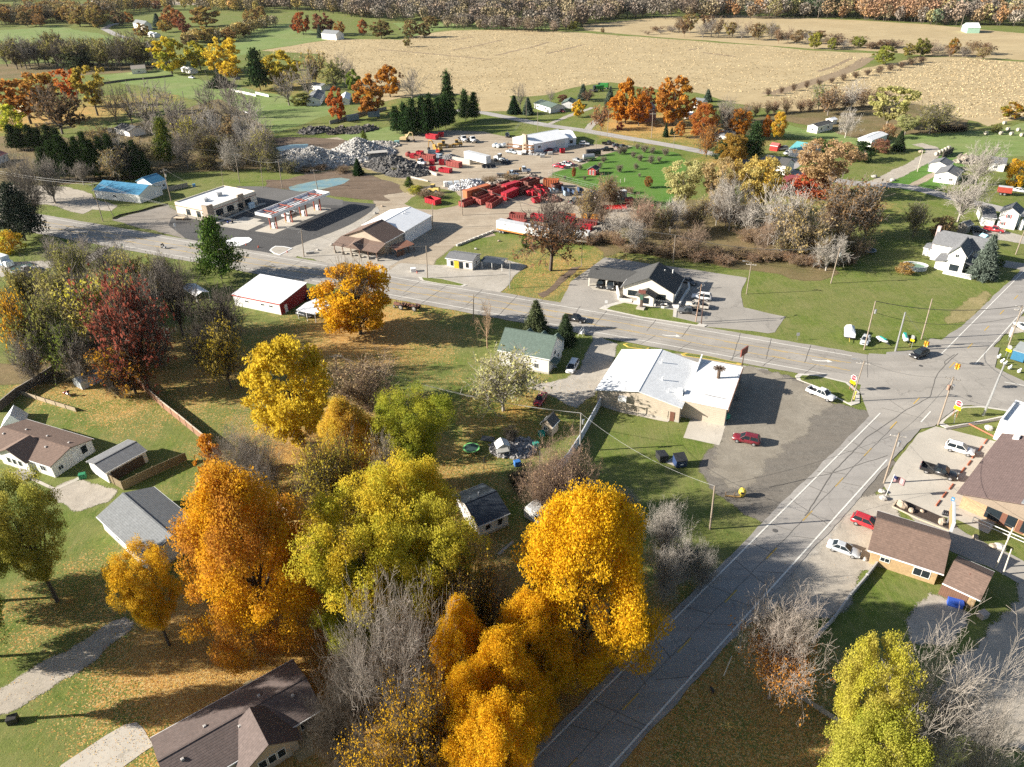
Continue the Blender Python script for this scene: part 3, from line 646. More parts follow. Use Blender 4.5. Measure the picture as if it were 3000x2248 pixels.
MB().box(x0+1.2,x1+.6,y0+1,y1-1,0,.25).build('porch_floor',CONC,t)
c=P(6,1262,465,2.4);rz=slope(P(6,1330,420,2.4)-P(6,1200,465,2.4))
t=empty('lean_to','brown slatted lean-to open shed against the side of the brown store','lean-to',(c[0],c[1],0),rz)
MB().add([(-3.4,-1.7,2.3),(3.4,-1.7,2.3),(3.4,1.7,2.8),(-3.4,1.7,2.8),(-3.4,-1.7,2.2),(3.4,-1.7,2.2),(3.4,1.7,2.7),(-3.4,1.7,2.7)],[(0,1,2,3),(7,6,5,4),(0,4,5,1),(1,5,6,2),(3,2,6,7),(0,3,7,4)]).build('roof',M('rust_brown_metal',(.25,.115,.07),.6,.2,stripes=('X',2,.5)),t)
for x in (-3.2,-1,1.2,3.2):
 for y in (-1.5,1.5):MB().box(x-.08,x+.08,y-.08,y+.08,0,2.3).build('post',BROWNW,t)
MB().box(-3.2,-.5,-1.6,-1.52,.2,1.6).build('slat_panel',BROWNW,t)
t=gable('office','small white office with a yellow door panel and grey roof by the main road','office',(6,1632,572),(6,1872,604),(6,1932,536),2.9,.8,SIDING,SH_GREY,.35,[(W_,'f',.2,.7,.9,1.4,DARK),('door','f',.38,.1,1.5,2.2,YELLOW),('glass','f',.56,.1,1.2,2.1),(W_,'f',.8,.7,.9,1.4,DARK),(W_,'r',.5,.9,.9,1.1)],base=CONC)
def shelter(name,label,A,B,C,h,roof,rise=.5,cat='carport',n=3,post=WHITE):
 c,rz,L,W=frame_of(A,B,C,h)
 t=empty(name,label,cat,(c[0],c[1],0),rz);r=MB()
 r.prism([(-W/2,h),(-W/2,h-.07),(0,h+rise-.07),(W/2,h-.07),(W/2,h),(0,h+rise)],-L/2,L/2,axis='x')
 r.build('roof',roof,t)
 for i in range(n):
  for s in (-1,1):MB().box(-.06,.06,-.06,.06,0,h-.05).build('post',post,t,(-L/2+.3+(L-.6)*i/(n-1),s*(W/2-.2),0))
 return t
shelter('carport','dark ribbed metal carport beside the small white office',(6,1940,600),(6,2130,625),(6,2125,568),2.3,MET_BLACK)
t=gable('funeral_home','cream gabled building with a steep charcoal roof and big front windows','building',(7,1410,890),(7,1490,745),(7,940,825),3.1,('A',(7,1185,745)),M('cream_wall',(.74,.69,.60),.8,.06),SH_BLACK,.5,
 [('glass','l',.27,.9,3.2,1.5),('glass','l',.78,.9,3.2,1.5),(W_,'f',.5,1,1.4,1.2)],base=STONE)
L,W,e_,r_=t['_dims']
for x,y in ((L*.25,-W*.16),(L*.32,-W*.3)):flue(t,x,y,e_+r_*.5,1.0,.14,WHITE)
p=MB().prism([(-2.6,2.5),(-2.6,2.38),(0,3.6),(2.6,2.38),(2.6,2.5),(0,3.75)],-3.3,0).build('porch_roof',SH_BLACK,t,(-L/2+.5,0,0),-math.pi/2)
for o_ in (p,):o_.rotation_euler=(0,0,-math.pi/2)
MB().prism([(-2.1,0),(2.1,0),(2.1,2.55),(0,3.5),(-2.1,2.55)],-2.6,0).build('porch',M('cream_wall',(.74,.69,.60)),t,(-L/2+.48,0,0),-math.pi/2)
q=MB().box(-.9,.9,-.05,0,.5,2.1).build('window',DARK,t,(-L/2-2.125,0,0),-math.pi/2);MB().box(-.8,.8,-.07,-.052,.6,2.0).build('pane',GLASS,q)
c,rz,L2,W2=frame_of((7,652,737),(7,978,777),(7,700,640),2.7)
t2=empty('car_shelter','charcoal roofed car shelter reaching out left from the cream gabled building','carport',(c[0],c[1],0),rz)
MB().prism([(-W2/2,2.7),(-W2/2,2.5),(0,4.0),(W2/2,2.5),(W2/2,2.7),(0,4.15)],-L2/2,L2/2+3.5,axis='x').build('roof',SH_BLACK,t2)
for x in (-L2/2+.4,0,L2/2-.4):
 for s in (-1,1):MB().box(x-.14,x+.14,s*(W2/2-.4)-.14,s*(W2/2-.4)+.14,0,2.62).build('post',M('cream_wall',(.74,.69,.60)),t2)
MB().prism([(-W2/2+.3,2.5),(W2/2-.3,2.5),(0,3.8)],-L2/2+.05,-L2/2+.2,axis='x').build('gable_end',M('cream_wall',(.74,.69,.60)),t2)
t=gable('house','white house with a grey-green shingle roof beside the main road driveway','house',(0,1074,756),(0,1187.5,777),(0,1222,737),3.9,('B',(0,1204,727)),SIDING,SH_GREEN,.35,
 [(W_,'r',.45,2.9,1.3,1.1),(W_,'r',.3,1,1,1.2),(W_,'r',.72,1,1,1.2),(W_,'f',.25,1,1,1.2),(W_,'f',.75,1,1,1.2)],base=CONC)
flue(t,-1,-1,5,1.2,.15)
L,W,e_,r_=t['_dims']
MB().add([(L/2-.4,-W*.1,2.7),(L/2-.4,-W*.38,2.7),(L/2+1.2,-W*.38,2.3),(L/2+1.2,-W*.1,2.3),(L/2-.4,-W*.1,2.62),(L/2-.4,-W*.38,2.62),(L/2+1.2,-W*.38,2.22),(L/2+1.2,-W*.1,2.22)],[(0,1,2,3),(7,6,5,4),(1,5,6,2),(2,6,7,3),(3,7,4,0)]).build('awning',SH_GREEN,t)
for k,x in enumerate((-3.1,.4,3.6)):
 g=MB().prism([(-1.6,2.6),(1.6,2.6),(0,4.1)],0,3.4).build('dormer',SH_GREEN,t,(x,W/2-.4,0))
 MB().prism([(-1.45,0),(1.45,0),(1.45,2.62),(0,3.9),(-1.45,2.62)],.0,3.3).build('addition',SIDING,t,(x,W/2-.36,0))
t=gable('store','wide tan store with a bright white low roof next to the gravel lot','store',(13,1466,213),(0,1515.5,786.5),(13,715,63),3.6,1.75,TANW,MEMBR,.35,
 [('door','l',.16,0,1,2.1,TANW),('door','l',.08,0,.9,2.1,BRDOOR)],base=CONC)
L,W,e_,r_=t['_dims']
for x,y,r in ((-L*.12,-W*.18,.14),(L*.22,-W*.08,.14),(-L*.3,-W*.3,.1)):flue(t,x,y,e_+r_*(1-abs(y)/(W/2))-.1,.9,r,WHITE)
MB().box(-.75,.75,-.6,.6,0,.95,bev=.12).build('rooftop_unit',M('cooler_white',(.72,.72,.7),.5),t,(-L*.25,-W*.42,e_+.3))
MB().box(-.55,.2,-.8,.8,0,1.0).build('air_conditioner',WHITE,t,(-L/2+.1,W*.17,2.5))
fr=MB()
for y in (W*.22,W*.12,-W*.02):
 fr.box(-L/2-.55,-L/2-.45,y-.05,y+.05,0,2.6)
fr.box(-L/2-.55,-L/2-.45,-W*.02,W*.22,2.3,2.42);fr.box(-L/2-.55,-L/2-.45,-W*.02,W*.22,.8,.92);fr.build('pipe_frame',TANW,t)
c,rz,L3,W3=frame_of((13,1855,208),(0,1602,791),(13,1490,145),4.3)
t3=empty('store_wing','flat white-roofed right wing of the tan store at the lot edge','store',(c[0],c[1],0),rz)
MB().box(-L3/2+.2,L3/2-.2,-W3/2,W3/2+.35,0,3.9).build('wall',TANW,t3)
MB().prism([(-W3/2-.3,3.85),(W3/2+.5,3.85),(W3/2+.5,4.2),(-W3/2-.3,4.15)],-L3/2,L3/2,axis='x').build('roof',MEMBR,t3)
MB().box(-L3/2,L3/2,-W3/2-.42,-W3/2-.3,3.5,4.2).build('fascia',M('rusty_fascia',(.22,.11,.07),.8),t3)
for i in range(4):opening(t3,'glass','f',.2+.2*i,.8,2.6,1.7,L3/2-.2,W3/2)
MB().prism([(L3*.12,4.15),(L3/2-.1,4.15),(L3/2-.1,5.4)],W3/2+.2,W3/2+.45).build('parapet',WHITE,t3)
ch=MB().cyl(0,0,0,1.9,.33,n=10).build('exhaust_stack',M('rusted_steel',(.13,.09,.065),.8,.4),t3,(L3*.12,-W3*.05,4.2))
fb=MB();fb.cyl(0,0,1.95,2.35,.16,n=8)
for k in range(10):
 a=2*math.pi*k/10;fb.box(.15,1.25,-.22,.22,2.2,2.24,rz=a)
fb.build('stack_cap',M('rusted_steel',(.13,.09,.065)),ch)
MB().add([(-L3*.32,W3*.1,4.34),(-L3*.32+.12,W3*.1,4.34),(-L3*.32+.12,-W3*.42,4.25),(-L3*.32,-W3*.42,4.25)],[(0,1,2,3)]).build('roof_seam',M('rusted_steel',(.13,.09,.065)),t3)
pl=MB();pl.box(-.08,.08,-.08,.08,0,5.6)
sg=empty('roadside_sign','tall rusty sign board on a post at the right end of the tan store','sign',tuple(P(7,1965,1640)),SIDEANG)
MB().cyl(0,0,0,6.4,.12,n=8).build('post',M('rusted_steel',(.13,.09,.065)),sg);MB().box(-1.3,1.3,-.12,.12,6.4,8.0).build('sign_panel',M('rust_red',(.22,.07,.05),.7,.3),sg)
a=P(14,1630,945,3.3)[:2];b_=P(14,2022,428,3.3)[:2];u=(a-b_)/np.linalg.norm(a-b_);n_=np.array([-u[1],u[0]]);Lr=np.linalg.norm(a-b_);Wr=17.0
cc=(a+b_)/2+n_*Wr/2
t=empty('restaurant','big brick restaurant with a brown shingle roof and wide gable at right edge','restaurant',(cc[0],cc[1],0),slope(u))
hw,hl=Wr/2-.8,Lr/2-1.2
MB().prism([(-hw,0),(hw,0),(hw,3.2),(-hw,3.2)],-Lr/2+.4,hl,axis='x').build('wall',BRICK,t)
MB().prism([(-Wr/2+.1,3.05),(Wr/2-.1,3.05),(0,5.9)],Lr/2-.5,Lr/2-.3,axis='x').build('gable_end',M('taupe_board',(.27,.215,.165),.85,.1,stripes=('Z',4,.3)),t)
r=MB();r.prism([(-Wr/2,3.3),(-Wr/2,3.1),(0,5.95),(0,6.15)],-Lr/2,Lr/2,axis='x');r.prism([(0,6.15),(0,5.95),(Wr/2,3.1),(Wr/2,3.3)],-Lr/2,Lr/2,axis='x')
ro=r.build('roof',M('plum_brown_shingles',(.17,.12,.11),.9,.2,2.5,fine=.28,stripes=('Y',3.2,.4)),t)
MB().box(-Lr/2,Lr/2,-.28,.28,6.08,6.24).build('ridge_vent',M('ridge_metal',(.30,.31,.32),.5),ro)
MB().box(-.55,.55,-.45,.45,0,1.0,bev=.06).build('chimney_cap',WHITE,ro,(-Lr*.44,-Wr*.36,3.6))
for p,w_ in ((.30,2.2),(.46,1.4),(.62,2.2),(.80,2.0)):opening(t,'glass','r',p,.35,w_,2.2,hl,hw)
for p in (.39,.55):opening(t,'door','r',p,.1,1.1,2.3,hl,hw,BRDOOR)
fn=MB()
for y in (-5,-2.5,0,2.5,5):fn.box(hl+2.3,hl+2.38,y-.04,y+.04,0,1.2)
fn.box(hl+2.3,hl+2.38,-5,5,1.1,1.2);fn.box(hl+2.3,hl+2.38,-5,5,.5,.58);fn.build('porch_rail',WHITE,t)
c=P(14,2120,350,4.2);t=empty('annex','flat white-roofed annex behind the brick restaurant','building',(c[0]+5.2,c[1]+.2,0),slope(u))
MB().box(-5,4.0,-5.5,5.5,0,3.8).build('wall',WHITE,t);f=MB()
for q in ((-5,4,-5.5,-5.2),(-5,4,5.2,5.5),(-5,-4.7,-5.2,5.2),(3.7,4,-5.2,5.2)):f.box(*q,3.801,4.3)
f.build('parapet',WHITE,t);MB().box(-4.7,3.7,-5.2,5.2,3.802,3.86).build('roof',MEMBR,t)
t=gable('brick_building','yellow brick building with a brown shingle roof facing the silver car','building',(14,862,1437),(14,1520,1650),(14,1100,1143),2.9,('A',(14,1020,1188)),YBRICK,SH_BROWN,.6,
 [(W_,'f',.22,1.2,1.3,.8),(W_,'f',.78,.7,2.2,1.4)],base=None)
flue(t,-1,-.8,4.4,.4,.06,M('rust_red',(.22,.07,.05)))
t=gable('brick_building','lower yellow brick wing with a brown door set behind the larger brown roof','building',(18,1510,66),(18,1838,218),(14,1990,1640),2.6,1.6,YBRICK,SH_BROWN,.5,
 [('door','f',.3,0,3.4,2.2,M('brown_boards',(.16,.085,.055)))])
flue(t,0,-.8,3.5,.4,.06,M('rust_red',(.22,.07,.05)))
t=gable('house','tan house with a long dark brown shingle roof at the bottom edge','house',(0,372,1728),(0,698,1532),(0,612,1435.7),2.9,('B',(0,650,1466)),TANS,SH_DKBROWN,.4,
 [('door','f',.79,.5,1.1,2.1,BRDOOR),(W_,'f',.905,.9,1.9,1.3)],vents=5,base=CONC)
L,W,e_,r_=t['_dims']
gx=L/2-L*.405
MB().prism([(-3.6,e_-.28),(-3.6,e_-.45),(0,e_+1.95),(3.6,e_-.45),(3.6,e_-.28),(0,e_+2.12)],-W/2-1.9,-.5).build('cross_roof',SH_DKBROWN,t,(gx,0,0))
MB().prism([(-3.1,0),(3.1,0),(3.1,e_-.25),(0,e_+1.8),(-3.1,e_-.25)],-W/2-1.2,-.6).build('bay',TANS,t,(gx,0,0))
for k in range(3):
 q=MB().box(-.5,.5,-.06,0,0,1.3).build('window',WHITE,t,(gx-1.1+1.1*k,-W/2-1.2,.9));MB().box(-.42,.42,-.08,-.062,.08,1.22).build('pane',GLASS,q)
d=MB();d.box(-1.2,1.2,-2.0,0,.35,.5);d.build('deck',M('deck_timber',(.42,.33,.18),.85,.2,stripes=('X',7,.4)),t,(L*.29,-W/2+.35,0))
for s in (-1,1):
 q=MB();q.box(-.04,.04,-2,0,1.2,1.3)
 for k in range(5):q.box(-.03,.03,-2+.48*k,-1.94+.48*k,.4,1.2)
 q.build('railing',M('deck_timber',(.42,.33,.18)),t,(L*.29+s*1.16,-W/2+.35,0))
st=MB()
for k in range(3):st.box(-1,1,-2.3-.3*k,-2.0-.3*k,0,.36-.11*k)
st.build('steps',M('deck_timber',(.42,.33,.18)),t,(L*.29,-W/2+.35,0))
MB().box(-.6,.6,-2,2,0,.5).build('pale_box',M('pale_timber',(.55,.45,.25),.8),t,(L*.18,W/2+.5,0))
t=gable('mobile_home','white mobile home with a brown roof and front cross gable at left','mobile home',(0,-40,961),(11,432,722),(11,845,490),2.7,('B',(11,620,549)),SIDING,SH_BROWN,.3,
 [(W_,'f',.86,.9,1.4,1.2),(W_,'f',.60,.9,1.6,1.2),(W_,'r',.78,1,1.1,1.5,DARK),('door','r',.55,.4,1,2.0),(W_,'r',.18,.8,1,.9)],vents=6)
L,W,e_,r_=t['_dims']
gx=L/2-L*.52
MB().prism([(-4.2,e_-.1),(-4.2,e_-.25),(0,e_+1.7),(4.2,e_-.25),(4.2,e_-.1),(0,e_+1.85)],-W/2-.8,-.6).build('cross_roof',SH_BROWN,t,(gx,0,0))
MB().prism([(-3.7,0),(3.7,0),(3.7,e_-.1),(0,e_+1.6),(-3.7,e_-.1)],-W/2-.3,-.7).build('bay',SIDING,t,(gx,0,0))
for k in range(3):
 q=MB().box(-.45,.45,-.06,0,0,1.2).build('window',WHITE,t,(gx-1.5+1.5*k,-W/2-.3,.9));MB().box(-.38,.38,-.08,-.062,.07,1.13).build('pane',GLASS,q)
dk=MB();dk.box(-2,2,-2.2,0,.2,.35)
for k in range(5):dk.box(-2+k,-1.93+k,-2.2,-2.13,.35,1.1)
dk.box(-2,2,-2.2,-2.13,1.1,1.18);dk.build('porch_deck',M('grey_timber',(.30,.28,.26),.85),t,(gx+3,-W/2-.3,0))
t=gable('shed','grey shingled open woodshed beside the mobile home','shed',(11,905,775),(11,1270,575),(11,712,690),2.5,.75,SIDING,SH_GREY,.25)
L,W,e_,r_=t['_dims']
MB().box(-L/2+1,L/2-1,-W/2+.1,-W/2+.6,0,1.9).build('firewood',M('stacked_firewood',(.12,.09,.065),.9,.5,6,fine=.18),None,tuple(t.location),t.rotation_euler[2],label='dark stack of firewood under the eave of the grey woodshed',category='firewood')
t=gable('house','white house with a grey roof half hidden behind the rust-orange maple','house',(11,832,1150),(11,1250,1545),(11,1340,900),2.9,1.75,SIDING,SH_LGREY,.35,[(W_,'f',.35,.9,1.3,1.2),(W_,'f',.7,.9,1.3,1.2),('door','f',.52,.1,1,2.1)],base=CONC)
aa,bb,c3=P(12,1920,1236,2.7)[:2],P(12,2198,1120,2.7)[:2],P(12,1860,902,2.7)[:2]
t=gable('house','small white house with a black ribbed metal roof among yellow trees','house',(12,1920,1236),(12,2198,1120),(12,1860,902),2.7,1.5,SIDING,MET_BLACK,.3,[(W_,'f',.3,1.1,.8,.8,DARK),(W_,'f',.72,1.0,.8,1.2,DARK),('door','l',.3,0,1,2.1)],base=CONC)
for x,y in ((-1.5,.9),(.3,1.2)):flue(t,x,y,3.4,.8,.13)
sheet('garden_path',D(2080,1470,2212,1360,2230,1370,2110,1480,k=12),PAD,Z2)
c,rz,L,W=frame_of((0,500,636),(0,604,657),(0,652,618),3.2)
t=empty('pole_barn','white pole barn with a red gable end and sloping white roof','barn',(c[0],c[1],0),rz)
MB().box(-L/2+.2,L/2-.3,-W/2+.2,W/2-.2,0,3.1).build('wall',WMET,t)
MB().prism([(-W/2+.15,0),(W/2-.15,0),(W/2-.15,4.3),(-W/2+.15,3.1)],L/2-.3,L/2-.2,axis='x').build('gable_end',M('barn_red',(.27,.02,.022),.55,.12,.8,stripes=('Y',2.2,.3)),t)
MB().prism([(-W/2,3.2),(-W/2,3.05),(W/2,4.35),(W/2,4.5)],-L/2,L/2,axis='x').build('roof',MET_WHITE,t)
MB().box(-L/2,L/2,-W/2-.06,-W/2-.002,2.9,3.12).build('red_trim',RED,t)
for p in (.28,.62,.8):opening(t,W_,'f',p,1.6,1.1,.6,L/2-.2,W/2-.2)
opening(t,'door','r',.18,0,1,2.1,L/2-.2,W/2-.2)
shelter('carport','white open carport beside the red gable end of the pole barn',(6,345,1022),(6,510,1062),(6,560,935),2.5,MET_WHITE,.4)
shelter('gazebo','small arched white shelter with red trim behind the bare trees left of the barn',(5,1570,830),(5,1690,905),(5,1700,800),2.3,M('white_canvas',(.75,.73,.72),.8),.7,'shelter',2)
a_,b_=P(36,712,416,4.2)[:2],P(36,1238,318,4.2)[:2]
t=gable('workshop','white metal workshop with a wide white roof in the middle of the yard','workshop',(36,712,416),(36,1238,318),(36,207,352),4.2,2.2,M('white_metal_wall',(.72,.76,.80),.5,.06,stripes=('X',1.6,.15)),MET_WHITE,.15,
 [('garage','f',.78,0,4.4,3.8),('door','f',.52,0,1.1,2.2),(W_,'f',.17,2.0,1.6,1)])
L,W,e_,r_=t['_dims']
MB().box(-1.4,1.4,-.45,.45,0,7.4).build('chimney',M('sand_brick',(.42,.33,.25),.9,.1),t,(-L/2-.5,-W*.16,0),math.pi/2)
t=gable('office','small white annex with one window at the right end of the yard workshop','annex',(36,1215,330),(36,1352,322),(36,1090,212),3.3,1.2,M('white_metal_wall',(.72,.76,.80)),MET_WHITE,.1,[(W_,'f',.45,1,1.4,1.4,DARK)])
gable('house','white ranch house with a dark green roof and porch by the cornfield','house',(3,185,890),(3,330,935),(3,420,905),2.7,1.4,SIDING,SH_GREEN,.3,[(W_,'f',.25,.9,1.6,1.1),(W_,'f',.7,.9,1.6,1.1),('door','f',.5,0,1,2.1)])
gable('garage','white gabled garage with a dark roof standing apart right of the ranch house','garage',(3,532,895),(3,560,862),(3,438,880),2.7,1.3,SIDING,SH_GREEN,.2,[('garage','l',.5,0,3,2.3)])
t=gable('playhouse','red and white playhouse shed standing in the young orchard','playhouse',(36,1640,800),(36,1700,760),(36,1540,765),2.2,1.0,M('barn_red_wall',(.33,.04,.04),.6),SH_BLACK,.25,[(W_,'l',.3,.2,.6,1.7),(W_,'l',.7,.2,.6,1.7),(W_,'f',.5,.8,1,.7)])
gable('farmhouse','tall old house with grey roof and red lower walls between the orange maples','house',(3,1165,960),(3,1260,940),8,5.6,2.6,M('brick_red_wall',(.34,.15,.11),.85,.1),SH_GREY,.4,[(W_,'f',.3,3.5,1,1.4),(W_,'f',.7,3.5,1,1.4)])
gable('garage','little white shed under the right-hand orange maple','shed',(3,1480,985),(3,1555,990),5,2.3,.9,SIDING,MET_WHITE,.2)
gable('house','white house end showing right of the big orange maple by the corn','house',(3,1560,880),(3,1640,890),7,3,1.6,SIDING,SH_LGREY,.2,[(W_,'f',.7,1,1,1.3)])
gable('house','grey roofed house behind the bare forked tree at the country road','house',(3,1740,1165),(3,1890,1185),9,2.8,1.6,SIDING,SH_GREY,.3,[(W_,'f',.4,1,1.4,1.1),('door','f',.65,0,1,2.1)])
gable('mobile_home','narrow white mobile home with dark roof on the far lawn at right','mobile home',(4,432,1098),(4,570,1062),(4,355,1078),3,.9,SIDING,SH_BLACK,.15,[(W_,'f',.25,1,1.2,1.2),(W_,'f',.7,1,1.6,1.2),(W_,'l',.5,1,1,1)])
gable('garage','little white gabled shed at the far end of the narrow mobile home','shed',(4,560,1040),(4,605,1030),4,2.2,.7,SIDING,MET_WHITE,.15)
gable('house','white flat-looking house behind the dark green juniper hedge','house',(4,900,1215),(4,1040,1160),(4,775,1195),2.8,.8,SIDING,MET_WHITE,.2,[(W_,'l',.4,1,1.3,1.2),(W_,'f',.5,1,1.3,1.2)])
gable('barn','white barn with a teal metal roof by the parked white minivan','barn',(4,180,1283),(4,350,1310),(4,395,1243),3.2,1.6,SIDING,MET_TEAL,.2,[('garage','l',.5,0,3,2.6),(W_,'f',.8,1.2,1,1)])
gable('shed','small red shed left of the teal-roofed barn','shed',(4,15,1255),(4,85,1265),4,2.2,.8,RED,M('red_metal_roof',(.45,.12,.11),.6,.1),.15)
gable('barn','dark roofed barn with white gable in front of the tan oak','barn',(4,70,1425),(4,158,1440),8,3.4,2.0,SIDING,SH_BLACK,.2)
gable('barn','old maroon roofed barn half hidden by the tan oak','barn',(4,115,1572),(4,260,1590),8,3,1.8,MAROON,MET_MAROON,.3)
gable('garage','white garage nearer the gravel lane, with two openings in its gable','garage',(4,1640,1530),(4,1690,1470),(4,1440,1500),3,1.4,SIDING,SH_GREY,.2,[(W_,'l',.25,1.2,1.2,.9),(W_,'l',.72,1.2,.8,.8)])
gable('garage','white garage with grey roof standing behind the nearer white garage','garage',(4,1560,1440),(4,1610,1400),(4,1385,1415),2.9,1.3,SIDING,SH_GREY,.2)
gable('house','grey roofed white house behind bare trees at the far right lawn','house',(4,1915,1410),(4,2060,1425),(4,2140,1375),2.8,1.3,SIDING,SH_GREY,.3,[(W_,'f',.4,1,1.2,1)])
gable('barn','distant pale green barn with a white roof beyond the cornfields','barn',(4,1728,240),(4,1840,240),(4,1885,220),4.5,3,GREENW,MET_WHITE,.2,[('garage','r',.5,0,6,4)])
t=gable('house','tall white gabled house with grey roof and porch at the right edge','house',(37,695,1115),(37,810,970),(37,385,1062),5.0,('A',(37,585,935)),SIDING,SH_GREY,.35,
 [(W_,'l',.5,4.3,.9,1.0,None,M('pink_shutter',(.62,.42,.42),.7)),('glass','l',.5,.4,2.4,2.0,WHITE)],base=CONC)
L,W,e_,r_=t['_dims']
MB().prism([(-3.9,e_-.1),(0,e_+r_),(3.9,e_-.1),(3.9,e_-.3),(0,e_+r_-.2),(-3.9,e_-.3)],-W/2-2.6,W/2+5.4).build('cross_roof',SH_GREY,t,(L/2+1.6,0,0))
MB().prism([(-3.4,0),(3.4,0),(3.4,e_-.15),(0,e_+r_-.3),(-3.4,e_-.15)],-W/2-2.1,W/2+4.9).build('rear_wing',SIDING,t,(L/2+1.6,0,0))
MB().prism([(0,3.0),(0,3.2),(3.0,2.5),(3.0,2.3)],-L/2,L/2,axis='x').build('side_roof',SH_GREY,t,(0,W/2-.4,0))
MB().box(-L/2+.4,L/2-.4,0,2.6,0,2.45).build('side_room',SIDING,t,(0,W/2-.36,0))
MB().add([(-L/2+.5,-W/2-2.8,2.4),(L/2+1,-W/2-2.8,2.4),(L/2+1,-W/2+.3,3.5),(-L/2+.5,-W/2+.3,3.5),(-L/2+.5,-W/2-2.8,2.3),(L/2+1,-W/2-2.8,2.3),(L/2+1,-W/2+.3,3.4),(-L/2+.5,-W/2+.3,3.4)],[(0,1,2,3),(7,6,5,4),(0,4,5,1),(0,3,7,4),(1,5,6,2)]).build('porch_roof',SH_GREY,t)
MB().box(-L/2-1.9,-L/2+.3,-W/2-2.6,W/2-.5,0,.45).build('porch_deck',M('porch_white',(.66,.66,.64),.7),t)
rl=MB();rl.box(-L/2-1.85,-L/2-1.78,-W/2-2.4,W/2-.6,1.2,1.28)
for k in range(14):rl.box(-L/2-1.85,-L/2-1.78,-W/2-2.4+k*(W+1.6)/13,-W/2-2.33+k*(W+1.6)/13,.45,1.2)
rl.build('porch_rail',WHITE,t)
for x in (-L/2+.7,L/2):MB().box(-.1,.1,-.1,.1,.3,2.35).build('porch_post',WHITE,t,(x,-W/2-2.6,0))
MB().box(-.45,.45,-.45,.45,0,e_+r_+1.0).build('chimney',M('pink_brick',(.58,.42,.40),.9),t,(L/2+1.4,W/2+5.2,0))
t=gable('garage','low white lean-to wing behind the tall white gabled house','shed',(37,25,960),(37,250,1010),(37,285,920),2.3,.5,SIDING,SH_LGREY,.2)
t=gable('house','white neighbour house with red shutters at the upper right edge','house',(37,1500,465),(37,1570,380),(37,1180,415),5.0,('A',(37,1375,350)),SIDING,SH_GREY,.35,
 [(W_,'l',.5,3.2,.8,1.3,None,SHUT),(W_,'l',.72,.9,.8,1.0,None,SHUT)])
t=gable('garage','grey roofed white wing on the left of the red-shuttered house','house',(37,930,500),(37,1150,520),(37,1260,345),2.9,1.0,SIDING,SH_GREY,.3)
t=gable('garage','small white gabled porch shed at the very right of the red-shuttered house','shed',(37,1560,590),(37,1600,560),(37,1460,590),2.4,.8,SIDING,MET_WHITE,.15)
t=gable('shed','weathered grey shed beside the dark parked car at upper right','shed',(37,700,640),(37,800,600),(37,570,595),2.5,.9,M('weathered_boards',(.30,.27,.23),.9,.2,stripes=('Y',4,.3)),SH_GREY,.15)
t=empty('slide_tower','red play tower with a blue roof beside the tall white house','play tower',tuple(P(37,905,940)),R(20))
for x in (-.7,.7):
 for y in (-.7,.7):MB().box(x-.07,x+.07,y-.07,y+.07,0,3).build('post',RED,t)
MB().box(-.8,.8,-.8,.8,1.4,1.55).build('platform',RED,t);MB().box(-.8,.8,-.8,-.72,1.56,2.2).build('panel',RED,t)
MB().prism([(-1,3),(1,3),(0,3.7)],-1,1).build('roof',M('sky_blue_canvas',(.30,.55,.72),.7),t)
gable('cottage','white cottage with a pale roof on the far lawn below the brush line','cottage',(1,1130,600),(1,1258,590),(1,1085,588),3.4,2.0,SIDING,M('tan_shingles',(.30,.27,.23),.9),.2,[(W_,'f',.5,1,1.2,1)])
gable('farmhouse','distant white farmhouse with a bluish roof among orange trees','farmhouse',(1,1145,200),(1,1240,215),9,6,3.5,SIDING,SH_LGREY,.3,[(W_,'f',.3,3.5,1.2,1.5),(W_,'f',.7,3.5,1.2,1.5)])
gable('garage','distant white garage below the bluish-roofed farmhouse','garage',(1,1270,290),(1,1330,300),7,3,1.5,SIDING,MET_WHITE,.2)
gable('house','low house with a dark roof behind the row of dark pines at left','house',(1,985,1105),(1,1110,1140),(1,1250,1110),2.8,1.8,SIDING,SH_BLACK,.4)
gable('house','yellow house showing through the rusty oaks at the left edge','house',(1,195,900),(1,290,880),10,5,2.5,M('pale_yellow_siding',(.62,.55,.36),.8,.1,stripes=('Z',4,.2)),SH_LGREY,.3,[(W_,'f',.4,3,1.1,1.4)])
gable('house','white house with a red roof cut by the left edge of the picture','house',(0,-30,350),(1,70,1325),8,3,1.6,SIDING,M('brick_red_roof',(.38,.13,.11),.8,.1),.3,[(W_,'f',.8,1,1,1.2)])
gable('house','grey roofed white house left of the red-orange maple in the middle distance','house',(2,555,862),(2,600,790),(2,475,800),3.2,1.6,SIDING,SH_LGREY,.3,[(W_,'l',.5,1,1.1,1.3)])
gable('garage','white gabled garage right of the red-orange maple in the middle distance','garage',(2,805,862),(2,820,810),(2,735,830),2.8,1.3,SIDING,MET_WHITE,.2,[(W_,'l',.6,.9,.9,1)])
gable('farmhouse','far white farmhouse between the red maples along the horizon fields','farmhouse',(2,560,290),(2,690,300),10,5,3,SIDING,SH_LGREY,.3)
gable('garage','white shed by the curve among yellow trees at the far upper left','shed',(1,1560,590),(1,1640,610),6,2.5,1.2,SIDING,MET_WHITE,.2)
gable('house','long pale house behind the bare thicket near the wooden fence line','house',(2,450,735),(2,560,750),8,2.8,1.2,SIDING,SH_LGREY,.2)
t=gable('playhouse','small tan shed with a dark peaked roof in the cluttered back yard','shed',(13,350,380),(13,412,312),(13,238,352),2.3,1.4,TANS,SH_BLACK,.2,[(W_,'l',.6,1.0,.8,.9)])
t=empty('greenhouse','white paned lean greenhouse frame by the grey fence at left','greenhouse',tuple(P(11,125,325)),R(20))
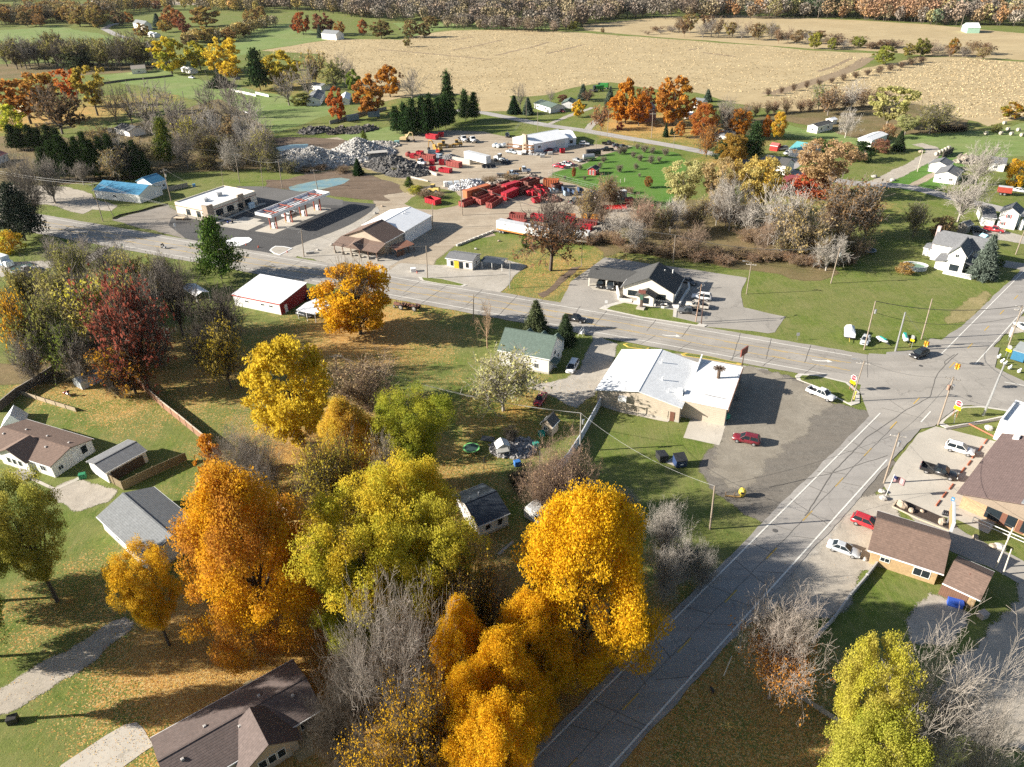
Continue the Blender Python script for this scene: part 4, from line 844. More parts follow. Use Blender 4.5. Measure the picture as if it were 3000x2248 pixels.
MB().prism([(-2.2,0),(2.2,0),(.4,2.6)],-2,2).build('frame',M('greenhouse_white',(.66,.70,.74),.4,.1,stripes=('Y',1.2,.5)),t)
MB().prism([(-.9,0),(.9,0),(.3,1.7)],2.002,2.05).build('door',M('red_boards',(.35,.10,.07),.8),t)
t=empty('dome_greenhouse','pale translucent panel greenhouse under the dark red oak','greenhouse',tuple(P(5,765,1655)),R(-35))
MB().prism([(-1.7,0),(1.7,0),(1.5,1.6),(0,2.5),(-1.5,1.6)],-2.2,2.2).build('frame',M('poly_panels',(.55,.60,.62),.35,.1,stripes=('Y',1.4,.6)),t)
MB().box(-.45,.45,-2.25,-2.203,0,1.7).build('door',M('poly_door',(.42,.46,.48),.4),t)
# ================================================================ vehicles
def m_paint():
 m,nt,b,N,L=nodes('car_paint')
 oi=N.new('ShaderNodeObjectInfo');v=coords(nt);n=noise(nt,1.5,v,4)
 L.new(mix(nt,ramp(nt,n,.45,.8,0,.18),oi.outputs['Color'],(.20,.18,.15)),b.inputs['Base Color'])
 b.inputs['Roughness'].default_value=.32;b.inputs['Coat Weight'].default_value=.5;b.inputs['Coat Roughness'].default_value=.1
 return m
PAINT=m_paint()
RIM=M('alloy_rim',(.42,.42,.43),.35,.15,4,metal=.5)
HEAD=M('lamp_lens',(.72,.72,.70),.15,.05);TAIL=M('tail_lens',(.35,.02,.02),.2,.1)
def loft(mb,st,m=0):
 """stations (x, half width, z bottom, z top): a body with rounded shoulders"""
 n=10;vs=[]
 for x,w,a,b in st:
  h=b-a
  vs += [(x,-w*.82,a),(x,-w,a+h*.22),(x,-w,a+h*.62),(x,-w*.93,a+h*.88),(x,-w*.72,b),(x,w*.72,b),(x,w*.93,a+h*.88),(x,w,a+h*.62),(x,w,a+h*.22),(x,w*.82,a)]
 fs=[(i*n+k,i*n+(k+1)%n,(i+1)*n+(k+1)%n,(i+1)*n+k) for i in range(len(st)-1) for k in range(n)]
 fs=[f[::-1] for f in fs]+[tuple(range(n)),tuple((len(st)-1)*n+k for k in range(n))[::-1]]
 mb.add(vs,fs,m)
def wheel(t,x,y,r=.35,w=.24):
 s=1 if y>0 else -1
 o=MB().lathe([(r*.62,-w/2),(r*.95,-w/2),(r,-w*.3),(r,w*.3),(r*.95,w/2),(r*.62,w/2)],(0,0,0),(0,1,0),16).build('wheel',BLACK,t,(x,y,r),smooth=False)
 MB().lathe([(r*.6,-.02),(r*.6,.02),(r*.2,.05)],(0,0,0),(0,s,0),10).build('rim',RIM,o,(0,s*(w/2-.01),0))
def cabin(t,xb0,xf0,xb1,xf1,wb,wt,zb,zt):
 """greenhouse: glass all round below a painted roof"""
 def quad(a,b,c,d):return MB().add([a,b,c,d],[(0,1,2,3)])
 B=[(xb0,-wb,zb),(xf0,-wb,zb),(xf0,wb,zb),(xb0,wb,zb)];T=[(xb1,-wt,zt),(xf1,-wt,zt),(xf1,wt,zt),(xb1,wt,zt)]
 r=MB();r.add(T+[(xb1+.12,-wt*.8,zt+.06),(xf1-.12,-wt*.8,zt+.06),(xf1-.12,wt*.8,zt+.06),(xb1+.12,wt*.8,zt+.06)],[(4,5,6,7),(0,1,5,4),(1,2,6,5),(2,3,7,6),(3,0,4,7)])
 for a,b in zip(B,T):r.tube([a,b],.05,4)
 for s in (0,1):
  y0,y1=(-wb,-wt) if s == 0 else (wb,wt);xm=(xb0+xf0)/2-.1
  r.tube([(xm,y0*1.003,zb),(xm,y1*1.003,zt)],.05,4)
 r.build('roof',PAINT,t)
 quad(B[1],B[2],T[2],T[1]).build('windscreen',GLASS,t);quad(B[3],B[0],T[0],T[3]).build('rear_window',GLASS,t)
 quad(B[0],B[1],T[1],T[0]).build('side_window',GLASS,t);quad(B[2],B[3],T[3],T[2]).build('side_window',GLASS,t)
def lamps(t,xf,xr,w,zf,zr):
 for s in (-1,1):
  MB().box(-.05,.05,-.19,.19,-.07,.07,bev=.02).build('headlight',HEAD,t,(xf,s*w,zf));MB().box(-.04,.04,-.13,.13,-.11,.11).build('tail_light',TAIL,t,(xr,s*w,zr))
def make_car(kind):
 t=empty('parked_car','x','car');b=MB()
 if kind == 'sedan':
  loft(b,[(-2.4,.72,.4,.85),(-2.3,.84,.28,1.0),(-1.5,.9,.22,1.02),(-.6,.91,.22,.98),(.8,.91,.22,.96),(1.7,.88,.22,.86),(2.25,.80,.28,.72),(2.4,.66,.38,.6)])
  cabin(t,-1.75,1.0,-1.05,.15,.80,.60,.95,1.42);wx,r,w=(-1.4,1.42),.33,.78;lamps(t,2.3,-2.36,.58,.62,.8);mz=.98
 elif kind == 'suv':
  loft(b,[(-2.35,.78,.45,1.0),(-2.25,.90,.35,1.12),(-1.2,.94,.3,1.13),(.7,.94,.3,1.10),(1.5,.92,.3,1.05),(2.15,.86,.35,.95),(2.35,.72,.45,.75)])
  cabin(t,-2.2,1.05,-1.9,.25,.86,.68,1.1,1.72);wx,r,w=(-1.4,1.42),.38,.82;lamps(t,2.25,-2.33,.66,.8,.95);mz=1.12
  for s in (-1,1):MB().tube([(-1.6,s*.6,1.82),(.0,s*.6,1.82)],.025,4).build('roof_rack',DARK,t)
 elif kind == 'van':
  loft(b,[(-2.5,.82,.42,1.1),(-2.4,.92,.3,1.16),(-1.0,.95,.25,1.15),(1.0,.95,.25,1.08),(1.8,.92,.25,.98),(2.3,.84,.3,.84),(2.5,.7,.4,.65)])
  cabin(t,-2.4,1.75,-2.2,.6,.88,.70,1.1,1.72);wx,r,w=(-1.5,1.5),.34,.82;lamps(t,2.38,-2.48,.66,.7,1.0);mz=1.1
 elif kind == 'pickup':
  loft(b,[(-.75,.95,.4,1.15),(.9,.96,.38,1.15),(1.3,.95,.38,1.13),(2.4,.92,.4,1.08),(2.75,.84,.42,.95),(2.88,.76,.5,.8)])
  cabin(t,-.7,1.45,-.5,.75,.88,.70,1.13,1.80);wx,r,w=(-1.8,1.85),.41,.85;lamps(t,2.82,-2.88,.74,.88,.95);mz=1.2
  q=MB()
  for s in (-1,1):q.box(-2.85,-.76,s*.95-.06,s*.95+.06,.5,1.15,bev=.02)
  q.box(-2.88,-2.78,-.88,.88,.55,1.14);q.box(-.86,-.77,-.88,.88,.55,1.14);q.build('bed',PAINT,t)
  MB().box(-2.77,-.87,-.88,.88,.5,.62).build('bed_floor',M('bed_liner',(.03,.03,.03),.9),t)
  MB().box(-3.0,-2.86,-.85,.85,.45,.6).build('bumper',RIM,t)
 bo=b.build('body',PAINT,t,smooth=True)
 for x in wx:
  for s in (-1,1):wheel(t,x,s*w,r)
 for s in (-1,1):MB().box(-.1,.08,-.09,.09,-.07,.07,bev=.03).build('mirror',PAINT,t,(wx[1]-.62,s*(w+.22),mz))
 MB().box(-.03,.03,-.42,.42,-.1,.1).build('grille',DARK,t,((2.86 if kind == 'pickup' else 2.34 if kind != 'van' else 2.48),0,.72))
 return t
CARS={}
def car(kind,color,c,h,label,cat=None,name=None,z=0,group=None,s=1.0):
 """c: place of the middle on the ground, h: heading angle or (rear, front) photo points"""
 if not hasattr(c,'shape'):c=P(*c)
 if isinstance(h,tuple):h=slope(P(*h[1])-P(*h[0]))
 first=kind not in CARS
 if first:CARS[kind]=make_car(kind)
 o=CARS[kind] if first else copy_tree(CARS[kind])
 for q in [o]+list(o.children_recursive):q.color=(*color,1)
 o.location=(c[0],c[1],z);o.rotation_euler=(0,0,h);o['label']=label;o.scale=(s,s,s)
 o['category']=cat or {'pickup':'pickup truck','van':'minivan','suv':'car','sedan':'car'}[kind]
 o.name=name or {'pickup':'pickup_truck','van':'minivan','suv':'parked_car','sedan':'parked_car'}[kind]
 if group:o['group']=group
 elif 'group' in o:del o['group']
 return o
cB,cW,cR,cM,cS,cG,cDG=(.012,.012,.014),(.76,.76,.76),(.42,.02,.03),(.16,.012,.022),(.46,.48,.50),(.20,.205,.21),(.07,.075,.08)
bpy.context.view_layer.update()
car('pickup',cB,(7,540,1118),ROADANG,'black pickup truck driving on the main road past the green-roofed house',name='driving_pickup')
car('suv',cB,(8,1300,1425),((8,1380,1385),(8,1235,1440)),'black car turning at the road crossing by the grass corner',name='turning_car')
car('pickup',cW,(14,455,112),((14,350,60),(14,560,150)),'white pickup truck parked nose to the grass corner near the stop sign')
car('pickup',cB,(14,1470,785),((14,1330,740),(14,1620,830)),'black crew pickup truck parked facing the brick restaurant')
car('suv',cW,(14,1650,590),((14,1540,560),(14,1770,625)),'white car with a sunroof parked facing the brick restaurant')
car('suv',cR,(14,850,1230),((14,740,1190),(14,970,1280)),'bright red car parked at the end of the yellow brick building')
car('sedan',cS,(14,650,1452),((14,510,1400),(14,790,1500)),'silver sedan parked on gravel below the bright red car')
car('suv',cM,(13,2020,505),((13,2130,530),(13,1920,485)),'maroon car parked by the concrete apron behind the tan store',s=1.05)
car('suv',cW,(7,1635,930),((7,1720,940),(7,1545,918)),'white car, farthest of the three parked right of the cream gabled building',s=1.08)
car('pickup',(.50,.46,.40),(7,1600,1000),((7,1695,1012),(7,1505,985)),'tan pickup truck parked between the white car and the dark grey pickup')
car('pickup',cDG,(7,1530,1052),((7,1630,1065),(7,1440,1040)),'dark grey pickup truck parked nearest the road by the cream gabled building')
car('sedan',cDG,(7,1525,792),((7,1490,775),(7,1570,805)),'dark car tucked behind the back corner of the cream gabled building')
car('suv',cB,(7,765,815),((7,775,780),(7,745,825)),'black car parked under the left side of the charcoal car shelter')
car('pickup',cDG,(7,855,825),((7,860,790),(7,845,840)),'grey pickup truck parked under the car shelter beside the black car')
car('van',cW,(7,520,1535),((7,560,1460),(7,490,1585)),'white minivan parked on the drive of the green-roofed house')
car('sedan',(.30,.012,.018),(13,245,155),((13,285,90),(13,215,200)),'dark red sedan parked on the grass edge below the gravel drive')
car('suv',cM,(5,225,275),ROADANG+math.pi,'dark red car driving away at the far left end of the main road',name='driving_car')
car('sedan',cS,(8,838,1300),((8,860,1240),(8,820,1330)),'silver car parked on grass right behind a utility pole near the crossing')
car('suv',cW,(36,1470,430),((36,1400,428),(36,1545,435)),'white car parked off the right end of the yard workshop')
car('pickup',cB,(36,1822,425),((36,1750,420),(36,1900,420)),'black pickup truck parked closest to the chain link corner of the yard')
car('sedan',cDG,(36,1950,455),((36,1890,460),(36,2010,450)),'dark silver car parked right of the black pickups at the yard fence')
car('pickup',cB,(36,1800,515),((36,1900,515),(36,1720,515)),'black pickup truck in the front row beside the orchard lawn')
car('pickup',cDG,(36,2020,480),((36,1960,490),(36,2070,475)),'dark grey pickup truck last in the row by the yard fence corner')
car('sedan',cG,(36,1365,672),((36,1300,655),(36,1430,690)),'grey car at the orchard edge left of the silver tank trailer')
car('pickup',(.48,.02,.05),(36,1092,762),((36,1160,770),(36,1020,745)),'red pickup truck leftmost in the row along the orchard edge')
car('sedan',(.50,.015,.04),(36,1245,722),((36,1190,710),(36,1300,730)),'red car right behind the red and white pickups by the orchard')
car('pickup',cW,(36,1180,735),((36,1240,740),(36,1130,728)),'white pickup truck between the red pickup and the red car')
car('pickup',(.55,.62,.68),(36,400,550),((36,470,558),(36,330,535)),'pale blue pickup truck parked in front of the workshop timber rack')
car('pickup',cB,(36,335,305),((36,335,285),(36,335,325)),'dark pickup truck standing behind the left end of the yard workshop')
car('pickup',cW,(36,870,505),((36,930,500),(36,800,515)),'pale pickup truck parked close along the shaded workshop wall')
car('sedan',(.20,.01,.015),(36,935,520),((36,980,515),(36,890,528)),'maroon car parked beside the workshop door in shade')
car('van',cW,(4,180,1335),((4,215,1330),(4,145,1340)),'white minivan parked in front of the teal-roofed barn')
car('suv',cG,(4,125,1298),((4,170,1290),(4,80,1300)),'grey car parked between the red shed and the teal-roofed barn')
car('pickup',(.40,.03,.04),(37,1090,720),((37,925,690),(37,1260,745)),'red pickup truck in front of the red-shuttered house')
car('suv',cB,(37,840,725),((37,750,715),(37,930,725)),'black car in the shade beside the weathered grey shed')
car('sedan',cW,(37,1490,120),((37,1420,110),(37,1550,130)),'white car behind the red enclosed trailer at upper right')
car('pickup',cW,(5,230,700),((5,80,750),(5,340,665)),'white pickup truck half hidden by bare trees at the left edge',s=1.1)
car('van',cB,(6,455,915),((6,440,880),(6,480,950)),'black van parked between the pole barn and the golden maple')
car('sedan',cDG,(6,425,1075),((6,385,1065),(6,470,1085)),'dark car under the white carport by the pole barn')
car('pickup',cW,(31,1735,480),((31,1660,510),(31,1810,450)),'white pickup truck stopped among the pumps under the fuel canopy')
car('pickup',cW,(1,1660,680),((1,1625,675),(1,1690,685)),'white pickup truck on the far lawn by the pale rail fence')
car('suv',cB,(1,2050,690),((1,2080,690),(1,2030,690)),'black car in shade left of the tall dark pine')
car('sedan',cB,(1,2140,985),((1,2110,980),(1,2180,990)),'small dark car parked alone on the broad lawn')
car('suv',cW,(8,2205,1190),R(100),'white car cut by the right edge beside the sloping pole')
car('pickup',cDG,(35,740,520),((35,660,555),(35,820,470)),'dark grey pickup truck parked in front of the row of blue skips')
car('sedan',(.3,.02,.03),(3,432,968),((3,420,960),(3,460,972)),'dark red car on the lawn drive of the ranch house')
def make_rolloff():
 t=empty('rolloff_truck','x','truck');b=MB()
 loft(b,[(2.2,.95,.9,1.6),(3.2,.92,.8,1.75),(4.1,.86,.75,1.6),(4.35,.78,.8,1.4)]);b.build('hood',PAINT,t,smooth=True)
 MB().box(.9,2.6,-1.15,1.15,.9,1.9,bev=.05).build('cab',PAINT,t)
 cabin(t,1.0,2.65,1.1,2.2,1.1,.95,1.88,2.75)
 f=MB()
 for s in (-1,1):f.box(-4.2,3.6,s*.45-.09,s*.45+.09,.75,1.05)
 f.build('chassis',DARK,t)
 h=MB()
 for s in (-1,1):h.box(-4.4,.6,s*.42-.1,s*.42+.1,1.25,1.5)
 for k in range(6):h.box(-4.2+.9*k,-4.1+.9*k,-.42,.42,1.3,1.45)
 h.build('hoist_frame',M('grey_steel',(.16,.16,.165),.6,.3),t)
 MB().box(-.1,.5,-.5,.5,1.5,2.3).build('winch_housing',M('hydraulic_orange',(.5,.25,.05),.6),t)
 for x in (-3.5,-2.4,-1.3,3.3):
  for s in (-1,1):wheel(t,x,s*.98,.52,.36)
 MB().cyl(.75,-1.0,1.2,3.2,.09,n=6).build('exhaust',RIM,t);lamps(t,4.3,-4.3,.7,1.2,.9)
 MB().box(4.3,4.36,-.55,.55,.95,1.5).build('grille',RIM,t);return t
TR={}
def truck(maker,color,c,h,label,cat,name):
 if not hasattr(c,'shape'):c=P(*c)
 if isinstance(h,tuple):h=slope(P(*h[1])-P(*h[0]))
 if maker not in TR:TR[maker]=maker();o=TR[maker]
 else:o=copy_tree(TR[maker])
 for q in [o]+list(o.children_recursive):q.color=(*color,1)
 o.location=(c[0],c[1],0);o.rotation_euler=(0,0,h);o['label']=label;o['category']=cat;o.name=name;return o
for c_,h_,col_,lab_ in (((36,340,905),((36,180,890),(36,480,900)),(.50,.58,.66),'pale blue hook truck without a box in front of the long red skip row'),
 ((36,520,850),((36,420,850),(36,600,840)),(.60,.66,.72),'white and blue truck parked behind the pale blue hook truck'),
 ((33,1300,275),((33,1240,210),(33,1370,290)),cW,'white truck, left one of the pair facing the yard workshop'),
 ((33,1470,285),((33,1420,215),(33,1530,295)),cW,'white truck, right one of the pair facing the yard workshop'),
 ((33,470,715),((33,330,680),(33,620,730)),cW,'white hook truck parked by the low pale concrete wall')):
 truck(make_rolloff,col_,c_,h_,lab_,'truck','rolloff_truck')
def trailer(label,A,B,color,hgt=4.0,wid=2.6,band=False,name='semi_trailer',cat='trailer',dark=False,text=None):
 a,b=P(*A),P(*B);u=b-a;L=np.linalg.norm(u);c=(a+b)/2;rz=slope(u);n=np.array([-math.sin(rz),math.cos(rz),0])
 c=c+n*wid/2
 t=empty(name,label,cat,tuple(c),rz)
 o=MB().box(-L/2,L/2,-wid/2,wid/2,1.05,hgt).build('box',M('trailer_white',(.76,.76,.75),.5,.08,.5,stripes=('X',.8,.12)) if not dark else color,t)
 MB().box(-L/2-.01,L/2+.01,-wid/2-.02,wid/2+.02,hgt,hgt+.05).build('roof',M('trailer_roof',(.52,.53,.54),.5),t)
 if band:MB().box(-L/2+.1,L/2-.1,-wid/2-.03,-wid/2-.003,1.05,1.55).build('stripe',M('orange_stripe',(.55,.20,.05),.6),o)
 for x in (-L/2+1.2,-L/2+2.4):
  for s in (-1,1):wheel(t,x,s*(wid/2-.25),.5,.4)
 for s in (-1,1):MB().box(L/2-2.6,L/2-2.4,s*.8-.08,s*.8+.08,0,1.04).build('landing_leg',DARK,t)
 return t
t=trailer('long white semi trailer with an orange lower stripe and grey writing',(34,1420,1150),(34,1420+980,1150+200),None,band=True)
def writing(parent,body,loc,size,mat,rot,name='lettering'):
 cu=bpy.data.curves.new(name,'FONT');cu.body=body;cu.size=size;cu.extrude=.004;cu.align_x='CENTER';cu.align_y='CENTER'
 tmp=bpy.data.objects.new(name,cu);COL.objects.link(tmp)
 dg=bpy.context.evaluated_depsgraph_get();me=bpy.data.meshes.new_from_object(tmp.evaluated_get(dg));bpy.data.objects.remove(tmp)
 o=bpy.data.objects.new(name,me);COL.objects.link(o);me.materials.clear();me.materials.append(mat)
 o.parent=parent;o.location=loc;o.rotation_euler=rot;return o
GREYINK=M('grey_lettering',(.30,.31,.33),.7)
writing(t,'National',(-3.4,-1.335,3.25),.85,GREYINK,(R(90),0,0))
MB().box(-6.9,-6.0,-1.34,-1.31,2.9,3.6).build('emblem',GREYINK,t);MB().prism([(-5.9,2.2),(-5.0,1.9),(-5.2,2.7)],-1.34,-1.31).build('emblem',GREYINK,t)
trailer('plain white semi trailer behind the forked oak, nearest the cream building',(35,425,1165),(35,950,1220),None)
trailer('tall white semi trailer standing by the bucket attachments in the yard',(33,1330,640),(33,1735,745),None,3.9,2.7)
trailer('red enclosed box trailer at the upper right edge',(37,1130,165),(37,1350,190),M('trailer_red',(.36,.06,.04),.5,.12),2.9,2.2,dark=True,name='box_trailer')
# ================================================================ skips, machines and the rest of the yard
SKR=M('skip_red',(.45,.02,.035),.5,.35,.8,stripes=('X',1.6,.35));SKR2=M('skip_faded_red',(.33,.075,.062),.75,.45,1.0,stripes=('X',1.6,.35))
SKO=M('skip_orange',(.50,.15,.06),.7,.25,1.0,stripes=('X',1.6,.3));SKB=M('skip_blue',(.045,.075,.14),.6,.3,1.2,stripes=('X',1.5,.3));SKG=M('skip_blue_grey',(.24,.31,.37),.6,.25,1)
RUST=M('rusty_inside',(.085,.05,.038),.9,.4,1.5);SKBR=M('skip_brown',(.16,.06,.045),.8,.3,1.2,stripes=('X',1.6,.3))
SKN=[0]
def skip(label,A,B,h=1.6,mat=SKR,lid=False,wid=2.4,slant=0,hook=True,L=None,name='roll_off_skip',cat='skip',fill=.35):
 """an open steel box with ribs, runners and a hooked front wall; A = near end, B = far end on the ground"""
 a,b=P(*A),P(*B);u=b-a;L=L or float(np.clip(np.linalg.norm(u),2.0,12.5));rz=slope(u)
 c=a+u/np.linalg.norm(u)*L/2;SKN[0]+= 1
 t=empty(name,label,cat,(c[0],c[1],0),rz,'skips and containers in the yard');w=wid/2;z0=.25
 mb=MB()
 for q in ((-L/2,L/2,-w,-w+.08),(-L/2,L/2,w-.08,w),(-L/2,-L/2+.08,-w+.08,w-.08),(L/2-.08,L/2,-w+.08,w-.08)):mb.box(*q,z0,z0+h)
 mb.build('side_wall',mat,t)
 if not lid:
  r=MB()
  for q in ((-L/2-.05,L/2+.05,-w-.05,-w+.1),(-L/2-.05,L/2+.05,w-.1,w+.05),(-L/2-.05,-L/2+.1,-w+.1,w-.1),(L/2-.1,L/2+.05,-w+.1,w-.1)):r.box(*q,z0+h,z0+h+.09)
  r.build('rim',mat,t)
  MB().box(-L/2+.08,L/2-.08,-w+.08,w-.08,z0,z0+.1+h*fill*.3).build('floor',RUST,t)
 else:
  MB().box(-L/2-.02,L/2+.02,-w-.02,w+.02,z0+h,z0+h+.1,bev=.03).build('lid',mat,t)
 n=max(3,int(L/.75));r=MB()
 for i in range(n):
  x=-L/2+.2+(L-.4)*i/(n-1)
  for s in (-1,1):r.box(x-.05,x+.05,s*w-(.0 if s>0 else .09),s*w+(.09 if s>0 else .0),z0+.08,z0+h-.01)
 r.build('ribs',mat,t)
 MB().box(-L/2+.1,L/2-.1,-.55,.55,.02,z0-.01).build('runners',DARK,t)
 if hook:MB().prism([(-.75,z0+.05),(-.5,z0+.05),(0,z0+h*.92),(.5,z0+.05),(.75,z0+.05),(.12,z0+h+.25),(-.12,z0+h+.25)],-L/2-.12,-L/2-.002,axis='x').build('hook_frame',mat,t)
 return t
K4=lambda a,b:(34,a,b);K5=lambda a,b:(35,a,b);K3=lambda a,b:(33,a,b)
skip('dark red open skip, nearest the utility pole at the left front of the skip rows',K4(765,682),K4(1010,590),1.6,SKR2)
skip('faded red open skip second from left in the front skip row',K4(1085,640),K4(1330,545),1.9,SKR2)
skip('red skip showing a big A-shaped hook frame toward the open yard',K4(1278,708),K4(1480,585),1.8,SKR2)
skip('bright red closed container with white plate right of the A-frame skip',K4(1555,562),K4(1790,455),2.5,SKR,True)
skip('long faded orange shipping container with junk on its roof',K4(840,525),K4(1280,400),2.7,SKO,True,hook=False)
skip('empty dark skip squeezed between the orange container and a red skip',K4(1000,520),K4(1210,440),1.7,SKBR)
skip('red open skip in front of the small bright red container',K4(1300,475),K4(1530,400),1.9,SKR2)
skip('dark open skip behind the orange container end',K4(1270,420),K4(1450,350),1.6,SKBR)
skip('bright red closed container farther back in the skip rows',K4(1560,400),K4(1810,320),2.3,SKR,True)
skip('dark red open skip behind the farther bright red container',K4(1470,340),K4(1690,275),1.6,SKBR)
skip('open skip with a white plate, right of the bright red closed container',K4(1830,462),K4(2030,390),1.8,SKBR)
skip('pinkish skip with an A-shaped hook frame in the back skip row',K4(1850,320),K4(2060,250),2.2,SKR2)
skip('rust brown open skip beside the pinkish A-frame skip',K4(1960,340),K4(2180,265),2.4,SKBR)
skip('red open skip alone on the grass bank left of the yard pole',K4(150,585),K4(345,640),1.7,SKR,wid=3)
skip('red open hopper at the right of the main skip rows',K4(2040,472),K4(2180,415),1.5,SKR,hook=False)
skip('pale orange container standing by the fence of the orchard',K5(235,258),K5(480,268),2.6,SKO,False,hook=False,fill=2)
skip('brown peaked container in front of the pale orange one',K5(380,330),K5(520,300),2.0,SKBR)
for i,(x,y,m_,lab) in enumerate(((10,410,SKR,'low red skip at the left of the small skip cluster, below the dark skip'),(110,405,SKR,'low red skip with dark junk inside, second of the small cluster'),(150,325,SKR,'low red skip behind the small cluster with a dark lining'),
 (275,375,SKR,'bright red skip touching the pale blue-grey bin'),(215,450,SKR,'red skip half under twigs between two other red skips'),(115,530,SKR,'red skip standing nearest the forked oak, front of its cluster'))):
 skip(lab,K5(x-50,y),K5(x+60,y-18),1.4,m_,hook=False,wid=2)
for x,y,m_,lab in ((370,365,SKG,'pale blue-grey bin beside the brown peaked container'),(430,360,SKG,'blue-grey bin right of the palest bin'),(580,340,SKB,'dark blue bin behind the grey bin at the left of the blue row'),(605,405,SKG,'low grey bin in front of the dark blue bins'),
 (670,370,SKB,'navy bin with a pale front plate, second in the blue row'),(750,395,SKB,'navy bin with a bright white plate in the middle of the blue row'),(830,350,SKB,'black-blue bin with a slanted lid behind the middle of the row'),(915,470,SKB,'navy bin with a white plate standing forward of the blue row'),
 (995,415,SKB,'blue bin with a light blue side, right part of the blue row'),(1060,400,SKB,'dark bin with a pointed lid at the right end of the blue row')):
 a=P(*K5(x,y));t=empty('bin',lab,'bin',tuple(a),R(20),'small bins in the blue row')
 MB().prism([(-.9,.1),(.9,.1),(1.0,1.25),(-.9,1.9)],-.95,.95).build('body',m_,t)
 MB().add([(-.94,-1,1.93),(.0,-1,1.62),(.0,1,1.62),(-.94,1,1.93),(-.94,-1,2.0),(.0,-1,1.69),(.0,1,1.69),(-.94,1,2.0)],[(3,2,1,0),(4,5,6,7),(0,1,5,4),(1,2,6,5),(2,3,7,6),(3,0,4,7)]).build('lid',DARK,t)
 MB().box(-.5,.3,-.99,-.955,.7,1.15).build('plate',WHITE if 'white' in lab or 'pale' in lab else m_,t)
for x0,y0,x1,y1,m_,lid,h,lab in ((40,800,270,830,SKR,False,1.8,'red open skip left of the oak trunk, behind the white trailer'),(400,790,560,800,SKR,False,2.0,'red skip directly behind the forked oak'),(560,800,740,815,SKO,False,1.7,'orange-red skip right of the oak top'),
 (860,785,1120,800,M('skip_amber',(.60,.26,.03),.7,.2,1),True,1.2,'amber skip end on in the row behind the second trailer'),(490,845,740,860,SKR,False,1.8,'red skip seen through the oak branches'),(780,900,1105,915,SKR2,False,1.9,'long red ribbed open skip at the right end of the trailer row'),
 (560,960,800,985,SKR2,False,1.7,'faded slatted red skip just behind the plain white trailer'),(800,985,1010,1005,SKR,True,2.0,'closed crimson container touching the plain white trailer')):
 skip(lab,K5(x0,y0),K5(x1,y1),h,m_,lid)
skip('long maroon ribbed skip behind the lettered white trailer',K4(1675,905),K4(1960,930),2.0,SKR2)
skip('flat slatted pink-red box low behind the lettered white trailer',K4(1620,960),K4(1960,1000),1.0,SKR2)
for a,b,h,m_,lid,lab in (((640,225),(830,250),1.8,SKR,False,'bright red skip near the row of dark pines'),((850,200),(950,195),1.5,SKR,False,'red skip in the shade behind the bright red one by the pines'),((570,635),(790,660),2.4,SKR2,False,'tall pale red ribbed skip behind the white hook truck'),
 ((760,590),(900,610),1.6,SKG,False,'pale blue ribbed skip behind the tall red ribbed skip'),((1020,735),(1265,775),2.0,SKR2,False,'red ribbed skip standing alone in front of the concrete block wall'),((880,845),(1085,870),1.4,SKR,False,'small red open skip by the pale rubble, nearest the yard track'),
 ((690,830),(800,830),1.3,SKR,False,'little red skip beside the end of the low pale wall'),((340,590),(420,595),1.6,SKR,True,'small square red bin left of the tall red ribbed skip'),((430,605),(540,615),1.3,SKR2,False,'low pale red skip in front of the square red bin'),
 ((460,540),(560,550),1.6,SKR,False,'red skip at the back left of the yard cluster'),((690,710),(770,710),1.6,SKR,True,'red box right behind the bonnet of the white hook truck'),((870,715),(960,715),1.7,SKR,False,'red skip end below the pale blue ribbed skip'),((660,520),(800,515),1.3,SKG,False,'grey skip at the foot of the yellow digger')):
 skip(lab,K3(*a),K3(*b),h,m_,lid,hook=h>1.7)
for a,lab in (((1135,535),'small bright red skip in front of the white workshop'),):
 skip(lab,(36,1110,548),(36,1170,545),1.5,SKR,hook=False,wid=2)
for x,y,lab in ((850,610,'grey steel box with red top in front of the workshop'),(965,570,'white pallet box right of the grey steel box')):
 a=P(36,x,y);t=empty('crate',lab,'crate',tuple(a));MB().box(-1,1,-.8,.8,.12,1.2,bev=.04).build('body',M('crate_grey',(.42,.42,.41),.7),t);MB().box(-.9,.9,-.7,.7,0,.12).build('pallet',WOOD,t)
b_=P(13,1292,660);t=empty('waste_bin','black wheeled waste bin on grass behind the tan store','bin',tuple(b_),R(15))
MB().prism([(-.75,.15),(.75,.15),(.85,1.3),(-.85,1.55)],-.9,.9).build('body',M('bin_black',(.03,.03,.032),.6,.2),t);MB().prism([(-.9,1.57),(.9,1.32),(.9,1.40),(-.9,1.65)],-.95,.95).build('lid',DARK,t)
b_=P(13,1447,705);t=empty('waste_bin','blue steel waste bin with black lid on a slab behind the tan store','bin',tuple(b_),R(-80))
MB().prism([(-.85,.15),(.85,.15),(.95,1.5),(-.95,1.95)],-1,1).build('body',M('bin_blue',(.025,.05,.13),.5,.2),t);MB().prism([(-1,1.97),(1,1.52),(1,1.62),(-1,2.07)],-1.05,1.05).build('lid',DARK,t)
MB().box(.955,.97,-.3,.3,.7,.95).build('plate',WHITE,t)
CAT=M('machine_yellow',(.50,.29,.06),.55,.25,1.5);PALEY=M('faded_machine_yellow',(.52,.40,.20),.6,.25,1.5)
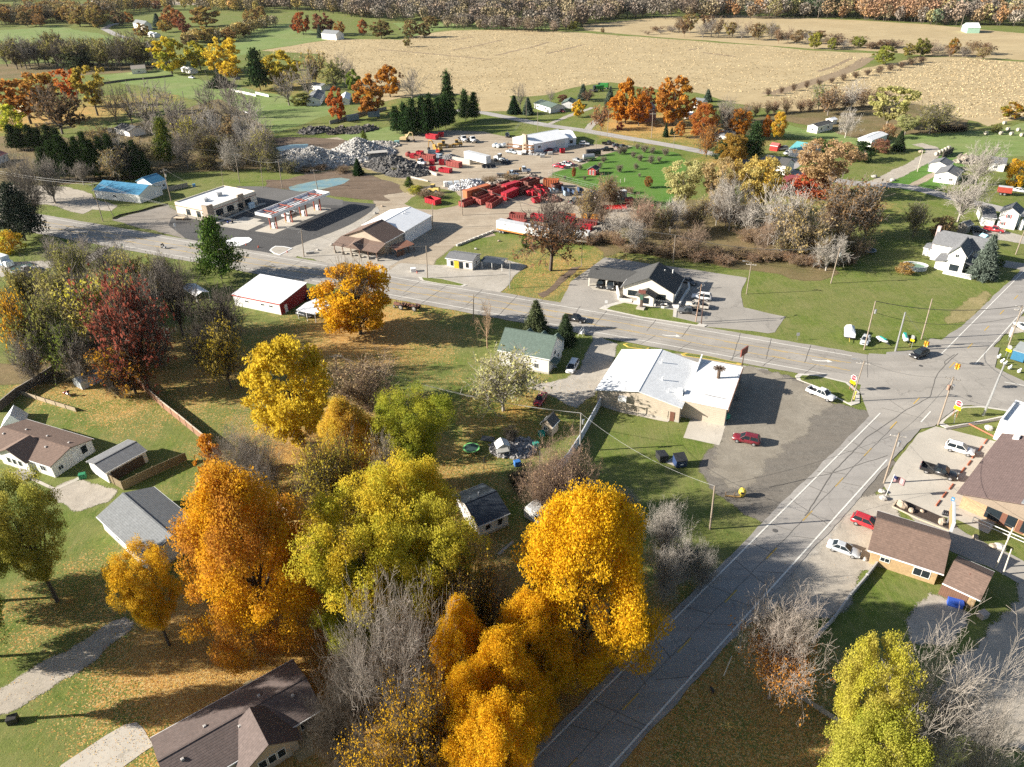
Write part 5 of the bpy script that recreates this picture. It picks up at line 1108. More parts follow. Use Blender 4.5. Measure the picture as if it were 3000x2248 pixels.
def digger(label,c,h,mat=PALEY):
 t=empty('excavator',label,'excavator',tuple(P(*c)),h)
 for s in (-1,1):MB().prism([(-1.9,.1),(1.9,.1),(2.1,.45),(1.9,.85),(-1.9,.85),(-2.1,.45)],s*1.15-.3,s*1.15+.3).build('track',BLACK,t)
 MB().box(-2.0,1.3,-1.3,1.3,1.0,2.1,bev=.1).build('body',mat,t)
 o=MB().box(.1,1.5,.3,1.3,2.12,3.2,bev=.12).build('cab',mat,t);MB().box(1.505,1.53,.4,1.2,2.25,3.0).build('windscreen',GLASS,o)
 MB().tube([(1.2,-.3,2.0),(3.0,-.3,4.4),(4.4,-.3,4.3)],[.3,.32,.22],4).build('boom',mat,t)
 MB().tube([(4.3,-.3,4.4),(4.9,-.3,1.3)],[.25,.17],4).build('stick',mat,t)
 MB().prism([(4.5,.2),(5.3,.3),(5.1,1.3),(4.6,1.3),(4.2,.7)],-.8,.2).build('bucket',DARK,t);return t
digger('pale yellow excavator with its boom raised beside the dark pines',K3(230,285),R(-20))
digger('yellow excavator parked on top of the stacked red skips',K3(830,470),R(150),CAT)
def loader(label,c,h,mat=CAT,cab=True):
 t=empty('wheel_loader',label,'loader',tuple(P(*c)),h)
 MB().box(-2.6,-.4,-.9,.9,.9,2.1,bev=.15).build('engine_cover',mat,t);MB().box(-.4,1.6,-.7,.7,.7,1.5).build('body',mat,t)
 o=MB().box(-.7,.6,-.75,.75,1.9,3.1,bev=.1).build('cab',DARK,t);MB().box(-.75,.65,-.8,.8,3.1,3.2).build('roof',mat,o)
 for s in (-1,1):MB().tube([(.8,s*.6,1.6),(2.4,s*.6,1.0),(3.2,s*.6,.5)],.12,4).build('arm',mat,t)
 MB().prism([(3.1,.1),(4.1,.05),(3.2,.3),(3.1,1.2),(2.9,1.1)],-1.3,1.3).build('bucket',mat,t)
 for x in (-1.6,1.4):
  for s in (-1,1):wheel(t,x,s*1.0,.72,.5)
 return t
loader('brown-yellow wheel loader facing left in the middle of the yard',K3(1190,385),R(190))
loader('yellow backhoe behind the red machine in the yard',K3(950,400),R(10))
loader('small white skid loader in front of the row of bucket attachments',K3(1990,650),R(-30),M('loader_white',(.60,.63,.66),.5))
loader('old yellow grader half hidden in weeds behind the lone red skip',K4(250,410),R(160),M('grader_yellow',(.62,.46,.14),.7))
for i in range(5):
 a=P(*K3(1720+75*i,770+5*(i%2))) if i<3 else P(*K3(2080+70*(i-3),670+8*i));t=empty('bucket_attachment','toothed black loader bucket, '+('front one below the tall trailer','second from the tall trailer','third from the tall trailer','left of the pair by the white skid loader','rightmost by the white skid loader')[i],'bucket',tuple(a),R(-50),'bucket attachments in the yard')
 MB().prism([(-.8,.05),(.9,.05),(.3,.25),(-.5,.9),(-.7,1.3),(-.95,1.2)],-1.2,1.2).build('shell',DARK,t);q=MB()
 for k in range(7):q.box(.85,1.15,-1.15+.36*k,-1.0+.36*k,.05,.14)
 q.build('teeth',STEEL,t)
a=P(*K3(850,480));t=empty('track_loader','red compact tracked loader in front of the yellow excavator','loader',tuple(a),R(-100))
MB().box(-1.3,.9,-.8,.8,.5,1.5,bev=.1).build('body',RED,t);MB().box(-.6,.7,-.7,.7,1.5,2.3,bev=.08).build('cab',DARK,t);MB().prism([(1.4,.1),(2.1,.1),(1.5,.9)],-.9,.9).build('bucket',RED,t)
for s in (-1,1):MB().prism([(-1.3,.02),(1.2,.02),(1.4,.3),(1.0,.6),(-1.1,.6)],s*.95-.15,s*.95+.15).build('track',BLACK,t)
a=P(*K3(290,560));t=empty('storage_tank','pale red barrel-shaped tank at the left of the yard cluster','tank',tuple(a),R(70))
MB().lathe([(.2,-1.2),(.95,-1),(.95,1),(.2,1.2)],(0,0,1.05),(1,0,0)).build('tank',SKR2,t,smooth=False);MB().box(-.8,.8,-.7,.7,0,.35).build('cradle',DARK,t)
for i,(x,y) in enumerate(((1900,390),(1970,400),(2050,390))):
 a=P(*K3(x,y));t=empty('fuel_tank','white fuel tank by the workshop left wall, '+('leftmost','middle','rightmost')[i]+' of three','tank',tuple(a),R(60),'fuel tanks by the workshop')
 MB().lathe([(.15,-1.5),(.8,-1.3),(.8,1.3),(.15,1.5)],(0,0,1.0),(1,0,0)).build('tank',M('tank_white',(.62,.66,.68),.4),t);MB().box(-1,1,-.5,.5,0,.3).build('cradle',DARK,t)
a=P(*K3(85,340));t=empty('generator','teal machine on a white trailer frame beside the rubble strip','generator',tuple(a),R(0))
MB().box(-1.2,1.2,-.8,.8,.5,1.8,bev=.2).build('body',M('teal_paint',(.22,.38,.36),.5),t);MB().box(-2.6,1.2,-.5,.5,.38,.49).build('frame',WHITE,t);wheel(t,.2,.9,.36);wheel(t,.2,-.9,.36)
def wall_line(name,label,pts,h,w,mat,cat='wall',cap=None,posts=None,postm=None,part='panel',kind=None,lean=0):
 p=[P(*q)[:2] if not hasattr(q,'shape') else q[:2] for q in pts];c=sum(p)/len(p);mb=MB();cb=MB()
 t=empty(name,label,cat,(c[0],c[1],0))
 for a,b in zip(p,p[1:]):
  L=np.linalg.norm(b-a);m_=(a+b)/2-c;rz=slope(b-a)
  mb.box(-L/2,L/2,-w/2,w/2,.03,h,rz=rz,at=tuple(m_))
  if cap:cb.box(-L/2,L/2,-w/2-.05,w/2+.05,h,h+.1,rz=rz,at=tuple(m_))
 mb.build(part,mat,t)
 if cap:cb.build('cap_rail',cap,t)
 if posts:
  for a,b in zip(p,p[1:]):
   L=np.linalg.norm(b-a);n=max(1,int(L/posts))
   for i in range(n):q=a+(b-a)*i/n-c;MB().box(-.07,.07,-.07-w/2,.07+w/2,0,h+.12).build('post',postm or mat,t,(q[0],q[1],0),slope(b-a))
 return t
BLK=M('pale_concrete_block',(.50,.46,.40),.9,.15,1.5,stripes=('Z',1.6,.25))
wall_line('block_wall','pale concrete block wall with red lettering beside the tall white trailer',[K3(1120,660),K3(1440,715)],2.2,.7,BLK)
wall_line('block_wall','low pale block wall below the black rubble heap',[K3(470,785),K3(640,850),K3(830,920)],1.0,.8,BLK)
wall_line('block_wall','long low pale wall along the grey rubble above the muddy mound',[(32,1285,485),(32,1420,520),(32,1580,560)],1.2,.6,BLK)
wall_line('block_wall','low line of bleached blocks at the edge of the small pine',[(32,1580,600),(32,1820,650),(32,2100,720)],.5,.4,BLK)
a=P(32,1450,415);t=empty('bunker','grey open concrete bunker under the second rubble heap','bunker',tuple(a),R(12))
MB().box(-4,4,1.5,2.1,0,2.6).build('wall',BLK,t);MB().box(-4,4,-2.1,-1.6,0,2.2).build('wall',M('grey_boards',(.20,.20,.19),.9),t);MB().box(-4.2,4.2,-2.3,2.2,2.65,2.8).build('roof',M('bleached_tin',(.40,.38,.35),.7),t)
def heap(label,pts,col,n,size,seed,name='rubble_heap'):
 """pts = (photo place, radius, height) of overlapping cones"""
 cs=[(P(*q)[:2],r,h) for q,r,h in pts];c=sum(q for q,_,_ in cs)/len(cs);rd=random.Random(seed)
 t=empty(name,label,'rubble heap',(c[0],c[1],0))
 def hh(x,y):return max([h*max(0,1-np.hypot(x-q[0],y-q[1])/r)**.85 for q,r,h in cs]+[0])
 R_=max(np.linalg.norm(q-c)+r for q,r,_ in cs);N=44;mb=MB();g=np.linspace(-R_,R_,N)
 vs=[(x,y,hh(x+c[0],y+c[1])+(rd.uniform(0,.35) if hh(x+c[0],y+c[1])>.05 else -.1)) for y in g for x in g]
 fs=[(j*N+i,j*N+i+1,(j+1)*N+i+1,(j+1)*N+i) for j in range(N-1) for i in range(N-1) if max(vs[j*N+i][2],vs[(j+1)*N+i+1][2],vs[j*N+i+1][2])>.05]
 mb.add(vs,fs);mb.build('mound',M('heap_core_'+name+str(seed),[q*.7 for q in col],.95,.4,1),t)
 sb=MB();k=0
 while k<n:
  x,y=rd.uniform(-R_,R_),rd.uniform(-R_,R_);z=hh(x+c[0],y+c[1])
  if z<.05:continue
  k += 1;s=size*rd.choice([.5,.7,1,1.5]);a=rd.uniform(0,6.28);ti=rd.uniform(-.8,.8);tj=rd.uniform(-.8,.8)
  X=np.array([math.cos(a),math.sin(a),ti]);Y=np.array([-math.sin(a),math.cos(a),tj]);Z=np.cross(X,Y);q=np.array([x,y,z+.15])
  w,d,e=s*rd.uniform(.5,1),s*rd.uniform(.3,.8),s*.16
  vv=[q+X*w*i_+Y*d*j_+Z*e*k_ for k_ in (-1,1) for i_,j_ in ((-1,-1),(1,-1),(1,1),(-1,1))]
  sb.add(vv,[(3,2,1,0),(4,5,6,7),(0,1,5,4),(1,2,6,5),(2,3,7,6),(3,0,4,7)],rd.choice([0,0,1,2]))
 o=sb.build('broken_slabs',[M('slab_a%d'%seed,col,.9,.25,2),M('slab_b%d'%seed,[min(.7,q*1.35) for q in col],.9,.2,2),M('slab_c%d'%seed,[q*.5 for q in col],.9,.3,2)],t);o['kind']='stuff'
 return t
heap('biggest grey concrete rubble heap, left of the yard',[((32,420,470),13,6),((32,620,480),13,7),((32,800,470),12,5),((32,300,450),10,4.5),((32,950,460),9,3)],(.46,.44,.41),2600,.5,3)
heap('second paler rubble heap behind the biggest one',[((32,1200,360),13,7),((32,1080,360),10,4),((32,1350,360),11,4),((32,1450,340),8,2.5),((32,1120,440),8,2)],(.50,.48,.45),1900,.5,5)
heap('black asphalt rubble heap nearest the low pale wall',[((32,1650,530),9,5),((32,1820,590),9,4),((32,1500,490),8,2.5),((32,1950,610),6,2)],(.12,.115,.11),900,.55,8)
heap('low strip of white rubble left of the teal generator',[((32,1500,245),5,1.6),((32,1420,240),5,1.4),((32,1600,250),5,1.5)],(.46,.43,.39),250,.5,9)
heap('dark pile of scrap timber and wire on the grass bank',[((32,600,70),7,2.2),((32,700,60),6,1.8),((32,520,80),4,1)],(.13,.12,.11),260,.7,11,'scrap_pile')
heap('dark brush pile between the scrap and the shade of the pines',[((32,980,70),6,2),((32,880,90),4,1.2)],(.10,.085,.07),200,.7,12,'brush_pile')
heap('long brush pile below the dark containers',[((32,1180,60),6,2),((32,1300,40),6,1.7),((32,1120,85),4,1)],(.11,.10,.085),240,.7,13,'brush_pile')
heap('pile of pale gravel beside the concrete block wall',[(K3(1060,630),6,2.6),(K3(960,600),4,1.4)],(.30,.29,.28),100,.25,14)
heap('heap of white bagged salvage below the yard track',[(K3(1450,1110),5,2.6),(K3(1330,1100),4.5,2),(K3(1540,1080),4,1.8),(K3(1200,1150),3.5,1.2)],(.62,.63,.64),260,.5,15,'salvage_heap')
heap('low grey spoil bank at the right end of the trailer row',[(K5(1180,960),4,1.5),(K5(1280,880),4,1.6),(K5(1090,1020),3,1.2)],(.30,.27,.23),60,.25,16,'spoil_bank')
heap('cluttered heap of scrap machinery by the right yard fence',[(K5(1200,440),4,2.4),(K5(1290,470),3,1.6)],(.26,.22,.20),160,.6,17,'scrap_pile')
heap('litter of toys, bags and furniture in the leafy back yard',[((13,60,560),3.5,.9),((13,-60,560),3,.8)],(.34,.33,.33),160,.3,18,'junk_pile')
heap('mixed scrap and pallets between the red skip rows and the weeds',[(K4(1500,250),4,1.2),(K4(2080,150),3.5,1.4),(K4(1250,270),3,.9)],(.30,.25,.21),130,.5,22,'scrap_pile')
heap('rusty scrap along the foot of the small red skip cluster',[(K5(150,470),3,1),(K5(300,430),3,1),(K5(420,480),3,.8)],(.22,.10,.075),90,.5,23,'scrap_pile')
heap('white and grey oddments beside the yard workshop wall',[((36,800,560),3,.9),((36,700,560),2.5,.8),((36,1030,500),2.5,.8)],(.48,.47,.46),80,.45,24,'scrap_pile')
a=P(33,1000,1115);t=empty('mixer_tank','white ribbed tanks lying left of the bagged salvage heap','tank',tuple(a),R(10))
for i in range(2):MB().lathe([(.3,-1.1),(1.0,-.9),(1.0,.9),(.3,1.1)],(1.4+2.5*i,0,1),(1,0,0)).build('tank',M('tank_white',(.62,.66,.68)),t)
MB().box(-.9,.3,-.9,.9,0,1.9,bev=.1).build('cab',WHITE,t)
a=P(*K5(1390,660));t=empty('flatbed_trailer','red low flatbed trailer with black axle at the right of the yard','trailer',tuple(a),R(0))
MB().box(-4,4,-1.2,1.2,.95,1.25).build('bed',RED,t);MB().box(-4,4,1.1,1.2,1.26,1.8).build('side_board',RED,t);MB().tube([(-4,0,1),(-6,0,.6)],.09,5).build('drawbar',DARK,t)
for x in (-2.6,2.6):
 for s in (-1,1):wheel(t,x,s*1.05,.5,.3)
a=P(*K5(1500,480));t=empty('water_tank','white square tank on end behind the red flatbed trailer','tank',tuple(a),R(20));MB().box(-1.4,1.4,-1,1,.3,3.6,bev=.12).build('tank',WHITE,t);MB().box(-1.4,1.4,-1,1,0,.29).build('skid',DARK,t)
a=P(*K5(1480,560));t=empty('compactor','pale green compactor box behind the red flatbed trailer','machine',tuple(a),R(5));MB().box(-1.5,1.5,-1,1,.2,2,bev=.06).build('body',M('machine_green',(.30,.42,.26),.6),t);MB().box(-1.5,1.5,-1.06,-1.002,.2,1.0).build('door',DARK,t)
a=P(*K5(1610,570));t=empty('hopper','pink-red hopper with a lid right of the green compactor','hopper',tuple(a),R(5));MB().prism([(-1.2,0),(1.2,0),(1.4,2.6),(-1.4,2.6)],-1.1,1.1).build('body',SKR2,t);MB().box(-1.45,1.45,-1.15,1.15,2.62,2.8,bev=.08).build('lid',SKR2,t)
for x,y,lab in ((1840,640,'red skip half hidden in the thicket right of the yard, left one'),(1940,650,'red skip half hidden in the thicket right of the yard, right one'),(1820,730,'low red skip in the thicket nearest the white post')):
 skip(lab,K5(x-60,y),K5(x+60,y+15),1.6,SKR2)
a=P(36,1540,660);t=empty('tank_trailer','silver tank trailer with a black load beside the orchard','trailer',tuple(a),R(10))
MB().lathe([(.4,-3),(1.15,-2.7),(1.15,2.0),(.4,2.4)],(0,0,1.7),(1,0,0)).build('tank',STEEL,t);MB().box(-4.5,3,-.6,.6,.6,.8).build('frame',DARK,t)
for x in (-1.5,1.5):
 for s in (-1,1):wheel(t,x,s*.95,.45)
a=P(36,1600,590);t=empty('box_trailer','black rounded cargo trailer behind the silver tank trailer','trailer',tuple(a),R(8));MB().prism([(-1.1,.6),(1.1,.6),(1.1,2.2),(.7,2.8),(-.7,2.8),(-1.1,2.2)],-3,3,axis='x').build('box',M('trailer_black',(.02,.02,.022),.4),t);wheel(t,-.6,1,.4);wheel(t,-.6,-1,.4);MB().tube([(3,0,.7),(4.2,0,.6)],.06,5).build('drawbar',DARK,t)
def rack(label,c,h,w,lev):
 t=empty('timber_rack',label,'rack',tuple(P(*c)),h)
 for x in (-w/2,w/2):
  for y in (-.7,.7):MB().box(x-.07,x+.07,y-.07,y+.07,0,lev*1.4+.4).build('post',DARK,t)
 for k in range(lev):MB().box(-w/2-.3,w/2+.3,-.6,.6,.6+1.4*k,1.0+1.4*k).build('timber',M('rack_timber',(.33,.17,.09),.85,.3,2,stripes=('Y',5,.4)),t)
rack('tall rack stacked with brown timber at the workshop corner',(36,650,560),R(-25),4,3);rack('low rack of brown planks along the lit workshop wall',(36,450,500),R(-22),7,2)
for x,y,lab in ((520,575,'white box trailer left of the white cube tank'),(585,560,'white cube tank in front of the tall timber rack')):
 t=empty('cube_tank',lab,'tank',tuple(P(36,x,y)),R(-20));MB().box(-.9,.9,-.7,.7,.3,1.6,bev=.08).build('tank',WHITE,t);MB().box(-.9,.9,-.7,.7,0,.29).build('pallet',WOOD,t)
for x,y,lab in ((860,265,'grey container by the grey shed behind the rubble'),(1010,262,'blue-grey curved-roof container beside the gravel pad')):pass
for (x0,y0,x1,y1),lab in (((785,1050,885,1035),'long grey-blue container left of the gravel pad by the pines'),((970,1015,1070,1010),'grey-green container with open dark end near the pines')):
 skip(lab,(2,x0,y0),(2,x1,y1),2.6,M('container_grey',(.25,.29,.32),.6,.2,1,stripes=('X',1.5,.3)),True,hook=False)
# ================================================================ poles, wires, lamps
PB={}
def pole(key,label,base,top,kind='utility',mat=None,r=None,arm=0,arm_at=(.93,),trans=0,name='utility_pole'):
 b=P(*base);h=max(3.,min(14.,height_at(b,*top)));d=ray(*top);hd=np.hypot(b[0],b[1])/np.hypot(d[0],d[1]);tx=d[:2]*hd
 lean=np.clip(tx-b[:2],-1.0,1.0)
 t=empty(name,label,{'utility':'utility pole','lamp':'street lamp','mast':'mast','post':'post'}[kind],tuple(b))
 r=r or {'utility':.16,'lamp':.13,'mast':.22,'post':.08}[kind];T_=np.array([lean[0],lean[1],h])
 MB().tube([(0,0,0),T_],[r,r*.72],10).build('pole',mat or POLEW,t)
 for k in arm_at if arm else ():
  q=T_*k;a=np.array([math.cos(arm),math.sin(arm),0])
  MB().tube([q-a*1.25,q+a*1.25],.075,4).build('crossarm',M('bleached_timber',(.46,.42,.37),.9),t)
  for s in (-1.15,-.5,.5,1.15):MB().cyl(*(q+a*s)[:2],q[2]+.07,q[2]+.27,.05,n=6).build('insulator',M('insulator',(.50,.50,.50),.3),t)
 for i in range(trans):
  q=T_*.80;a=.42*(1 if i == 0 else -1);MB().cyl(q[0]+a,q[1]-.15,q[2]-.5,q[2]+.45,.24,n=10).build('transformer',STEEL if i == 0 else M('rust_can',(.36,.22,.16),.7),t)
 if kind == 'lamp':
  q=T_;a=np.array([math.cos(arm or 3.1),math.sin(arm or 3.1),0]) if not arm else np.array([math.cos(arm),math.sin(arm),0])
  o=MB().tube([q*.97,q+a*.9+np.array([0,0,.25]),q+a*1.6+np.array([0,0,.25])],.045,6).build('lamp_arm',STEEL,t)
  l=q+a*1.9+np.array([0,0,.2]);MB().box(-.35,.35,-.14,.14,-.06,.08,bev=.04).build('lamp_head',STEEL,o,tuple(l),arm or 3.1)
 PB[key]=(b+T_*1.0,t);return t
pa=ROADANG+R(90)
pole('a','tall timber pole with crossarm behind the blue-roofed workshop corner',(31,637,347),(31,562,45),arm=ROADANG+R(80),trans=1)
pole('b','timber pole left of the blue-roofed workshop by the main road',(5,890,258),(1,790,1575),arm=pa)
pole('b2','short leaning timber post beside the graded soil edge',(5,985,220),(5,897,65),'post',r=.12)
pole('c','timber pole on the lawn behind the new shop',(1,2072,1578),(1,2028,1320),arm=R(10))
pole('d','thin dark pole on the lawn edge above the blue drum',(1,1932,1615),(1,1910,1465),'post',r=.1)
pole('e','timber pole left of the pond behind the fuel canopy',(32,208,805),(32,155,430),arm=R(15))
pole('f','timber pole standing behind the far end of the fuel canopy',(32,668,828),(32,612,560),arm=R(15))
pole('f2','thin pole between lawn and pond behind the new shop',(31,1490,225),(31,1462,0),'post',r=.11)
pole('g','timber pole on the gravel strip between station and brown store',(6,415,562),(6,390,330),arm=ROADANG+R(85))
pole('h','timber pole at the right back corner of the white warehouse',(6,1525,318),(6,1525,100))
pole('i','timber pole with crossarms in the dirt yard by the skip rows',(6,1785,205),(34,745,180),arm=R(10),arm_at=(.93,.80))
pole('j','timber pole on the grass island by the small white office',(6,1482,750),(6,1470,468),arm=0)
pole('k','grey lamp pole beside the dark carport of the white office',(6,2192,835),(6,2195,600),'lamp',arm=R(170),name='street_lamp',mat=STEEL)
pole('l','short timber pole on grass near the pruned bare tree',(6,1878,1115),(6,1880,885),r=.13)
pole('m','timber pole standing on the lawn among yellow trees',(6,705,1610),(6,685,1410),arm=R(5))
pole('n','timber pole behind the cream gabled building at the thicket',(7,1392,612),(7,1412,375),arm=0)
pole('n2','dark thin pole left of the charcoal car shelter by the oak',(7,600,650),(7,608,440),r=.11)
pole('o','timber lamp pole at the parking lot edge with the curved arm',(7,2025,885),(7,2070,612),'lamp',arm=R(160),name='street_lamp')
pole('p','tall timber lamp pole by the parked pickups on the road edge',(7,1587,1128),(7,1638,800),'lamp',arm=R(40),name='street_lamp',mat=M('reddish_timber',(.36,.24,.17),.9))
pole('q','dark brown pole right of the lamp pole by the dark grey pickup',(7,1635,1145),(7,1660,875),r=.13,mat=M('dark_timber',(.12,.075,.06),.9))
pole('r','bleached timber pole at the edge of the brush on the wide lawn',(8,543,792),(8,625,478),trans=1)
pole('s','timber pole rising in front of the silver car on the corner lawn',(8,830,1365),(8,930,945),trans=1)
pole('t','galvanised signal mast on the grass corner near the black turning car',(8,1100,1380),(8,1187,1042),'mast',mat=STEEL,name='signal_mast')
pole('u','timber pole with a brace right of the galvanised mast',(8,1325,1275),(8,1420,925))
pole('v','timber lamp pole by the stop sign on the near left corner',(14,722,158),(8,832,1462),'lamp',arm=R(165),name='street_lamp')
pole('w','timber pole with crossarms and two transformers at the near right corner',(14,1468,360),(8,1605,1600),arm=SIDEANG+R(-75),trans=2,arm_at=(.95,.95))
pole('x','silver signal mast on the triangular grass island by the restaurant',(14,1858,280),(8,2045,1490),'mast',mat=STEEL,name='signal_mast')
pole('y','timber pole with crossarms at the far right corner of the crossing',(8,2080,1330),(8,2200,985),arm=ROADANG,arm_at=(.96,.88))
pole('z','leaning timber pole on the lawn left of the right-edge drive',(8,2140,542),(8,2230,300))
pole('A','bleached timber pole standing at the restaurant lot edge beside the flag',(14,1000,862),(14,1135,425),arm=SIDEANG+R(-60),trans=1)
pole('B','timber pole on the grass verge below the gravel lot by the side road',(13,1710,1258),(13,1752,885))
pole('C','timber pole beside the sky-blue vinyl fence',(13,588,585),(13,597,258),trans=1,mat=M('grey_timber_pole',(.30,.28,.25),.9))
pole('D','white round post taller one at the rear drive by the brick building',(14,1968,1590),(14,2120,1245),'post',r=.13,mat=M('cream_post',(.60,.55,.46),.7))
pole('E','white round post shorter one at the rear drive by the brick building',(14,2030,1650),(14,2105,1430),'post',r=.12,mat=M('cream_post',(.60,.55,.46)))
pole('F','pale concrete post in the white drive of the far garages',(4,1290,1485),(4,1340,1300),mat=M('pale_timber_pole',(.48,.43,.36),.9))
pole('G','timber pole beside the country road in front of the orange maples',(3,1205,1195),(3,1218,970),arm=R(-10))
pole('H','thin pole left of the country road maples',(3,822,1180),(3,838,960),r=.11)
pole('I','pale pole by the country road left of the bare forked tree',(3,1395,1300),(3,1405,1160),r=.12)
pole('J','thin pole at the orchard corner of the yard',(3,345,1540),(3,352,1340),mat=STEEL,r=.1)
pole('K','pole beside the ranch house drive at the country road bend',(3,222,1140),(3,222,950),r=.12)
pole('L','pole at the left end of the ranch house near the blue spruce',(3,125,1018),(3,122,850),r=.12)
pole('M','thin pole in the yard between workshop and parked pickups',(3,725,1350),(3,728,1195),r=.1)
pole('M2','short lamp pole at the orchard edge of the yard',(3,632,1350),(3,632,1255),'post',r=.1)
pole('N','timber pole among dark trees at the left edge',(1,448,1222),(1,400,1050),arm=R(20))
pole('O','pole standing far off beside the pale green barn',(4,1665,235),(4,1697,125),r=.2)
pole('P','distant pole in front of the far dark wood',(4,430,165),(4,443,80),r=.2)
pole('Q','distant pole at the end of the far corn strip',(3,1303,108),(3,1308,20),r=.2)
pole('S','white light post with a tee top near the tan brush clump',(13,240,700),(13,240,595),'post',r=.07,mat=WHITE)
pole('U','thin grey pole in shade by the roadside leaves',(17,1960,665),(17,2012,385),'post',r=.09,mat=M('grey_pipe',(.30,.30,.29),.7))
pole('V','white leaning marker pole on the leafy verge by the road',(17,1830,865),(17,1900,698),'post',r=.06,mat=WHITE)
WIRE=M('cable',(.05,.05,.05),.6);WIREL=M('bright_cable',(.26,.26,.255),.5)
def wire(a,b,sag=.9,r=.03,mat=None,o=(0,0,0),label=None,dz=(0,0)):
 p=PB[a][0]+np.array(o) if isinstance(a,str) else np.array(a);q=PB[b][0]+np.array(o) if isinstance(b,str) else np.array(b)
 p=p+np.array([0,0,dz[0]]);q=q+np.array([0,0,dz[1]])
 pts=[p+(q-p)*t-np.array([0,0,sag*4*t*(1-t)]) for t in np.linspace(0,1,13)];c=(p+q)/2
 mb=MB().tube([x-c for x in pts],r,4);mb.build('overhead_cable',mat or WIRE,None,tuple(c),label=label,category='cable',group='overhead cables')
wl=lambda s:s
for a,b,s,lab in (('N','c',2,'cable from the left edge dark trees to the lawn pole behind the new shop'),('c','e',1.2,'cable from the lawn pole to the pond pole'),('e','f',1,'cable from the pond pole to the pole behind the canopy'),('f','i',2.2,'cable from the canopy pole to the dirt yard pole'),
 ('b','g',2.4,'cable along the station front from the workshop pole'),('g','j',2,'cable from the gravel strip pole to the office island pole'),('i','n',2.4,'cable from the dirt yard pole to the thicket pole'),('n','r',2.2,'cable from the thicket pole to the bleached lawn pole'),
 ('s','y',1.6,'thick cable over the crossing from the corner lawn pole'),('w','A',1.2,'cable from the transformer pole to the flag pole lot'),('A','D',1.5,'cable from the restaurant lot pole toward the rear drive'),('C','B',1.6,'pale sagging service cable across the grass behind the tan store'),
 ('B','A',1.2,'cable crossing the side road between two timber poles'),('m','C',2,'cable over the shaded back yard'),('v','w',1.2,'cable from the stop sign lamp pole across the side road'),('G','I',1,'cable along the country road'),('a','g',2,'cable passing in front of the new shop')):
 wire(a,b,s,.024 if 'thick' not in lab else .07,WIREL if 'pale' in lab or 'station' in lab else WIRE,label=lab)
wire('m','C',2.3,.03,WIREL,(0,.6,-.3),'second cable over the shaded back yard');wire('s','y',2.6,.04,WIRE,(0,0,-2.5),'lower cable over the crossing from the corner lawn pole')
wire('c','e',1.2,.03,WIREL,(0,1,-1.2),'lower cable from the lawn pole to the pond pole');wire('b','g',2.4,.03,WIREL,(0,.9,0),'second cable along the station front')
for i,(dz,lab) in enumerate(((0,'highest cable running in from the left edge over the gravel lot'),(-.8,'lower cable running in from the left edge over the gravel lot'))):
 p=PB['b'][0];wire(p+np.array([-70,36,dz]),p+np.array([0,0,dz]),1.5,.035,WIREL,label=lab)
SIGY=M('signal_yellow',(.60,.33,.03),.5)
for k,x,y,lab in ((8,1370,1315,'yellow hanging traffic signal nearer the corner lawn'),(8,1640,1510,'yellow hanging traffic signal over the middle of the crossing')):
 d=ray(k,x,y);tt=(5.6-CAM_H)/d[2];a=np.array([d[0]*tt,d[1]*tt,5.6]);t=empty('traffic_signal',lab,'traffic signal',tuple(a),R(10),'hanging signals')
 for i in range(4):
  an=i*math.pi/2;o=MB().box(.15,.45,-.17,.17,-.55,.5,bev=.04).build('signal_head',SIGY,t,(0,0,0),an)
  for j,z in enumerate((.28,-.02,-.32)):MB().lathe([(.11,0),(.11,.12),(.06,.02)],(.46,0,z),(1,0,0),8).build('lens',[TAIL,SIGY,GREENW][j],o)
 MB().cyl(0,0,.5,.9,.05,n=6).build('hanger',DARK,t);PB['sig%d'%x]=(a+np.array([0,0,.9]),t)
wire('t','sig1370',.3,.03,label='span wire from the galvanised mast to the first signal');wire('sig1370','sig1640',.2,.03,label='span wire between the two hanging signals');wire('sig1640','x',.4,.03,label='span wire from the second signal to the silver mast')
def sign(label,base,face,kind,h=2.6,s=1.0):
 t=empty('stop_sign' if kind == 'stop' else 'road_sign',label,'road sign',tuple(P(*base)),face)
 if kind == 'stop':
  for y in (-.3*s,.3*s):MB().box(-.03,.03,y-.03,y+.03,0,h-.35).build('post',M('rust_post',(.42,.16,.10),.7),t)
  o8=[(math.cos(R(22.5+45*i)),math.sin(R(22.5+45*i))) for i in range(8)]
  o=MB().prism([(a*.58*s,h+.45*s+b*.58*s) for a,b in o8],.03,.06,axis='x').build('sign_plate',M('stop_white',(.72,.70,.70),.5),t)
  MB().prism([(a*.5*s,h+.45*s+b*.5*s) for a,b in o8],.0605,.068,axis='x').build('sign_face',M('stop_red',(.42,.02,.04),.5),o)
  writing(o,'STOP',(.071,0,h+.45*s),.40*s,M('stop_white',(.72,.70,.70)),(R(90),0,R(90)))
  MB().box(.03,.06,-.55*s,.55*s,h-.75*s,h-.16*s).build('warning_plate',M('sign_yellow',(.75,.55,.0),.5),t)
 elif kind == 'back':
  for y in (-.3,.3):MB().box(-.03,.03,y-.03,y+.03,0,h).build('post',STEEL,t)
  MB().box(.03,.06,-.55,.55,h-.7,h-.15).build('warning_plate',M('sign_yellow',(.75,.55,.0)),t)
  MB().prism([(math.cos(R(22.5+45*i))*.5,h+.35+math.sin(R(22.5+45*i))*.5) for i in range(8)],.03,.06,axis='x').build('sign_plate',STEEL,t)
 else:
  MB().box(-.03,.03,-.03,.03,0,h).build('post',STEEL,t);MB().box(.03,.05,-.35,.35,h-.8,h).build('sign_plate',WHITE if kind == 'white' else STEEL,t)
 return t
fc=SIDEANG+math.pi
sign('red stop sign with a yellow plate behind the lamp pole on the near left corner',(14,715,60),fc-.25,'stop',2.5,1.15)
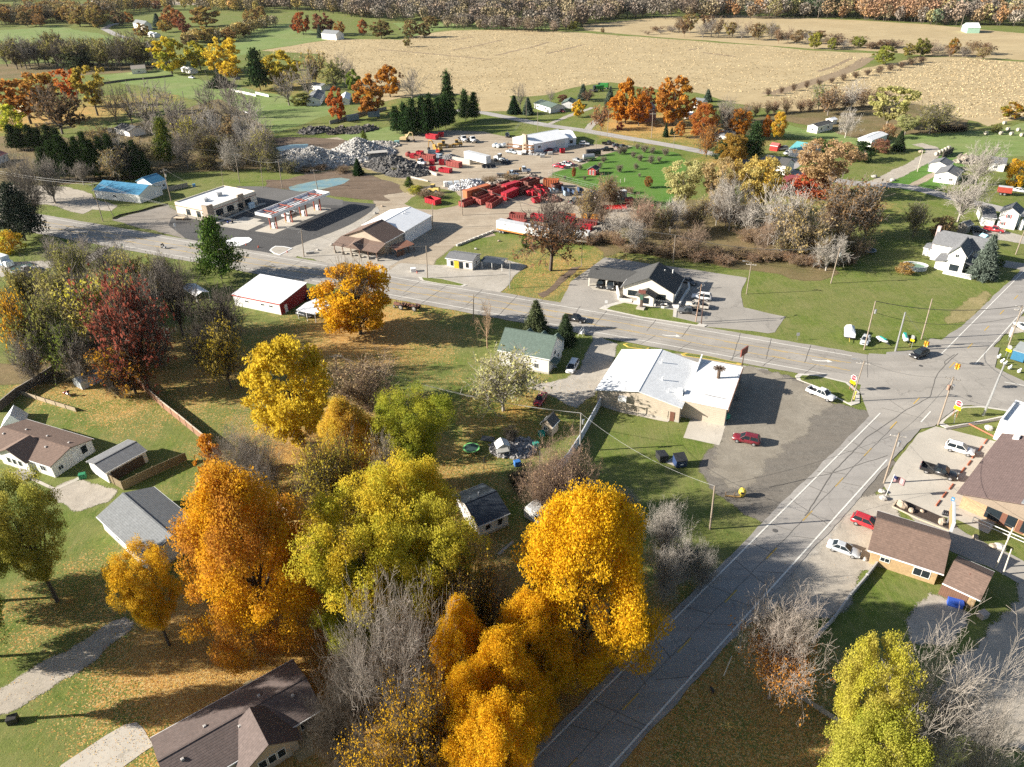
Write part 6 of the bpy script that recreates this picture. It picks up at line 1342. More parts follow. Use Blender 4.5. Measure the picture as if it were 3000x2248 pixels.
sign('red stop sign with a yellow plate on the triangular grass island',(14,1610,290),fc-.2,'stop',2.6,1.15)
sign('grey-backed sign with a yellow plate on the far left corner lawn',(8,1225,1350),fc-.2,'back',2.4)
sign('grey-backed sign with a yellow plate by the blue trailer on the far right corner',(8,2055,1440),fc-.2,'back',2.4)
sign('small white sign on the grass island by the cream gabled building',(7,812,1000),R(-100),'white',2.0)
sign('small grey sign at the kerb by the road lamp pole',(7,1672,1130),R(-100),'grey',1.8)
sign('small white sign on the road edge left of the motorcycle',(5,1065,500),R(-60),'white',2.0)
sign('thin white-topped sign on the corner lawn by the road',(8,250,1285),R(-100),'grey',2.0)
a=P(14,1605,350);MB().tube([(0,0,0),(-.25,.1,2.2)],.06,6).build('marker_post',WHITE,None,tuple(a),label='slanted white post in front of the island stop sign',category='post')
a=P(7,1115,1010);t=empty('pylon_sign','dark brown stone pylon sign in front of the cream gabled building','sign',tuple(a),R(-115))
MB().box(-1.1,1.1,-1.0,1.0,.13,.55).build('planter',M('planter_stone',(.46,.42,.35),.9),t);MB().box(-.35,.35,-.3,.3,.55,4.2).build('pillar',M('dark_stone',(.12,.085,.065),.9,.3,4),t);MB().box(-.25,.25,-.9,.9,4.2,5.0).build('sign_panel',M('sign_brown',(.17,.06,.045),.7),t);MB().box(.36,.42,-.4,.4,2.6,3.9).build('sign_panel',M('sign_green',(.06,.14,.09),.6),t)
WW=M('white_garden_wall',(.68,.66,.62),.8,.1)
for pts,h,lab in (([(7,905,850),(7,915,890),(7,925,940)],1.3,'stepped white wall at the left front corner of the cream building'),([(7,930,945),(7,1035,955)],.8,'low white wall left of the pylon sign'),([(7,1050,965),(7,1110,975)],.7,'low white wall just behind the pylon sign'),([(7,1150,975),(7,1240,990)],.7,'low white wall right of the pylon sign'),([(7,1520,790),(7,1530,850),(7,1500,890),(7,1470,940),(7,1440,1000)],.9,'long curved pale wall beside the parked cars'),([(7,1380,1000),(7,1440,1010)],.9,'short pale wall at the corner by the dark grey pickup')):
 wall_line('garden_wall',lab,pts,h,.4,WW)
a=P(7,1315,1000);t=empty('well_planter','round pale planter on the lawn in front of the cream building','planter',tuple(a));MB().lathe([(1.0,0),(1.05,.7),(.9,.72),(.85,.4)],(0,0,0)).build('bowl',WW,t);MB().cyl(0,0,.3,.45,.84).build('soil',SOIL,t)
FRED=M('cedar_boards',(.29,.16,.10),.85,.25,1.5,stripes=('Z',3,.35));FBROWN=M('brown_boards_fence',(.20,.155,.09),.9,.25,1.5);FGREY=M('grey_fence_boards',(.13,.115,.10),.9,.25,1.5)
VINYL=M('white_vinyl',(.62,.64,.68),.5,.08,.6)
wall_line('board_fence','long reddish board fence with a pale cap running down from the dark red oak',[(11,1195,5),(11,1290,100),(11,1420,220),(11,1560,330),(11,1680,430),(11,1790,520),(11,1845,580)],1.7,.08,FRED,'fence',M('pale_cap',(.58,.50,.40),.8),2.6,FRED)
wall_line('board_fence','tan end panel of the reddish fence turning back under the dark red oak',[(11,1195,5),(11,1120,60),(5,1050,1590)],1.8,.08,M('tan_boards',(.42,.29,.16),.85,.2,1.5),'fence',None,2.5)
wall_line('board_fence','dark grey weathered fence along the left edge of the garden',[(11,-10,250),(11,160,110),(11,330,10),(5,430,1600),(5,490,1560)],1.9,.1,FGREY,'fence',M('grey_cap',(.33,.30,.27),.85),2.5)
wall_line('board_fence','low rail fence behind the white greenhouse frame',[(11,165,90),(11,400,165),(11,660,245)],1.0,.06,M('pale_rails',(.40,.32,.22),.85),'fence',None,2.5)
wall_line('board_fence','brown upright board fence around the woodshed yard',[(11,920,830),(11,1070,920),(11,1340,790),(11,1620,665)],1.8,.07,M('upright_boards',(.22,.17,.10),.9,.25,1.5,stripes=('X',4,.4)),'fence',None,2.4)
wall_line('board_fence','short dark board fence in shade left of the big yellow-green tree',[(12,60,950),(12,200,1090),(12,290,1180)],1.8,.08,FBROWN,'fence',M('pale_cap',(.58,.50,.40)),2.4)
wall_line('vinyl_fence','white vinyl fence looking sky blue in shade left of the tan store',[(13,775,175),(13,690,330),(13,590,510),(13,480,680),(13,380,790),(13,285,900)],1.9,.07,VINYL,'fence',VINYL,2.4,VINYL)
wall_line('rail_fence','pale grey plank wall at the corner of the yellow brick building',[(14,945,1560),(18,845,30),(18,700,200),(18,560,395),(18,440,520),(18,370,600)],.9,.22,M('grey_planks',(.42,.40,.38),.85,.2,2),'fence',None,3)
wall_line('wire_fence','thin wire fence line with light posts on the leafy lawn at lower right',[(18,190,1010),(18,450,1180),(18,700,1340),(18,780,1390)],.9,.02,M('fence_wire',(.30,.30,.29),.6),'fence',None,3,STEEL)
wall_line('rail_fence','white rail fence across the far lawn at left',[(1,2005,790),(1,2212,835)],1.4,.08,WHITE,'fence',None,3)
wall_line('rail_fence','dark board fence line on the far lawn below the white cottage',[(1,850,735),(1,1100,700),(1,1330,680),(1,1500,660)],1.3,.1,FGREY,'fence',None,4)
wall_line('rail_fence','long white rail fence left of the grey roofed house in the middle distance',[(2,0,815),(2,110,840)],1.4,.08,WHITE,'fence',None,3)
wall_line('rail_fence','weathered fence behind the grey containers near the pines',[(2,640,1075),(2,770,1040),(2,900,1000),(2,1130,950)],1.8,.08,M('weathered_boards',(.30,.27,.23),.9),'fence',None,3)
wall_line('rail_fence','plank fence beside the blue-roofed workshop yard',[(31,620,255),(31,795,215)],1.7,.08,M('weathered_boards',(.30,.27,.23)),'fence',None,2.5)
def chainlink(label,pts,h=1.8):
 p=[P(*q) for q in pts];c=sum(p)/len(p);t=empty('chain_link_fence',label,'fence',tuple(c));mb=MB()
 for a,b in zip(p,p[1:]):
  for z in (.3,h*.5,h-.05):mb.tube([a-c+np.array([0,0,z]),b-c+np.array([0,0,z])],.022,4)
  L=np.linalg.norm(b-a);n=max(1,int(L/3.2))
  for i in range(n+1):q=a+(b-a)*i/n-c;MB().cyl(q[0],q[1],0,h,.035,n=6).build('post',STEEL,t)
 mb.build('wires',M('mesh_wire',(.40,.41,.40),.5),t)
chainlink('chain link fence along the lane side of the yard workshop',[(36,250,285),(36,430,250),(36,540,110),(36,880,165)])
chainlink('chain link fence between the yard and the country road',[(36,1230,215),(36,1700,295),(36,2195,390),(36,2190,460),(36,2060,500)])
chainlink('chain link fence between the orchard and the skip rows',[(36,930,895),(36,1250,980),(36,1720,1100),(35,1200,330),(35,1640,440),(35,2080,545)])
chainlink('chain link fence at the corner of the orchard by the pickups',[(36,950,870),(36,1180,800),(36,1420,740)],1.5)
for i,(x,y) in enumerate(((1862,1040),(1930,1015),(1998,995),(2062,975))):
 MB().cyl(0,0,0,1.6,.1,n=8).build('trellis_post',M('bleached_post',(.50,.47,.40),.9),None,tuple(P(36,x,y)),label='bleached post in the short orchard row, '+('first','second','third','last')[i]+' from the left',category='post',group='orchard posts')
wall_line('silt_fence','low black silt fence curving round the graded soil',[(31,100,515),(31,160,485),(31,350,445),(31,480,405),(31,610,380)],.6,.05,M('silt_cloth',(.05,.042,.035),.9),'fence',None,2.2)
ROCK=M('field_stone',(.40,.32,.24),.9,.25,3);GROCK=M('grey_block',(.42,.40,.37),.9,.2,2)
for k,x,y,r,lab in ((14,1155,1065,.95,'largest tan boulder in the mulch bed of the restaurant lot'),(14,1235,1108,.6,'smaller tan boulder second in the mulch bed'),(14,1500,1205,.8,'boulder at the right end of the mulch bed'),(14,1330,1110,.4,'little stone in the middle of the mulch bed'),(14,985,942,.6,'white boulder beside the flag'),(14,992,1000,.65,'tan boulder just below the white boulder by the flag'),
 (14,1905,395,.8,'grey boulder near the white annex corner'),(14,1790,1335,.6,'boulder in the strip below the restaurant windows'),(14,1940,1415,.6,'darker boulder farther along the strip below the restaurant windows'),(14,2000,1425,.8,'flat grey boulder at the end of the restaurant strip'),(14,835,1525,.45,'white stone below the silver sedan'),
 (6,660,465,.7,'white rock at the left of the brown store porch'),(6,535,508,.5,'grey rock on the gravel before the brown store'),(6,710,440,.5,'dark rock beside the porch edge'),(6,1900,498,.45,'stone on the grass bank above the small white office'),(6,2100,430,.5,'stone on the grass bank by the lone dark bush'),(6,1090,130,.6,'rock left of the red machine at the station edge'),(6,1030,190,.6,'pale rock at the corner of the white warehouse')):
 a=P(k,x,y);o=MB().rock((0,0,r*.38),r,r*.75,r*.6,int(x));o.build('boulder',ROCK if 'grey' not in lab and 'white' not in lab else GROCK,None,(a[0],a[1],.03),rng.uniform(0,3),label=lab,category='boulder')
for i,(k,x,y) in enumerate(((14,1878,505),(14,1830,565),(14,1775,628),(14,1735,690),(14,1680,752),(14,1580,895),(14,1520,965),(14,1467,1037))):
 a=P(k,x,y);MB().box(-.95,.95,-.11,.11,0,.18,bev=.05).build('wheel_stop',M('wheel_stop_red',(.44,.15,.085),.8,.15),None,(a[0],a[1],.075),SIDEANG,label='red concrete wheel stop, %s from the annex end of the row'%('first','second','third','fourth','fifth','sixth','seventh','last')[i],category='wheel stop',group='wheel stops in the restaurant lot')
MB().tube([(-2.6,0,.14),(2.6,0,.14)],.13,6).build('loose_rail',M('wheel_stop_red',(.44,.15,.085)),None,tuple(P(14,1850,412)),R(118),label='long red rail lying by the restaurant annex',category='rail')
for i,(x,y) in enumerate(((470,535),(1020,575))):
 MB().box(-1.2,1.2,-.4,.4,0,.7,bev=.05).build('concrete_block',GROCK,None,tuple(P(6,x,y)),R(15),label='long concrete block on gravel '+('near the station pole','before the brown store drive')[i],category='block')
for i in range(9):
 q=(1-i/8);x=1750+(2040-1750)*i/8;y=465-(465-350)*i/8
 MB().box(-.8,.8,-.35,.35,0,.6,bev=.06).build('edge_block',M('pale_block',(.52,.48,.42),.9,.2),None,tuple(P(6,x,y)),slope(P(6,2040,350)-P(6,1750,465)),label='pale block in the row edging the grass bank, %s from the road side'%('first','second','third','fourth','fifth','sixth','seventh','eighth','ninth')[i],category='block',group='blocks edging the grass bank')
MB().box(-.75,.75,-.6,.6,0,1.1,bev=.1).build('white_tank',WHITE,None,tuple(P(6,1362,690)),R(10),label='white square tank with cones on the dirt drive by the main road',category='tank')
def cone(c,lab):
 t=MB();t.lathe([(.17,.04),(.05,.7),(.03,.72)],(0,0,0),n=10);t.box(-.2,.2,-.2,.2,0,.04);t.build('traffic_cone',M('cone_orange',(.62,.12,.06),.6),None,tuple(P(*c)),label=lab,category='cone')
cone((6,1392,705),'orange cone beside the white square tank');cone((31,1330,755),'orange cone at the white island of the station');cone((31,1447,775),'orange cone on the station drive right of the white island');cone((31,1712,822),'orange cone on the gravel island at the station exit');cone((6,20,485),'orange cone at the left of the station apron edge')
sheet('mulch_bed',D(1110,1020,1180,1015,1560,1180,1640,1240,1560,1260,1100,1075,k=14),M('dark_mulch',(.06,.042,.032),.95,.3,3),Z4+.03,.05)
wall_line('timber_edging','pale timber edging along the mulch bed',[(14,1115,1012),(14,1075,1068),(14,1300,1175),(14,1560,1275)],.22,.18,M('edging_timber',(.50,.42,.31),.85),'edging',part='timber')
a=P(14,1015,975);t=empty('flag','striped flag on a slim pole at the restaurant lot edge','flag',tuple(a));MB().tube([(0,0,0),(.5,.2,4.4)],.04,6).build('flagpole',WHITE,t)
def flag_mesh():
 mb=MB();n,m_=10,13
 for j in range(m_):
  vs=[]
  for i in range(n+1):
   for k in (0,1):
    v=(j+k)/m_;x=2.0*i/n;vs.append((.5+x*.9,.2-.12*math.sin(i*.9)-x*.25,4.3-1.2*v-x*.35))
  mb.add(vs,[(2*i,2*i+1,2*i+3,2*i+2) for i in range(n)],j%2)
 for i in range(4):
  x0,x1=2.0*i/n,2.0*(i+1)/n
  mb.add([(.5+x0*.9,.185-.12*math.sin(i*.9)-x0*.25,4.305-x0*.35),(.5+x0*.9,.185-.12*math.sin(i*.9)-x0*.25,4.305-.62-x0*.35),(.5+x1*.9,.185-.12*math.sin((i+1)*.9)-x1*.25,4.305-.62-x1*.35),(.5+x1*.9,.185-.12*math.sin((i+1)*.9)-x1*.25,4.305-x1*.35)],[(0,1,2,3)],2)
 return mb
flag_mesh().build('cloth',[M('flag_red',(.42,.03,.05),.8),M('flag_white',(.72,.70,.70),.8),M('flag_blue',(.03,.04,.14),.8)],t)
for i in range(4):MB().lathe([(.2,0),(.24,.4),(.16,.55),(.14,.95)],(0,0,0),n=8).build('newspaper_box',M('news_black',(.03,.03,.035),.5),None,tuple(P(14,1512+17*i,1135+4*i)),label='small black box in the row at the restaurant corner, %s of four'%('first','second','third','fourth')[i],category='box',group='black boxes at the restaurant corner')
a=P(14,1576,1060);t=empty('accessible_sign','small blue parking sign at the restaurant corner','road sign',tuple(a),fc);MB().box(-.03,.03,-.03,.03,0,1.9).build('post',STEEL,t);q=MB().box(.03,.05,-.25,.25,1.1,1.9).build('sign_plate',M('sign_blue',(.06,.20,.38),.5),t);MB().lathe([(.12,0),(.12,.004),(.0,.005)],(.053,0,1.45),(1,0,0),10).build('symbol',WHITE,q)
a=P(14,1540,1290);t=empty('billboard','tall pale sign board seen almost edge on behind the yellow brick building','sign',tuple(a),R(62))
for x in (-2.0,2.0):MB().box(x-.1,x+.1,-.1,.1,0,2.4).build('post',STEEL,t)
MB().box(-2.6,2.6,-.22,.22,2.4,4.3,bev=.05).build('sign_panel',M('sign_pale',(.52,.54,.56),.5,.15),t);MB().box(-2.5,2.5,.222,.25,2.5,4.2).build('sign_face',M('sign_orange',(.45,.25,.13),.6),t)
for k,x,y,lab in ((14,755,98,'yellow hydrant on the near left grass corner'),(14,742,138,'second yellow hydrant beside the lamp pole base'),(8,1222,1340,'yellow hydrant at the foot of the far left corner sign')):
 t=empty('hydrant',lab,'hydrant',tuple(P(k,x,y)));MB().lathe([(.2,.1),(.2,.2),(.14,.25),(.14,.65),(.19,.68),(.12,.85),(.03,.92)],(0,0,0),n=10).build('barrel',M('hydrant_yellow',(.62,.50,.10),.5),t)
 for s in (0,math.pi/2,math.pi):MB().lathe([(.07,.1),(.08,.26),(.05,.28)],(0,0,.5),(math.cos(s),math.sin(s),0),8).build('nozzle',M('hydrant_yellow',(.62,.50,.10)),t)
a=P(13,1985,975);t=empty('round_statue','big yellow ball-headed lawn figure with a dark slot by the side road','statue',tuple(a),R(-100));MB().rock((0,0,.95),.62,.58,.72,3,nu=14,nv=10).build('body',M('statue_yellow',(.66,.52,.08),.5),t,smooth=True);MB().box(.5,.66,-.35,.2,.95,1.3).build('slot',DARK,t);MB().cyl(0,0,0,.3,.3).build('base',M('statue_yellow',(.66,.52,.08)),t)
a=P(13,1890,985);t=empty('wooden_frame','low timber frame left of the yellow lawn figure','frame',tuple(a),R(-10))
for x in (-.9,.5):MB().box(x-.08,x+.08,-.08,.08,0,1.1).build('post',WOOD,t)
MB().box(-.9,1.4,-.09,.09,.25,.4).build('rail',M('orange_timber',(.45,.28,.10),.8),t)
def motorcycle(label,c,h,col):
 t=empty('motorcycle',label,'motorcycle',tuple(P(*c)),h)
 for x in (-.75,.75):
  o=MB().lathe([(.2,-.08),(.33,-.07),(.35,0),(.33,.07),(.2,.08)],(0,0,0),(0,1,0),14).build('wheel',BLACK,t,(x,0,.35));MB().lathe([(.19,-.03),(.19,.03),(.05,.05)],(0,0,0),(0,1,0),10).build('rim',RIM,o)
 MB().box(-.3,.3,-.16,.16,.3,.65,bev=.05).build('engine',RIM,t);MB().box(-.1,.45,-.17,.17,.66,.95,bev=.1).build('fuel_tank',col,t);MB().box(-.75,-.1,-.17,.17,.7,.84,bev=.06).build('seat',BLACK,t)
 MB().tube([(.75,0,.38),(.5,0,1.05)],.05,6).build('fork',RIM,t);MB().tube([(.35,-.38,1.12),(.5,0,1.05),(.35,.38,1.12)],.025,6).build('handlebar',DARK,t);MB().box(-.95,-.55,-.38,.38,.5,.8,bev=.05).build('pannier',col,t)
 MB().box(.55,.62,-.3,.3,1.0,1.45,bev=.02).build('windscreen',GLASS,t);return t
def skin_body(name,pts,edges,rad,mats,parent=None):
 me=bpy.data.meshes.new(name);me.from_pydata(pts,edges,[]);o=bpy.data.objects.new(name,me);COL.objects.link(o)
 md=o.modifiers.new('skin','SKIN');md.use_smooth_shade=True
 for i,v in enumerate(me.skin_vertices[0].data):v.radius=(rad[i],rad[i]);v.use_root=(i == 0)
 o.modifiers.new('sub','SUBSURF').levels=1;o.modifiers['sub'].render_levels=1
 me.materials.append(mats)
 dg=bpy.context.evaluated_depsgraph_get();m2=bpy.data.meshes.new_from_object(o.evaluated_get(dg));o.modifiers.clear();o.data=m2
 if parent is not None:o.parent=parent
 return o
mo=motorcycle('touring motorcycle ridden along the main road left of the pine',(5,1415,492),ROADANG+math.pi,M('bike_white',(.55,.55,.56),.4))
mc=np.array(mo.location);mh=ROADANG+math.pi
t=empty('person','motorcycle rider in dark clothes sitting on the touring motorcycle','person',tuple(mc),mh)
pts=[(-.3,0,.92),(-.26,0,1.15),(-.2,0,1.38),(-.16,0,1.52),(-.12,0,1.66),(-.1,0,1.78),(-.18,.2,1.43),(.02,.3,1.2),(.28,.34,1.14),(.36,.35,1.13),(-.18,-.2,1.43),(.02,-.3,1.2),(.28,-.34,1.14),(.36,-.35,1.13),(-.28,.12,.9),(.12,.26,.82),(.02,.26,.42),(.14,.26,.33),(-.28,-.12,.9),(.12,-.26,.82),(.02,-.26,.42),(.14,-.26,.33)]
edg=[(0,1),(1,2),(2,3),(3,4),(4,5),(2,6),(6,7),(7,8),(8,9),(2,10),(10,11),(11,12),(12,13),(0,14),(14,15),(15,16),(16,17),(0,18),(18,19),(19,20),(20,21)]
skin_body('body',pts,edg,[.16,.15,.17,.06,.1,.08,.08,.055,.045,.04,.08,.055,.045,.04,.1,.085,.06,.05,.1,.085,.06,.05],M('dark_clothing',(.03,.03,.035),.8),t)
MB().rock((-.11,0,1.72),.15,.14,.15,5,nu=12,nv=8).build('helmet',M('helmet_black',(.02,.02,.022),.25),t,smooth=True)
motorcycle('blue motorcycle parked on the tank slab by the new shop',(31,1185,550),R(40),M('bike_blue',(.03,.06,.25),.4))
motorcycle('red dirt bike on the lawn below the dark red oak',(11,590,105),R(-30),M('bike_red',(.42,.04,.05),.4))
def tractor(label,c,h):
 t=empty('tractor',label,'tractor',tuple(P(*c)),h);rs=M('tractor_rust',(.17,.075,.05),.8,.35,2)
 MB().box(-.2,1.7,-.35,.35,.8,1.4,bev=.08).build('bonnet',rs,t);MB().box(-1.2,-.2,-.3,.3,.6,1.0,bev=.05).build('body',rs,t);MB().box(-.9,-.4,-.25,.25,1.15,1.25).build('seat',DARK,t);MB().tube([(-.2,0,1.2),(-.4,0,1.75)],.03,5).build('steering_column',DARK,t)
 for s in (-1,1):
  wheel(t,-.9,s*.8,.75,.34);wheel(t,1.4,s*.55,.4,.2);MB().box(-1.5,-.3,s*.62-.16,s*.62+.16,1.45,1.52).build('mudguard',rs,t)
 MB().cyl(.9,0,1.4,2.0,.05,n=6).build('exhaust',DARK,t);MB().tube([(-1.2,0,.8),(-2.2,0,1.9),(-2.6,0,1.2)],.12,5).build('rear_boom',rs,t)
tractor('rusty old tractor on the road verge, left of two beside the golden maple',(6,1245,1005),R(150));tractor('rusty old tractor on the road verge, right of two beside the golden maple',(6,1360,1018),R(150))
def harvester(label,c,h):
 t=empty('combine',label,'farm machine',tuple(P(*c)),h);g=M('farm_green',(.03,.20,.035),.5)
 MB().box(-3,2,-1.4,1.4,1.2,3.4,bev=.2).build('body',g,t);MB().box(2,3.2,-1,1,1.6,3.5,bev=.1).build('cab',GLASS,t);MB().box(3.2,4.6,-3,3,.3,1.1).build('header',DARK,t)
 for x,r in ((1.6,.95),(-2.2,.6)):
  for s in (-1,1):wheel(t,x,s*1.5,r,.6)
harvester('green combine harvester at the corn edge, left one behind the orange maples',(3,745,790),R(200));harvester('green combine harvester at the corn edge, right one behind the orange maples',(3,790,770),R(160))
a,b=P(13,105,1170),P(13,250,1258);u=b-a;n=np.array([-u[1],u[0],0])/np.linalg.norm(u[:2]);rz=slope(u);L=8.5;c=a+u/np.linalg.norm(u)*L/2+n*1.2
t=empty('camper_trailer','white camper trailer with blue stripes parked behind the golden maple','camper',(c[0],c[1],0),rz);cw=M('camper_white',(.72,.72,.71),.45,.1,.8)
MB().prism([(-L/2,.5),(L/2,.5),(L/2,2.6),(L/2-.3,2.9),(-L/2+.5,2.9),(-L/2,2.4)],-1.2,1.2).build('body',cw,t)
q=MB().box(-L/2+.6,L/2-.3,-1.15,1.15,2.901,2.95).build('roof',M('camper_roof',(.66,.66,.65),.6),t);MB().box(-.5,.5,-.4,.4,0,.3,bev=.06).build('air_conditioner',WHITE,q,(.5,0,2.95));MB().box(-.25,.25,-.25,.25,0,.15).build('roof_vent',WHITE,q,(2.2,.2,2.95))
for x in (-1.5,1.0):o=MB().box(x-.4,x+.4,-1.23,-1.203,1.4,2.2).build('window',DARK,t)
MB().box(2.0,2.7,-1.23,-1.203,.6,2.4).build('door',WHITE,t);MB().box(-L/2+.3,1.8,-1.225,-1.202,.95,1.1).build('stripe',M('stripe_blue',(.10,.22,.40),.5),t)
for x in (-.5,.4):wheel(t,x,-1.05,.36);wheel(t,x,1.05,.36)
MB().tube([(-L/2,0,.5),(-L/2-1.2,0,.5)],.06,5).build('drawbar',DARK,t)
a=P(8,700,1235);t=empty('covered_boat','boat on a trailer under a white tarp on the corner lawn','boat',tuple(a),R(68))
MB().add([(-2.6,-1.15,.6),(2.2,-1.15,.6),(3.0,0,.8),(2.2,1.15,.6),(-2.6,1.15,.6),(-2.4,-1.1,1.5),(1.6,-.9,1.6),(2.4,0,1.4),(1.6,.9,1.6),(-2.4,1.1,1.5),(.2,0,2.5),(-1.8,0,2.0)],[(0,1,6,5),(1,2,7,6),(2,3,8,7),(3,4,9,8),(4,0,5,9),(5,6,10,11),(6,7,10),(7,8,10),(8,9,11,10),(9,5,11)]).build('tarp',M('white_tarp',(.68,.70,.73),.5,.1,1.5),t)
MB().box(-2.8,2.8,-.9,.9,.4,.55).build('trailer_frame',DARK,t);wheel(t,-1,1,.36);wheel(t,-1,-1,.36);MB().tube([(-2.8,0,.5),(-4.6,0,.45)],.06,5).build('drawbar',M('tow_yellow',(.60,.45,.08),.6),t)
def jet(label,c,h,col,L=2.9):
 t=empty('small_boat',label,'boat',tuple(P(*c)),h)
 st=[(-L/2,.5,.45,.9),(-L*.2,.58,.4,1.0),(L*.2,.5,.4,.95),(L*.42,.25,.5,.85),(L/2,.05,.6,.75)];mb=MB();loft(mb,st);mb.build('hull',M('hull_white',(.70,.72,.71),.35),t,smooth=True)
 MB().box(-L*.3,L*.1,-.2,.2,.98,1.2,bev=.06).build('seat',col,t);MB().box(L*.1,L*.32,-.36,.36,.92,1.15,bev=.1).build('cowl',col,t);MB().box(-L/2,L/2+.6,-.08,.08,.2,.35).build('trailer_frame',DARK,t);wheel(t,-.3,.5,.25,.15);wheel(t,-.3,-.5,.25,.15)
jet('teal and white jet ski on a small trailer on the corner lawn',(8,985,1300),R(-65),M('teal_gel',(.03,.32,.26),.3));jet('white and teal boat standing behind the corner mast',(8,1180,1275),R(70),M('teal_gel',(.03,.32,.26)),4.2)
a=P(8,1262,665);t=empty('swimming_pool','oval green above-ground pool with white rim on the lawn','pool',tuple(a),R(-15))
f=[(math.cos(2*math.pi*i/20)*3.2,math.sin(2*math.pi*i/20)*2.2) for i in range(20)]
MB().add([(x,y,z) for z in (0,1.2) for x,y in f],[(i,(i+1)%20,20+(i+1)%20,20+i) for i in range(20)]).build('wall',M('pool_wall',(.55,.58,.60),.5),t);MB().add([(x*s,y*s,1.2+.03*(s>1)) for s in (.93,1.04) for x,y in f],[(i,(i+1)%20,20+(i+1)%20,20+i) for i in range(20)]).build('rim',WHITE,t);MB().add([(x*.95,y*.95,.75) for x,y in f],[tuple(range(20))]).build('water',M('pool_green',(.20,.30,.19),.15),t)
def tramp(label,c,r,ring):
 t=empty('trampoline',label,'trampoline',tuple(P(*c)));g=[(math.cos(2*math.pi*i/24),math.sin(2*math.pi*i/24)) for i in range(24)]
 MB().add([(x*r*s,y*r*s,.85) for s in (.82,1) for x,y in g]+[(x*r*s,y*r*s,.78) for s in (.82,1) for x,y in g],[(i,(i+1)%24,24+(i+1)%24,24+i) for i in range(24)]+[(24+i,24+(i+1)%24,72+(i+1)%24,72+i) for i in range(24)]).build('ring_pad',ring,t);MB().add([(x*r*.83,y*r*.83,.84) for x,y in g],[tuple(range(24))]).build('mat',M('tramp_mat',(.02,.05,.045),.8),t)
 for i in range(6):MB().cyl(math.cos(i*1.05)*r*.9,math.sin(i*1.05)*r*.9,0,.8,.03,n=5).build('leg',STEEL,t)
tramp('small trampoline with a bright green ring in the leafy back yard',(12,1862,585),1.55,M('pad_green',(.18,.52,.16),.6));tramp('grey trampoline on the shaded lawn left of the pool',(8,862,525),2.2,M('pad_grey',(.24,.26,.28),.6))
a=P(12,2000,480);MB().box(-1.2,1.2,-.8,.8,.02,.16,bev=.05).build('tarpaulin',M('dark_tarp',(.10,.105,.11),.5,.5,2),None,tuple(a),R(-15),label='dark crumpled tarpaulin lying above the green trampoline',category='tarpaulin')
a=P(12,2130,610);t=empty('play_frame','white and grey climbing frame with a black swing beam in the back yard','play frame',tuple(a),R(15));MB().box(-1.2,1.2,-1,1,1.0,1.15).build('deck',M('play_grey',(.32,.32,.31),.8),t);MB().prism([(-1.3,2.2),(1.3,2.2),(0,3.0)],-1.1,1.1).build('roof',M('play_white',(.60,.60,.58),.7),t)
for x in (-1.1,1.1):
 for y in (-.9,.9):MB().box(x-.06,x+.06,y-.06,y+.06,0,2.2).build('post',WHITE,t)
MB().tube([(-1.2,-.9,2.1),(-4.0,-2.6,2.0)],.08,5).build('swing_beam',BLACK,t);MB().tube([(-4,-2.6,2),(-4.3,-3.3,0)],.07,5).build('swing_leg',BLACK,t);MB().tube([(-4,-2.6,2),(-3.6,-2.1,0)],.07,5).build('swing_leg',BLACK,t)
for k,x,y,col,lab in ((13,255,450,(.02,.28,.22),'teal lidded tub beside the small tan shed'),(13,45,705,(.04,.16,.45),'bright blue tub in the litter under the bare bushes'),(13,205,545,(.05,.33,.25),'green toy box in the cluttered back yard'),(11,720,815,(.03,.22,.10),'green wheeled bin by the mobile home gate'),(18,1610,260,(.03,.09,.42),'blue covered bench behind the lower brick wing'),(13,1850,300,(.05,.42,.25),'bright green bin at the corner of the tan store'),(31,850,210,(.10,.28,.50),'blue drum alone on the lawn behind the new shop'),(18,1850,360,(.42,.36,.32),'stack of pale junk on a small table right of the lower brick wing'),(15,120,1265,(.03,.028,.026),'black box bin on the shaded lawn at the bottom left'),(18,680,850,(.02,.022,.025),'black ribbed box on the lawn by the wire fence'),(16,-40,0,(.3,.3,.3),'')):
 if not lab:continue
 a=P(k,x,y);s=1.7 if 'ribbed' in lab or 'bench' in lab else 1.0;t=empty('storage_box',lab,'box',tuple(a),R(20) if s == 1 else R(-65 if 'ribbed' in lab else -25));m_=M('box_%d%d'%(k,x),col,.5,.15)
 MB().box(-.55*s,.55*s,-.45,.45,0,.85,bev=.08).build('body',m_,t);MB().box(-.58*s,.58*s,-.48,.48,.86,.96,bev=.04).build('lid',m_,t)
for x,y,lab in ((1690,1000,''),):pass
a=P(17,1725,1010);t=empty('goat_statue','small black and white lawn animal figure on the leafy grass by the road','statue',tuple(a),R(-80))
skin_body('body',[(0,0,.55),(.3,0,.58),(-.32,0,.55),(.46,0,.78),(.6,0,.82),(.28,.1,.3),(.28,.1,0.02),(.28,-.1,.3),(.28,-.1,.02),(-.3,.1,.3),(-.3,.1,.02),(-.3,-.1,.3),(-.3,-.1,.02),(-.45,0,.62)],[(0,1),(0,2),(1,3),(3,4),(1,5),(5,6),(1,7),(7,8),(2,9),(9,10),(2,11),(11,12),(2,13)],[.17,.16,.15,.09,.06,.06,.04,.06,.04,.07,.04,.07,.04,.03],M('statue_black',(.05,.05,.05),.7,.6,4),t)
a=P(7,600,1235);t=empty('swing_bench','white garden swing in the shade right of the small blue-green spruce','bench',tuple(a),R(-110));MB().box(-.8,.8,-.3,.3,.5,.58).build('seat',WHITE,t);MB().box(-.8,.8,.25,.32,.58,1.2).build('backrest',WHITE,t)
for s in (-1,1):MB().tube([(s*.95,-.6,0),(s*.95,0,1.9),(s*.95,.6,0)],.05,5).build('frame_leg',WHITE,t)
